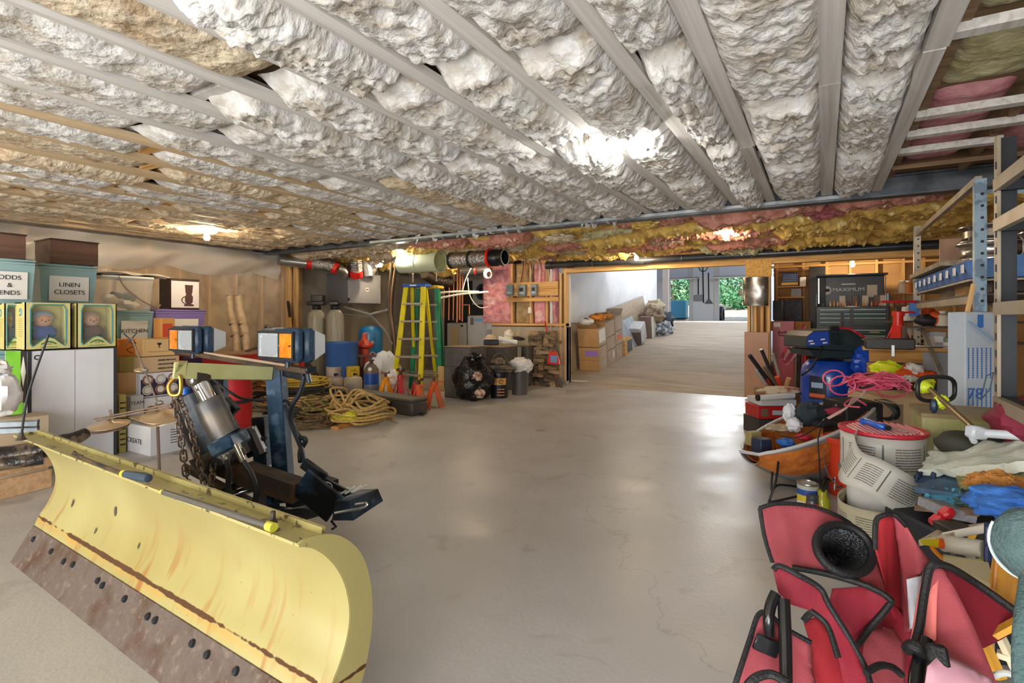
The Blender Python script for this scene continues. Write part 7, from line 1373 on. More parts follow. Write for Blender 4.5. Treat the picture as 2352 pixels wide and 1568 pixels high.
# near shelving at the right edge
XS = .617; sh2 = thing('shelving_unit', 'black and tan steel shelving unit at the right edge of the picture', 'shelving unit', (XS + .3, 2.1, 0), 0)
TN_ = mat('beam_tan', '#a39684', .45, .2, c2='#93866f', ns=6); ND = mat('post_navy', '#23282f', .5)
b = B(); b.box((XS + .0, 2.9, .97), (.012, .045, 1.94)); b.to('post_edge', TN_, sh2, world=True, ang=0); B().box((XS + .035, 2.925, .97), (.06, .012, 1.94)).to('post_face', ND, sh2, world=True, ang=0)
for k in range(22): B().box((XS - .008, 2.885, .35 + k * .07), (.004, .008, .03)).to('slot', INK, sh2, world=True, ang=0)
B().box((XS + .6, 2.9, .97), (.05, .05, 1.94)).to('post', ND, sh2, world=True, ang=0)
for z in (1.74, 1.575, 1.235, .85):
    B().box((XS - .002, 2.1, z), (.025, 1.6, .05)).to('beam', TN_, sh2, world=True, ang=0); B().box((XS + .3, 2.88, z), (.6, .03, .05)).to('side_beam', ND, sh2, world=True, ang=0)
    if z != 1.575: B().box((XS + .3, 2.1, z + .02), (.58, 1.55, .012)).to('shelf_board', mat('shelf_dark', '#33302e', .6), sh2, world=True, ang=0)
t2 = bin_((XS + .26, 2.5, 1.27), (.55, .4, .27), mat('teal_bin_pale', '#a9c6cd', .35), 'storage_bin', 'pale teal bin on the near right shelving unit', rz=-pi / 2); B().box((-.03, -.19, .15), (.05, .003, .07)).to('small_tag', PAPER, t2, ang=0)
b = bin_((XS + .3, 2.35, .88), (.5, .36, .24), mat('red_bin', '#cf4a52', .4), 'storage_bin', 'salmon red bin on the lower right shelf', rz=-pi / 2)
t2 = thing('laptop_tray', 'dark brown board and black laptop-like tray behind the salmon bin', 'panel', (XS + .4, 2.6, .88), 0); B().box((0, 0, .17), (.4, .02, .33)).to('panel', plain('#3a2a24', .4), t2, ang=0); B().box((-.1, -.15, .03), (.3, .2, .02), rot=Matrix.Rotation(.5, 4, 'X')).to('tray', INK, t2, ang=0)
P = D(2338, 970, 2.1); t2 = thing('magenta_cloth', 'dark magenta cloth under the lowest tan beam', 'cloth', P, 0); B().blob((0, 0, 0), (.09, .15, .09), .3, 3, 97, 18, 12).to('cloth', mat('magenta', '#7a1733', .7), t2)
P = (XS + .2, 2.75, 1.79); t2 = thing('blue_cloth', 'dark blue cloth on the top shelf at the right edge', 'cloth', (XS + .2, 2.6, 1.61), 0); B().blob((0, 0, .03), (.12, .2, .03), .4, 3, 98, 18, 10).to('cloth', plain('#2b3f66', .8), t2)
# ================================================================ RIGHT FOREGROUND HEAP
# olive cabinet
zc_ = .75; q = [G(2118, 948, zc_), G(2325, 961, zc_), None, G(2092, 925, zc_)]; q[2] = q[1] + (q[3] - q[0]); OC = wood('olive_cabinet', '#a3a06a', '#8f8c58', 2, .5, 14)
tt = thing('olive_cabinet', 'olive green wood-grained cabinet with a brown top under the string trimmer', 'cabinet', ((q[0].x + q[2].x) / 2, (q[0].y + q[2].y) / 2, 0), 0)
b = B(); b.hexa([V((p.x, p.y, 0)) for p in q] + [V((p.x, p.y, zc_ - .02)) for p in q]); b.to('body', OC, tt, world=True, ang=0)
b = B(); cc = (q[0] + q[2]) / 2; qq = [cc + (p - cc) * 1.03 for p in q]; b.hexa([V((p.x, p.y, zc_ - .02)) for p in qq] + [V((p.x, p.y, zc_)) for p in qq]); b.to('top', wood('olive_top', '#8c7a55', '#75653f', 0, .5, 20), tt, world=True, ang=0)
# string trimmer
tt = thing('string_trimmer', 'string trimmer with a black loop handle and lime parts lying on the olive cabinet', 'string trimmer', G(2150, 945, zc_), 0); LIME = plain('#c3d62a', .4)
lp = [D(2150 + 43 * math.copysign(abs(math.cos(g_)) ** .6, math.cos(g_)), 893 + 28 * math.copysign(abs(math.sin(g_)) ** .6, math.sin(g_)), 2.38 + .05 * math.cos(g_)) for g_ in [k * pi / 12 for k in range(24)]]
B().tube(lp, .0095, 10, True).to('loop_handle', M_rub, tt, world=True)
wtube('shaft', mat('shaft_bronze', '#a08760', .25, .7), tt, [D(2132, 890, 2.4), D(2238, 985, 2.12)], .011, 12, 0)
t0 = D(2125, 893, 2.45); b = B(); b.blob(W[tt].inverted() @ D(2122, 888, 2.42), (.035, .035, .03), .2, 3, 1, 16, 10); b.to('lime_housing', LIME, tt)
b = B(); b.blob(W[tt].inverted() @ D(2160, 922, 2.33), (.03, .022, .03), .3, 4, 2, 16, 10); b.to('lime_clamp', LIME, tt); b = B(); b.blob(W[tt].inverted() @ D(2145, 932, 2.33), (.016, .016, .03), .2, 3, 3, 14, 10); b.to('trigger', mat('trigger_navy', '#22304a', .4), tt)
tt = thing('grey_tube', 'white-grey plastic tube with a hinged bracket running off to the right', 'tube', D(2240, 995, 2.1), 0); GT = plain('#c3c9d0', .35); wtube('tube', GT, tt, [D(2252, 994, 2.1), D(2400, 1004, 1.95)], .017, 16, 0); b = B(); b.bar(D(2224, 990, 2.1), D(2262, 995, 2.1), .045, .05, b=.008); b.to('bracket', GT, tt, world=True); b = B(); b.bar(D(2230, 1000, 2.1), D(2240, 1018, 2.1), .02, .02, b=.005); b.to('hinge_tab', GT, tt, world=True)
a = G(2170, 1040, .45); tt = thing('dark_bag', 'dark olive round thing leaning before the olive cabinet', 'bag', D(2215, 1022, 2.25), 0); B().blob((0, 0, 0), (.1, .06, .06), .15, 2, 5, 20, 12).to('body', mat('dark_olive', '#2f2f24', .7), tt); wtube('black_strip', M_rub, tt, [D(2238, 1003, 2.1), D(2270, 1003, 2.1), D(2298, 1010, 2.1)], .014, 8)
# hi-vis vest, pink cord heap, carton
g = D(2060, 960, 4.05); tt = thing('carton', 'plain tan carton under the pink cord heap', 'box', (g.x, g.y, 0), TH); B().box((0, 0, .31), (.5, .4, .62), b=.005).to('body', CARDL, tt)
P = D(2072, 855, 4.3); tt = thing('safety_vest', 'crumpled yellow, orange and white safety vest on the heap before the bench', 'vest', P, TH)
for k, (c_, dx, dz, rx, rz_) in enumerate((('#e3ea2a', -.12, .03, .12, .06), ('#e8591f', .03, .0, .14, .06), ('#e9e6e3', .06, .03, .08, .045), ('#e8591f', .15, -.02, .08, .04), ('#e9e6e3', .0, -.04, .07, .03), ('#d7e22c', .14, -.07, .05, .05))):
    B().blob((dx, -.03 * k * .5, dz), (rx, .07, rz_), .35, 3, 110 + k, 20, 12).to(('yellow_cloth', 'orange_cloth', 'reflective_strip', 'orange_cloth', 'reflective_strip', 'lime_cloth')[k], plain(c_, .6), tt)
g = D(2073, 845, 4.35); tt = thing('vest_support', 'dark crate carrying the safety vest', 'crate', (g.x, g.y, 0), TH); B().box((0, .1, .36), (.5, .3, .7), b=.01).to('body', plain('#3a352f', .8), tt)
PC = mat('pink_cord', '#d6486c', .45, c2='#e8708c', ns=9); P = D(2010, 895, 3.75)
tt = thing('pink_cord_heap', 'big loose heap of pink-red extension cord', 'cord', P, TH); rr = random.Random(12); pts = []
for k in range(150): a_ = k * 2 * pi / 10 + rr.uniform(-.3, .3); q_ = rr.uniform(.35, 1.0); pts.append((.24 * q_ * math.cos(a_) + rr.uniform(-.02, .02), .18 * q_ * math.sin(a_), .13 * (1 - q_ * .7) + rr.uniform(-.04, .03)))
B().tube(curve(pts, 4), .0058, 6).to('cord', PC, tt)
for (cx, cy, rx, ry) in ((1915, 868, 25, 18), (1935, 885, 30, 22), (2050, 890, 40, 22)): wtube('loose_loop', PC, tt, [D(cx + rx * math.cos(g_), cy + ry * math.sin(g_), 3.65) for g_ in [k * pi / 8 for k in range(17)]], .006, 6, 0)
wtube('trailing_end', PC, tt, [D(1990, 930, 3.5), D(1960, 915, 3.6), D(1940, 930, 3.5), D(1975, 935, 3.4)], .006, 6)
g = D(1990, 960, 3.95); tt = thing('black_crate', 'black crate under the pink cord heap', 'crate', (g.x, g.y, 0), TH); B().box((0, .05, .29), (.42, .3, .58), b=.01).to('body', plain('#1d1c1e', .7), tt)
tt = thing('black_cables', 'bunch of thin black cables drooping between the pink cord and the orange cloth', 'cable', D(2035, 940, 3.4), 0)
for k in range(9): wtube('cable', M_rub, tt, [D(2010 + k * 3, 918, 3.5), D(2030 + k * 4, 925 + k, 3.35), D(2052 + (k % 3) * 4, 945 + k * 2, 3.3), D(2045 - k * 4, 965 - k, 3.3), D(2015 + k, 955, 3.35)], .0055, 6)
# grey shell chair with orange cloth and its load
c0, c1 = D(1722, 1040, 3.72), D(1985, 912, 4.15); ax = (c1 - c0); L_ = ax.length; ax.normalize(); sd = FW - ax * FW.dot(ax); sd.normalize(); dn = ax.cross(sd); dn = dn if dn.z < 0 else -dn; mid = (c0 + c1) / 2
tt = thing('shell_chair', 'grey slotted plastic shell chair heaped with tools, on black wire legs', 'chair', (mid.x, mid.y, 0), 0); IS = W[tt].inverted()
def shell(u, v, off=0.0, wd=.30, dp=.40):  # u along, v across (0 near rim .. 1 far rim)
    t_ = pi * v; s_ = math.sin(pi * min(max(u, .02), .98)) ** .45; r1 = (wd + off) * s_; r2 = (dp + off) * s_ * (.42 + .62 * math.sin(pi * min(u * .72 + .12, 1)))
    return IS @ (mid + ax * ((u - .5) * (L_ + off)) - sd * math.cos(t_) * r1 + dn * math.sin(t_) * r2)
GC = mat('shell_grey', '#8d8e90', .5, c2='#7f8083', ns=5); OCL = mat('orange_cloth', '#c9752c', .85, c2='#a8561c', ns=8, bump=1.6, bs=22)
B().sheet(lambda u, v: shell(u, v), 36, 24, .008).to('shell', GC, tt)
B().tube([shell(k / 30, 0) for k in range(31)] + [shell(1 - k / 30, 1) for k in range(31)], .012, 8, True).to('rolled_rim', plain('#c3c5c7', .4), tt)
for i in range(6):
    for j in range(4):
        u = .44 + i * .085; v = .07 + j * .07; p = [V(shell(u + du, v + dv, .006)) for du, dv in ((0, 0), (.045, .02), (.05, .032), (.005, .012))]; B().add(p, [(0, 1, 2, 3)]).to('slot', plain('#3c3d40', .8), tt, ang=0)
B().sheet(lambda u, v: shell(.01 + .97 * u, v, -.035 - .01 * abs(NZ.noise(V((u * 9, v * 9, 2))))), 50, 30, .004).to('cloth_lining', OCL, tt)
B().sheet(lambda u, v: V(shell(.0 + .42 * u, .02 + (.42 * (1 - u * .85)) * v, .022 + .012 * NZ.noise(V((u * 12, v * 8, 5))))), 30, 16, .004).to('cloth_fold', OCL, tt)
b = B(); a1, a2 = D(1768, 1150, 3.45), D(1778, 1050, 3.4); b.tube(curve([D(1790, 1030, 3.7), D(1783, 1100, 3.5), D(1768, 1148, 3.47), D(1775, 1152, 3.45), D(1862, 1132, 3.55)], 6), .0075, 8); b.tube(curve([D(1780, 1030, 3.8), D(1772, 1125, 3.62), D(1790, 1113, 3.7), D(1862, 1122, 3.8)], 6), .0075, 8); b.to('wire_legs', M_rub, tt, world=True); wtube('wire_leg', M_rub, tt, [D(1960, 1010, 3.8), D(1960, 1060, 3.9), V((D(1960, 1060, 3.9).x, D(1960, 1060, 3.9).y, .01))], .0075, 8, 0)
def at_shell(u, s_, z): return mid + ax * ((u - .5) * L_) + sd * s_ + V((0, 0, z))
items = [('dark_cloth', 'cloth', 'blackish blue cloth mound in the shell chair', (.52, .02, .06), (.11, .08, .09), '#27343c', 'e'), ('glove', 'glove', 'blue and red glove at the front of the shell chair', (.2, -.1, .0), (.06, .045, .03), '#2a63b0', 'e'), ('red_glove', 'glove', 'crimson glove beside the blue one', (.3, -.14, .0), (.055, .04, .022), '#b5203a', 'e'), ('white_paper', 'paper', 'crumpled white paper in the shell chair', (.38, .02, .04), (.055, .05, .05), '#dfe3e8', 'e'), ('white_paper', 'paper', 'second white paper near the chair back', (.44, .12, .09), (.05, .04, .07), '#d6dae0', 'e'), ('tan_cloth', 'cloth', 'tan cloth between the papers in the chair', (.35, .1, .02), (.1, .06, .03), '#a8967c', 'e'), ('black_pouch', 'pouch', 'navy pouch at the left tip of the chair load', (.12, .03, .0), (.05, .05, .05), '#1f2a44', 'b'), ('olive_box', 'box', 'small olive box behind the navy pouch', (.14, .13, .03), (.05, .03, .05), '#8f8250', 'b'), ('cable_clump', 'cable', 'clump of black and white cables in the chair', (.5, -.13, .01), (.1, .04, .025), '#1c1d22', 'e'), ('red_clump', 'cable', 'red and white wires toward the back of the chair', (.66, -.08, .03), (.12, .03, .03), '#a33248', 'e'), ('mesh_item', 'tool', 'checked grey and red item at the chair back', (.72, -.06, .05), (.05, .03, .02), '#8b6a70', 'e')]
for k, (nm, cat, lb, pos, sz, c_, sh_) in enumerate(items):
    P = at_shell(*pos); t2 = thing(nm, lb, cat, P, TH)
    if sh_ == 'e': B().blob((0, 0, 0), sz, .35, 3, 120 + k, 20, 12).to('body', plain(c_, .75), t2)
    else: B().box((0, 0, 0), tuple(2 * v for v in sz), rot=.3, b=.006).to('body', plain(c_, .6), t2)
t2 = thing('thin_wires', 'pale and pink thin wires trailing over the orange cloth up to the cord heap', 'wire', at_shell(.7, -.05, .05), 0)
for k in range(5): wtube('wire', plain('#d9a79a', .5) if k % 2 else plain('#e3cfc0', .5), t2, [D(1890 + k * 4, 965 - k, 3.4), D(1925 + k * 5, 945 - k * 2, 3.45), D(1960, 925 - k * 3, 3.55), D(1988, 895 + k * 3, 3.6)], .003, 5)
wtube('black_wire', M_rub, t2, [D(1790, 1000, 3.2), D(1830, 1005, 3.15), D(1870, 985, 3.15), D(1900, 960, 3.2), D(1880, 1000, 3.12), D(1882, 1060, 3.1), D(1884, 1100, 3.2)], .004, 6)
g = G(1860, 1072); messy('cable_tangle', 'tangle of black cables on the floor behind the red bucket', 'cable', (g.x, g.y, 0), .26, .16, .1, 7, .009, M_rub, 9, TH)
# red bucket
g = G(1950, 1135); tt = thing('red_bucket', 'open orange-red bucket with a wire handle left of the printed strip rolls', 'bucket', (g.x, g.y, 0), TH)
B().lathe([(0, 0), (.115, 0), (.15, .36), (.165, .36), (.168, .385), (.155, .392), (.143, .385), (.108, .02), (0, .02)], n=40).to('pail', mat('bucket_red', '#dd4426', .35, c2='#cf3b22', ns=2), tt); B().tube(curve([(-.16, -.02, .37), (-.2, -.05, .25), (-.17, -.1, .12), (-.05, -.17, .05), (.05, -.18, .08)], 6), .0035, 6).to('wire_handle', M_zinc, tt)
# white pail with red lid and printed strip wrapped round it
PR = bpy.data.materials.new('printed_strip'); PR.use_nodes = True
def mk_print(m):
    nt = m.node_tree; N = nt.nodes; L = nt.links; b = N['Principled BSDF']; b.inputs['Roughness'].default_value = .4
    uv = N.new('ShaderNodeAttribute'); uv.attribute_name = 'strip'; sp = N.new('ShaderNodeSeparateXYZ'); L.new(uv.outputs['Vector'], sp.inputs[0])
    def ma(op, a, c):
        x = N.new('ShaderNodeMath'); x.operation = op
        for i, v in enumerate((a, c)):
            if isinstance(v, (int, float)): x.inputs[i].default_value = v
            else: L.new(v, x.inputs[i])
        return x.outputs[0]
    row = ma('MULTIPLY', sp.outputs[1], 16); fr = ma('FRACT', row, 0); line = ma('LESS_THAN', fr, .38)
    inb = ma('MULTIPLY', ma('GREATER_THAN', sp.outputs[1], .25), ma('LESS_THAN', sp.outputs[1], .8))
    cx = ma('FRACT', ma('MULTIPLY', sp.outputs[0], 5.5), 0); col = ma('MULTIPLY', ma('GREATER_THAN', cx, .1), ma('LESS_THAN', cx, .72))
    bar = ma('MULTIPLY', ma('MULTIPLY', ma('GREATER_THAN', cx, .84), ma('LESS_THAN', cx, .88)), ma('MULTIPLY', ma('GREATER_THAN', sp.outputs[1], .2), ma('LESS_THAN', sp.outputs[1], .85)))
    n = N.new('ShaderNodeTexNoise'); n.inputs['Scale'].default_value = 1; cm = N.new('ShaderNodeCombineXYZ'); L.new(ma('MULTIPLY', sp.outputs[0], 260), cm.inputs[0]); L.new(ma('FLOOR', row, 0), cm.inputs[1]); L.new(cm.outputs[0], n.inputs[0])
    f = ma('MAXIMUM', ma('MULTIPLY', ma('MULTIPLY', ma('MULTIPLY', line, inb), col), ma('GREATER_THAN', n.outputs[0], .42)), bar)
    x = N.new('ShaderNodeMix'); x.data_type = 'RGBA'; L.new(ma('MULTIPLY', f, .85), x.inputs[0]); x.inputs[6].default_value = lin('#bfbeb6'); x.inputs[7].default_value = lin('#2b2c2e'); L.new(x.outputs[2], b.inputs['Base Color'])
mk_print(PR)
PRT = PR.copy(); [setattr(n.inputs[6], 'default_value', lin('#b0a98f')) for n in PRT.node_tree.nodes if n.bl_idname == 'ShaderNodeMix']
def strip(name, fn, nu, nv, parent, m, L_, world=False):
    b = B(); b.sheet(fn, nu, nv); me = b.mesh(name, m, 60, ident(parent).inverted() if world else None)
    at = me.attributes.new('strip', 'FLOAT_VECTOR', 'POINT'); k = 0
    for i in range(nu + 1):
        for j in range(nv + 1): at.data[k].vector = (i / nu * L_, j / nv, 0); k += 1
    o = bpy.data.objects.new(name, me); COL.objects.link(o); o.parent = parent; md = o.modifiers.new('s', 'SOLIDIFY'); md.thickness = .003; return o
dR = 2.5; cP = D(2026, 985, dR); tt = thing('pail_with_strips', 'round red-lidded pail wrapped in grey printed strip', 'pail', (cP.x, cP.y, 0), TH)
zl_ = cP.z; B().lathe([(0, 0), (.13, 0), (.15, zl_ - .03), (.158, zl_ - .02), (0, zl_ - .015)], n=36).to('white_pail', plain('#dfe0dd', .35), tt)
strip('printed_strip', lambda u, v: (.168 * math.cos(u * 2 * pi + 2), .168 * math.sin(u * 2 * pi + 2), zl_ - .2 + .185 * v), 60, 4, tt, PR, 1.0)
B().lathe([(.17, zl_ - .205), (.176, zl_ - .205), (.176, zl_ - .185), (.17, zl_ - .185)], n=40).to('grey_edge', plain('#6c6f74', .4), tt)
B().lathe([(0, 0), (.172, 0), (.178, .006), (.178, .016), (.17, .018), (.16, .012), (0, .012)], c=(0, 0, zl_ - .012), n=44).to('red_lid', mat('lid_red', '#c4243a', .4), tt)
for k in range(13):
    x = -.14 + k * .0233; hl_ = math.sqrt(max(0, .155 ** 2 - x * x)); B().bar((x - hl_ * .25, -hl_ * .97, zl_ + .004), (x + hl_ * .25, hl_ * .97, zl_ + .004), .007, .006).to('lid_rib', plain('#e8a9ac', .4), tt)
tt2 = thing('printed_strip_loop', 'loose loop of grey printed strip slanting down across the pail', 'strip', D(2000, 1080, 2.3), 0)
ctl = curve([D(1968, 1035, 2.45), D(1942, 1050, 2.36), D(1946, 1080, 2.25), D(1990, 1100, 2.17), D(2060, 1140, 2.12), D(2125, 1172, 2.18), D(2120, 1178, 2.3)], 10)
def lpf(u, v):
    i = min(int(u * (len(ctl) - 1)), len(ctl) - 2); f_ = u * (len(ctl) - 1) - i; p = ctl[i] * (1 - f_) + ctl[i + 1] * f_
    up_ = (V((0, 0, 1)) * .8 + RT * .62 * math.sin(pi * min(1, u * 1.1))); up_.normalize(); return p + up_ * (v - .35) * .155
strip('strip', lpf, 60, 5, tt2, PR, .9, True)
gB = V((cP.x, cP.y, 0)) - FW * .05; tt3 = thing('printed_strip_coil', 'lower wide coil of yellowed printed strip around the pail foot', 'strip', (gB.x, gB.y, .2), TH)
strip('strip', lambda u, v: ((.2 + .015 * math.sin(u * 9)) * math.cos(u * 2 * pi * 1.25 + 2.2), (.2 + .015 * math.sin(u * 9)) * math.sin(u * 2 * pi * 1.25 + 2.2) - .02, .0 + .17 * v + .05 * (1 - u) * 0 - .03 * math.cos(u * 2 * pi)), 80, 4, tt3, PRT, 1.3)
B().tube([(.235 * math.cos(g_), .2 * math.sin(g_) - .02, .0 + .03 * math.cos(g_)) for g_ in [k * pi / 16 for k in range(32)]], .006, 8, True).to('white_cord', PAPER, tt3)
b = B(); b.lathe([(.15, -.19), (.2, -.19), (.21, -.1), (.19, -.02), (.0, -.02)], n=30); b.to('grey_ribbed_base', mat('ribbed_grey', '#5f6266', .5, c2='#4c4f53', ns=40, st=(.1, .1, 3)), tt3)
tt4 = thing('screwdriver', 'screwdriver with a translucent blue grip lying on the red lid', 'screwdriver', G(2000, 975, zl_ + .02), 0); wtube('grip', mat('grip_blue', '#1f5fc4', .2, coat=.5), tt4, [G(1978, 968, zl_ + .02), G(1990, 968, zl_ + .022), G(2020, 978, zl_ + .022), G(2032, 980, zl_ + .02)], .0145, 12); wtube('collar', M_rub, tt4, [G(2030, 979, zl_ + .02), G(2042, 983, zl_ + .02)], .012, 12, 0); wtube('shaft', M_chrome, tt4, [G(2042, 983, zl_ + .018), G(2085, 993, zl_ + .016)], .0035, 8, 0); 
# cans by the floor
g = G(1856, 1170); tt = thing('paint_can', 'paint can with a blue, yellow and white label near the camp chair', 'paint can', (g.x, g.y, 0), TH); hC = .175
for z0_, z1_, c_, nm in ((0, .02, '#c9ced4', 'base_rim'), (.02, .06, '#dcdde0', 'white_band'), (.06, .1, '#c9b53a', 'yellow_band'), (.1, .135, '#2a4c9a', 'blue_band'), (.135, .165, '#b5b3ae', 'metal_band')): B().lathe([(.062, z0_), (.062, z1_)], n=30).to(nm, plain(c_, .4), tt)
B().lathe([(.064, .16), (.066, .166), (.064, .172), (.05, .172), (.048, .162), (0, .162)], n=30).to('lid', M_zinc, tt)
g = G(1866, 1182); tt = thing('small_can', 'small grey-topped can with a red label in front of the paint can', 'can', (g.x, g.y, 0), TH); B().lathe([(0, 0), (.036, 0), (.036, .03)], n=24).to('white_base', PAPER, tt); B().lathe([(.036, .03), (.036, .075)], n=24).to('red_label', plain('#c4263a', .4), tt); B().lathe([(.036, .075), (.032, .09), (.033, .092), (.033, .12), (0, .122)], n=24).to('metal_top', plain('#55585c', .4, metal=.5), tt)
g = G(1889, 1182); tt = thing('oil_jar', 'yellow-green glass jar beside the small cans', 'jar', (g.x, g.y, 0), TH); B().lathe([(0, 0), (.035, 0), (.04, .02), (.04, .1), (.025, .12), (.025, .15), (0, .15)], n=22).to('jar', mat('oil_glass', '#b3b02f', .15, alpha=.85), tt)
g = G(1895, 1140); tt = thing('wire_tools', 'jumble of dark wire cutters and metal bits behind the cans', 'tools', (g.x, g.y, 0), TH); rr = random.Random(4)
for k in range(12): a = V((rr.uniform(-.1, .08), rr.uniform(-.06, .08), rr.uniform(.02, .12))); wtube('bit', (M_zinc, M_rub, M_nrust)[k % 3], tt, [W[tt] @ a, W[tt] @ (a + V((rr.uniform(-.07, .07), rr.uniform(-.05, .05), rr.uniform(-.02, .1))))], .006, 6, 0)
wtube('handle', M_rub, tt, [D(1858, 1098, 3.2), D(1882, 1108, 3.2), D(1892, 1128, 3.2)], .009, 8)
# mats, clothes, towels on a table-high heap
def cloth(name, lab, cat, pts4, z0_, amp, m, seed, thick=.012, nu=26, nv=16, fz=None, fr=6):
    a, b4, c, d4 = [V(p) for p in pts4]; cen = (a + b4 + c + d4) / 4; t2 = thing(name, lab, cat, cen, 0)
    def fn(u, v):
        p = a * (1 - u) * (1 - v) + b4 * u * (1 - v) + c * u * v + d4 * (1 - u) * v; e = min(u, 1 - u, v, 1 - v)
        n = NZ.noise(V((p.x * fr, p.y * fr, seed))) + .5 * NZ.noise(V((p.x * fr * 2.3, p.y * fr * 2.3, seed + 3)))
        return p + V((.03 * NZ.noise(V((u * 5, v * 5, seed))) * (e < .08), 0, amp * n + (fz(u, v) if fz else 0)))
    B().sheet(fn, nu, nv, thick).to('cloth', m, t2, world=True, ang=60); return t2
cloth('fleece_mat', 'thick wavy cream-white mat draped right of the pail', 'mat', (D(2108, 1078, 2.15), D(2370, 1062, 1.75), D(2352, 1005, 2.05), D(2150, 1025, 2.4)), 0, .02, mat('fleece', '#d3d6c8', .9, c2='#c3c9bd', ns=5, bump=.5, bs=60), 3, .035, fr=9)
OLC = mat('olive_cloth', '#8c8a5c', .85, c2='#7a784c', ns=5); BGC = mat('bluegrey_cloth', '#4f6b85', .85, c2='#3c566e', ns=5); CYC = mat('cyan_cloth', '#4b93b3', .85); GNC = mat('green_cloth', '#42625a', .85)
cloth('olive_trousers', 'olive folded trousers under the cream mat', 'trousers', (D(2200, 1110, 1.95), D(2370, 1130, 1.65), D(2370, 1070, 1.8), D(2180, 1070, 2.15)), 0, .015, OLC, 5, .03)
cloth('blue_grey_shirt', 'blue-grey folded shirt in the clothes heap', 'shirt', (D(2110, 1120, 2.0), D(2260, 1140, 1.85), D(2250, 1085, 2.05), D(2120, 1085, 2.2)), 0, .009, BGC, 6, .02, fr=5)
cloth('cyan_cloth', 'bright cyan rag at the front of the clothes heap', 'rag', (D(2130, 1145, 1.95), D(2200, 1152, 1.87), D(2205, 1128, 1.93), D(2140, 1122, 2.0)), 0, .005, CYC, 7, .012)
cloth('green_cloth', 'dark green cloth right of the cyan rag', 'cloth', (D(2195, 1155, 1.86), D(2290, 1160, 1.75), D(2280, 1132, 1.83), D(2195, 1130, 1.93)), 0, .005, GNC, 8, .012)
cloth('navy_cloth', 'dark navy cloth at the back of the clothes heap', 'cloth', (D(2105, 1100, 2.1), D(2190, 1090, 2.1), D(2200, 1055, 2.2), D(2110, 1075, 2.25)), 0, .012, plain('#2a3a55', .85), 9, .02)
tt = thing('plank_tray', 'brown plank under the clothes heap', 'plank', D(2200, 1168, 1.85), 0); b = B(); o = [D(2100, 1160, 2.0), D(2250, 1172, 1.75), D(2260, 1140, 1.95), D(2120, 1130, 2.25)]; b.hexa([p - V((0, 0, .02)) for p in o] + o); b.to('board', wood('tray_wood', '#7d6450', '#5f4a3a', 0), tt, world=True, ang=0)
g = D(2230, 1150, 2.0); tt = thing('black_tote', 'big black tote box carrying the clothes and tools', 'tote', (g.x, g.y, 0), TH); B().box((0, .0, .22), (.42, .34, .44), b=.01).to('body', plain('#1c1e26', .6), tt)
TBL = mat('towel_blue', '#3f78c9', .95, c2='#2d62b0', ns=8, bump=.4, bs=160); TOR = mat('towel_orange', '#d9964a', .95, c2='#c98440', ns=8, bump=1, bs=160)
P = D(2300, 1115, 1.65); tt = thing('orange_towel', 'orange microfibre towel behind the blue one', 'towel', P, TH); B().blob((0, .02, 0), (.085, .05, .035), .35, 3, 140, 34, 20).to('cloth', TOR, tt)
P = D(2310, 1150, 1.55); tt = thing('blue_towel', 'bright blue microfibre towel bunched at the right edge', 'towel', P, TH)
b = B(); b.blob((0, 0, .0), (.11, .06, .042), .25, 2.0, 141, 44, 28); b.blob((.02, -.02, -.035), (.055, .045, .05), .3, 2, 142, 34, 22); b.to('cloth', TBL, tt)
# junk in front of the tote
def bx2(px0, px1, pt, pb, d, dep, lab, m, name, cat, rot=TH, tilt=0):
    a, c = D(px0, pb, d), D(px1, pb, d); P = (a + c) / 2; h = D(px0, pt, d).z - a.z; t2 = thing(name, lab, cat, P, rot); o = B().box((0, dep / 2, h / 2), ((c - a).length, dep, h), b=.004).to('body', m, t2); t2.rotation_euler = (0, tilt, rot); return t2
bx2(2165, 2245, 1172, 1196, 1.8, .12, 'grey speckled slab under the plank', mat('grey_slab', '#8a8a8e', .8, c2='#77777c', ns=60), 'slab', 'slab', tilt=.2)
t2 = thing('red_clamp', 'red plastic clamp in the dark gap right of the strips', 'clamp', D(2162, 1192, 1.75), 0); b = B(); b.bar(D(2143, 1205, 1.75), D(2165, 1187, 1.75), .045, .03, b=.008); b.bar(D(2163, 1188, 1.75), D(2185, 1168, 1.75), .04, .03, b=.008); b.to('jaws', mat('clamp_red', '#c41f2a', .3), t2, world=True)
t2 = thing('white_pipe', 'white plastic pipe across the junk below the blue towel', 'pipe', D(2215, 1222, 1.6), 0); wtube('pipe', PVC, t2, [D(2172, 1230, 1.65), D(2268, 1213, 1.5)], .011, 12, 0)
t2 = thing('newspaper', 'folded tan newspaper on the junk heap', 'paper', D(2150, 1232, 1.7), 0); cl_ = B(); o = [D(2110, 1240, 1.72), D(2180, 1225, 1.6), D(2260, 1200, 1.62), D(2160, 1212, 1.8)]; cl_.hexa([p - V((0, 0, .02)) for p in o] + o); cl_.to('sheets', mat('newsprint', '#b3a58c', .8, c2='#7a6b57', ns=40, lo=.5), t2, world=True, ang=0)
t2 = thing('spray_bottle', 'grey spray bottle with a yellow and orange trigger head lying in the junk', 'spray bottle', D(2190, 1252, 1.5), 0)
wtube('bottle', mat('bottle_grey', '#aaa596', .4), t2, [D(2168, 1247, 1.5), D(2180, 1249, 1.5), D(2196, 1252, 1.48), D(2240, 1258, 1.45), D(2262, 1262, 1.43)], [.012] * 7 + [.02] * 6 + [.026] * 12 if False else .023, 16); wtube('orange_neck', plain('#c94f1f', .4), t2, [D(2156, 1247, 1.5), D(2170, 1248, 1.5)], .013, 14, 0)
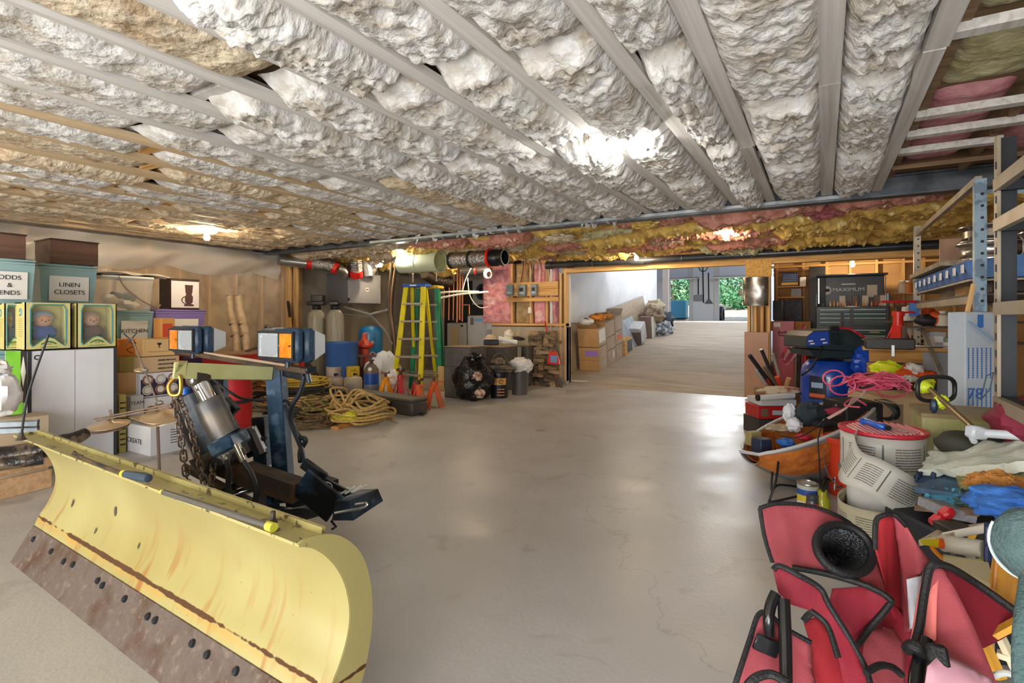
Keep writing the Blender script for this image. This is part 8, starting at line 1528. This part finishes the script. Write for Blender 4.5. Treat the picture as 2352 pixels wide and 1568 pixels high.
b = B(); b.hexa([D(2118, 1250, 1.5), D(2155, 1258, 1.5), D(2155, 1258, 1.53), D(2118, 1250, 1.53), D(2112, 1238, 1.5), D(2157, 1237, 1.5), D(2157, 1237, 1.53), D(2112, 1238, 1.53)]); b.to('yellow_head', plain('#c9bd1f', .35), t2, world=True, ang=20); wtube('trigger', plain('#d9861c', .4), t2, [D(2140, 1256, 1.5), D(2150, 1268, 1.5), D(2165, 1282, 1.5)], .006, 8)
t2 = bx2(2235, 2268, 1248, 1290, 1.45, .03, 'black and yellow label card beside the spray bottle', plain('#dcdcd6', .5), 'label_card', 'card'); B().box((.002, -.001, .025), (.028, .002, .03)).to('black_square', INK, t2, ang=0); B().tube([(.003 + .008 * math.cos(g_), -.003, .013 + .008 * math.sin(g_)) for g_ in [k * .6 for k in range(10)]], .0025, 6).to('yellow_ring', plain('#c9cf2a', .5), t2)
t2 = bx2(2200, 2262, 1222, 1240, 1.6, .1, 'black and yellow striped box under the white pipe', plain('#26221c', .5), 'tool_box', 'box'); B().box((0, -.002, .012), (.02, .003, .022), rot=Matrix.Rotation(.5, 4, 'Y')).to('yellow_stripe', plain('#d9a51f', .5), t2, ang=0)
tt = thing('cream_carton', 'open cream carton flap right behind the camp chair', 'box', D(2230, 1320, 1.35), 0); b = B(); o = [D(2166, 1290, 1.4), D(2285, 1345, 1.25), D(2270, 1290, 1.4), D(2166, 1272, 1.5)]; b.hexa([p - V((0, 0, .012)) for p in o] + o); b.to('flap', mat('cream_card', '#c9bd96', .8), tt, world=True, ang=0)
b = B(); b.hexa([V((p.x, p.y, p.z - .3)) for p in o] + [p - V((0, 0, .013)) for p in o]); b.to('body', mat('cream_card2', '#b59c6c', .8), tt, world=True, ang=0)
tt = thing('blue_crate', 'dark blue plastic crate standing on end behind the towel', 'crate', D(2280, 1300, 1.4), 0)
for k in range(5): wtube('bar', mat('crate_blue', '#17264a', .4), tt, [D(2267 + k * 6.5, 1305, 1.4), D(2268 + k * 6.5, 1200, 1.42)], .0045 if k % 2 else .007, 8, 0)
for py in (1205, 1250, 1300): wtube('rail', MC['crate_blue'], tt, [D(2265, py, 1.4), D(2298, py + 8, 1.36)], .005, 8, 0)
tt = thing('golden_board', 'golden yellow wood-grained board with a white frame at the right edge', 'board', D(2320, 1400, 1.2), 0); GW = wood('golden_wood', '#d9a03a', '#b97e22', 2, .4, 12)
b = B(); o = [D(2285, 1370, 1.25), D(2375, 1420, 1.1), D(2375, 1250, 1.1), D(2302, 1255, 1.25)]; b.hexa([p for p in o[:2]] + [p + FW * .02 for p in o[:2][::-1]] + [o[3], o[2], o[2] + FW * .02, o[3] + FW * .02]); b.to('panel', GW, tt, world=True, ang=0)
wtube('edge_rod', mat('golden_rod', '#a8691c', .35), tt, [D(2284, 1352, 1.24), D(2293, 1238, 1.26)], .006, 10, 0)
for k, (a_, c_) in enumerate((((2262, 1478), (2300, 1560)), ((2298, 1462), (2345, 1560)), ((2240, 1480), (2352, 1420)), ((2290, 1500), (2352, 1520)))): B().bar(D(*a_, 1.15), D(*c_, 1.12), .02, .012).to('slat', GW if k % 2 == 0 else plain('#d9cfae', .6), tt, world=True, ang=0)
tt = thing('white_hoop', 'white curved rim at the bottom right corner', 'rim', D(2310, 1545, 1.05), 0); wtube('rim', plain('#d3dad8', .4), tt, [D(2280, 1552, 1.05), D(2310, 1545, 1.02), D(2350, 1556, 1.0)], .006, 8)
P = D(2362, 1262, 1.12); tt = thing('green_cushion', 'dark grey-green plush cushion cut off by the right edge', 'cushion', P, TH - .76); B().blob((0, .04, 0), (.062, .05, .075), .08, 2, 150, 40, 26).to('cushion', mat('plush_green', '#4c6465', .95, c2='#5a7475', ns=20, bump=.8, bs=120), tt)
B().tube([(-.063 * math.cos(g_), .03, .076 * math.sin(g_)) for g_ in [-1.9 + k * .15 for k in range(17)]], .0035, 6).to('pale_piping', plain('#c3cfd3', .8), tt)
tt = thing('padded_belt', 'dark green padded belt at the lower right edge', 'strap', D(2345, 1500, 1.0), 0); wtube('strap', MC['plush_green'], tt, [D(2362, 1330, 1.05), D(2350, 1420, 1.0), D(2345, 1500, .98), D(2348, 1600, .95)], .014, 12)
# ---- red folding camp chair
CR = mat('canvas_rose', '#994148', .8, c2='#88373f', ns=3, bump=.15, bs=250); CRD = mat('canvas_red', '#7c0a21', .8, c2='#6b081b', ns=3, bump=.15, bs=250); CRB = mat('canvas_bright', '#961a24', .8, c2='#82131d', ns=3, bump=.15, bs=250); CPK = mat('canvas_pink', '#bf8f9b', .75, c2='#b4808e', ns=3)
PIP = mat('black_piping', '#0b0b0e', .6, bump=.3, bs=200)
g = D(1990, 1568, 1.25); cc_ = thing('camp_chair', 'collapsed red canvas camp chair with black piping and a mesh cup holder, lower right', 'camp chair', (g.x, g.y, 0), 0)
def panel(name, pts, m, edges=(), seed=1, amp=.008, r_=.0055, hole=None, thick=.003):
    q = [D(*p) for p in pts]; sm = []
    bm = bmesh.new(); vs = [bm.verts.new(p) for p in q]; f = bm.faces.new(vs); bmesh.ops.triangulate(bm, faces=[f])
    for _ in range(5):
        long_ = [e for e in bm.edges if e.calc_length() > .02]
        if not long_: break
        bmesh.ops.subdivide_edges(bm, edges=long_, cuts=1); bmesh.ops.triangulate(bm, faces=[f for f in bm.faces if len(f.verts) > 3])
    for _ in range(3): bmesh.ops.smooth_vert(bm, verts=[v for v in bm.verts if not v.is_boundary], factor=.5, use_axis_x=True, use_axis_y=True, use_axis_z=True)
    inv = W[cc_].inverted()
    if hole:
        ce2, rx, ry, an = hole; dele = []
        for v in bm.verts:
            p = v.co - CP; d = p.dot(FW); x = p.dot(RT) / d * FPX + 1176 - ce2[0]; y = HY - p.z / d * FPX - ce2[1]
            xr_2, yr_2 = x * math.cos(an) + y * math.sin(an), -x * math.sin(an) + y * math.cos(an)
            if (xr_2 / rx) ** 2 + (yr_2 / ry) ** 2 < 1: dele.append(v)
        bmesh.ops.delete(bm, geom=dele, context='VERTS')
    for v in bm.verts:
        n = NZ.noise(v.co * 9 + V((seed, 0, 0))) + .5 * NZ.noise(v.co * 21 + V((0, seed, 0))); v.co = inv @ (v.co - FW * amp * n * (0 if v.is_boundary else 1))
    bm.normal_update(); me = bpy.data.meshes.new(name); bm.to_mesh(me); bm.free(); me.materials.append(m); me.polygons.foreach_set('use_smooth', [True] * len(me.polygons))
    o = bpy.data.objects.new(name, me); COL.objects.link(o); o.parent = cc_; W[o] = W[cc_]; md = o.modifiers.new('s', 'SOLIDIFY'); md.thickness = thick; md.offset = 0
    for (i, j) in edges:
        seq = [q[k % len(q)] for k in range(i, j + 1)]; B().tube(curve(seq, 5), r_, 8).to('piping', PIP, o, world=True)
    return o
A = [(1745, 1166, 1.42), (1790, 1156, 1.42), (1870, 1164, 1.42), (1950, 1200, 1.40), (2008, 1268, 1.36), (2045, 1385, 1.28), (1990, 1350, 1.26), (1930, 1326, 1.28), (1830, 1305, 1.33), (1775, 1292, 1.36), (1757, 1235, 1.39)]
panel('arm_panel', A, CR, ((0, 4), (9, 11)), 1, .006, hole=((1936, 1259), 60, 46, .55)); B().tube(curve([D(1820, 1303, 1.33), D(1900, 1318, 1.29), D(1990, 1345, 1.25), D(2042, 1374, 1.22), D(2040, 1392, 1.22), D(2000, 1440, 1.22), D(1970, 1480, 1.2)], 8), .0075, 8).to('piping', PIP, cc_, world=True)
ring = [D(1936 + 68 * math.cos(g_) * math.cos(.55) - 52 * math.sin(g_) * math.sin(.55), 1259 + 68 * math.cos(g_) * math.sin(.55) + 52 * math.sin(g_) * math.cos(.55), 1.325 - .0003 * (68 * math.cos(g_)) - .045 * math.sin(g_)) for g_ in [k * 2 * pi / 36 for k in range(36)]]
B().tube([p - FW * .006 for p in ring], .0105, 10, True).to('cup_ring', PIP, cc_, world=True)
cen = D(1936, 1262, 1.5); b = B(); inv = W[cc_].inverted(); n = 36; vs = []; fs = []
for j in range(7):
    f_ = j / 6; 
    for k in range(n): p = ring[k] * (1 - f_ * .75) + cen * f_ * .75 + (FW * .05 + V((0, 0, -.05))) * f_; vs.append(inv @ p)
for j in range(6):
    for k in range(n): fs.append((j * n + k, j * n + (k + 1) % n, (j + 1) * n + (k + 1) % n, (j + 1) * n + k))
fs.append([6 * n + k for k in range(n)]); b.add(vs, fs); b.to('cup_mesh', mat('mesh_netting', '#1a1c20', .5, c2='#a9abad', ns=330, nd=1, lo=.58, hi=.62), cc_)
panel('back_panel', [(1850, 1568, 1.36), (1860, 1440, 1.36), (1915, 1400, 1.34), (2040, 1372, 1.34), (2090, 1430, 1.34), (2120, 1590, 1.3), (1850, 1600, 1.3)], CRD, (), 2, .02)
panel('upright_fold_left', [(2012, 1195, 1.33), (2030, 1186, 1.33), (2050, 1184, 1.34), (2068, 1230, 1.36), (2072, 1330, 1.38), (2070, 1450, 1.36), (2045, 1400, 1.33), (2030, 1330, 1.31), (2010, 1262, 1.31)], CRB, (), 3, .004)
panel('upright_fold_right', [(2050, 1184, 1.34), (2085, 1212, 1.3), (2110, 1255, 1.28), (2136, 1288, 1.27), (2112, 1318, 1.27), (2086, 1330, 1.28), (2090, 1450, 1.3), (2070, 1450, 1.36), (2072, 1330, 1.38), (2068, 1230, 1.36)], CR, (), 4, .004)
B().tube(curve([D(2010, 1262, 1.31), D(2010, 1220, 1.32), D(2014, 1192, 1.33), D(2032, 1182, 1.33), D(2056, 1183, 1.33), D(2082, 1208, 1.3)], 6), .006, 8).to('piping', PIP, cc_, world=True)
panel('white_tag', [(2082, 1330, 1.275), (2116, 1322, 1.27), (2100, 1440, 1.26), (2090, 1445, 1.27)], plain('#c9cdd6', .6), (), 5, 0)
panel('inner_panel', [(1912, 1352, 1.25), (1990, 1346, 1.25), (2040, 1374, 1.22), (2040, 1394, 1.22), (1995, 1440, 1.23), (1968, 1475, 1.22), (1930, 1430, 1.24), (1905, 1385, 1.25)], CRD, (), 6, .01)
panel('arm_strip', [(1776, 1308, 1.2), (1790, 1299, 1.2), (1830, 1318, 1.18), (1883, 1350, 1.17), (1905, 1390, 1.15), (1960, 1480, 1.11), (1990, 1540, 1.08), (2005, 1600, 1.05), (1942, 1600, 1.07), (1925, 1510, 1.1), (1900, 1435, 1.14), (1862, 1402, 1.16), (1812, 1386, 1.18), (1788, 1360, 1.19)], CRD, ((0, 7), (9, 11)), 7, .006, .0062)
panel('seat_left', [(1680, 1600, 1.1), (1702, 1530, 1.12), (1725, 1460, 1.15), (1742, 1412, 1.17), (1765, 1408, 1.17), (1800, 1440, 1.16), (1862, 1475, 1.15), (1866, 1540, 1.13), (1880, 1600, 1.1)], CR, ((0, 6),), 8, .012)
panel('seat_centre', [(1845, 1425, 1.22), (1878, 1415, 1.22), (1905, 1450, 1.2), (1935, 1510, 1.17), (1945, 1600, 1.12), (1860, 1600, 1.14), (1868, 1500, 1.18)], CRB, (), 9, .01); B().tube(curve([D(1845, 1426, 1.22), D(1862, 1408, 1.22), D(1880, 1412, 1.21)], 5), .007, 8).to('piping', PIP, cc_, world=True)
panel('seat_right', [(1990, 1440, 1.26), (2050, 1440, 1.3), (2075, 1480, 1.25), (2080, 1600, 1.18), (2000, 1600, 1.15), (1980, 1520, 1.2)], CR, (), 10, .02)
panel('right_front', [(2130, 1302, 1.18), (2150, 1294, 1.18), (2165, 1302, 1.18), (2200, 1365, 1.14), (2235, 1435, 1.1), (2262, 1500, 1.06), (2290, 1570, 1.02), (2296, 1610, 1.0), (2140, 1600, 1.05), (2150, 1500, 1.09), (2128, 1470, 1.12), (2110, 1430, 1.14)], CR, (), 11, .006)
panel('right_edge_fold', [(2120, 1315, 1.185), (2132, 1298, 1.185), (2158, 1296, 1.18), (2152, 1380, 1.14), (2150, 1470, 1.1), (2120, 1475, 1.11), (2092, 1470, 1.13), (2104, 1390, 1.16)], mat('canvas_salmon', '#d3706a', .75), (), 12, .003)
B().tube(curve([D(2098, 1492, 1.1), D(2112, 1440, 1.12), D(2122, 1370, 1.15), D(2134, 1308, 1.17), D(2150, 1296, 1.17), D(2185, 1304, 1.17), D(2240, 1338, 1.17), D(2300, 1380, 1.15), D(2360, 1425, 1.12)], 8), .0085, 8).to('piping', PIP, cc_, world=True)
panel('right_back', [(2160, 1298, 1.19), (2220, 1325, 1.19), (2300, 1380, 1.17), (2352, 1420, 1.14), (2345, 1440, 1.14), (2300, 1468, 1.13), (2258, 1488, 1.12), (2225, 1430, 1.14)], CRD, (), 13, .003)
panel('pink_lower', [(2120, 1600, .98), (2130, 1530, 1.0), (2160, 1500, 1.02), (2215, 1525, 1.02), (2280, 1560, 1.0), (2292, 1610, .97)], CPK, (), 14, .006)
B().tube(curve([D(1782, 1362, 1.15), D(1770, 1390, 1.14), D(1765, 1425, 1.13), D(1768, 1455, 1.13)], 6), .0115, 12).to('frame_tube', mat('frame_black', '#101113', .2), cc_, world=True)
B().tube([D(1800, 1375, 1.14), D(1804, 1470, 1.1), D(1806, 1620, 1.05)], .0125, 14).to('frame_tube', MC['frame_black'], cc_, world=True)
B().tube([D(2128, 1470, 1.08), D(2108, 1540, 1.04), D(2100, 1620, 1.0)], .014, 12).to('frame_tube', MC['frame_black'], cc_, world=True)
b = B(); b.bar(D(1733, 1470, 1.13), D(1790, 1495, 1.12), .035, .008, up=FW, b=.003); b.to('leather_sleeve', mat('sleeve_black', '#15161a', .2), cc_, world=True)
b = B(); b.bar(D(2148, 1478, 1.03), D(2158, 1535, 1.01), .035, .02, b=.006); b.to('buckle', PIP, cc_, world=True)
B().tube(curve([D(1988, 1545, 1.06), D(2020, 1528, 1.08), D(2050, 1532, 1.1), D(2072, 1550, 1.1)], 6), .007, 8).to('strap', PIP, cc_, world=True)
B().tube(curve([D(2085, 1490, 1.07), D(2100, 1482, 1.05), D(2120, 1500, 1.05)], 6), .012, 8).to('strap_knot', PIP, cc_, world=True)
B().tube(curve([D(1700, 1600, 1.02), D(1730, 1560, 1.02), D(1770, 1548, 1.02), D(1810, 1568, 1.0)], 6), .008, 8).to('strap', PIP, cc_, world=True)
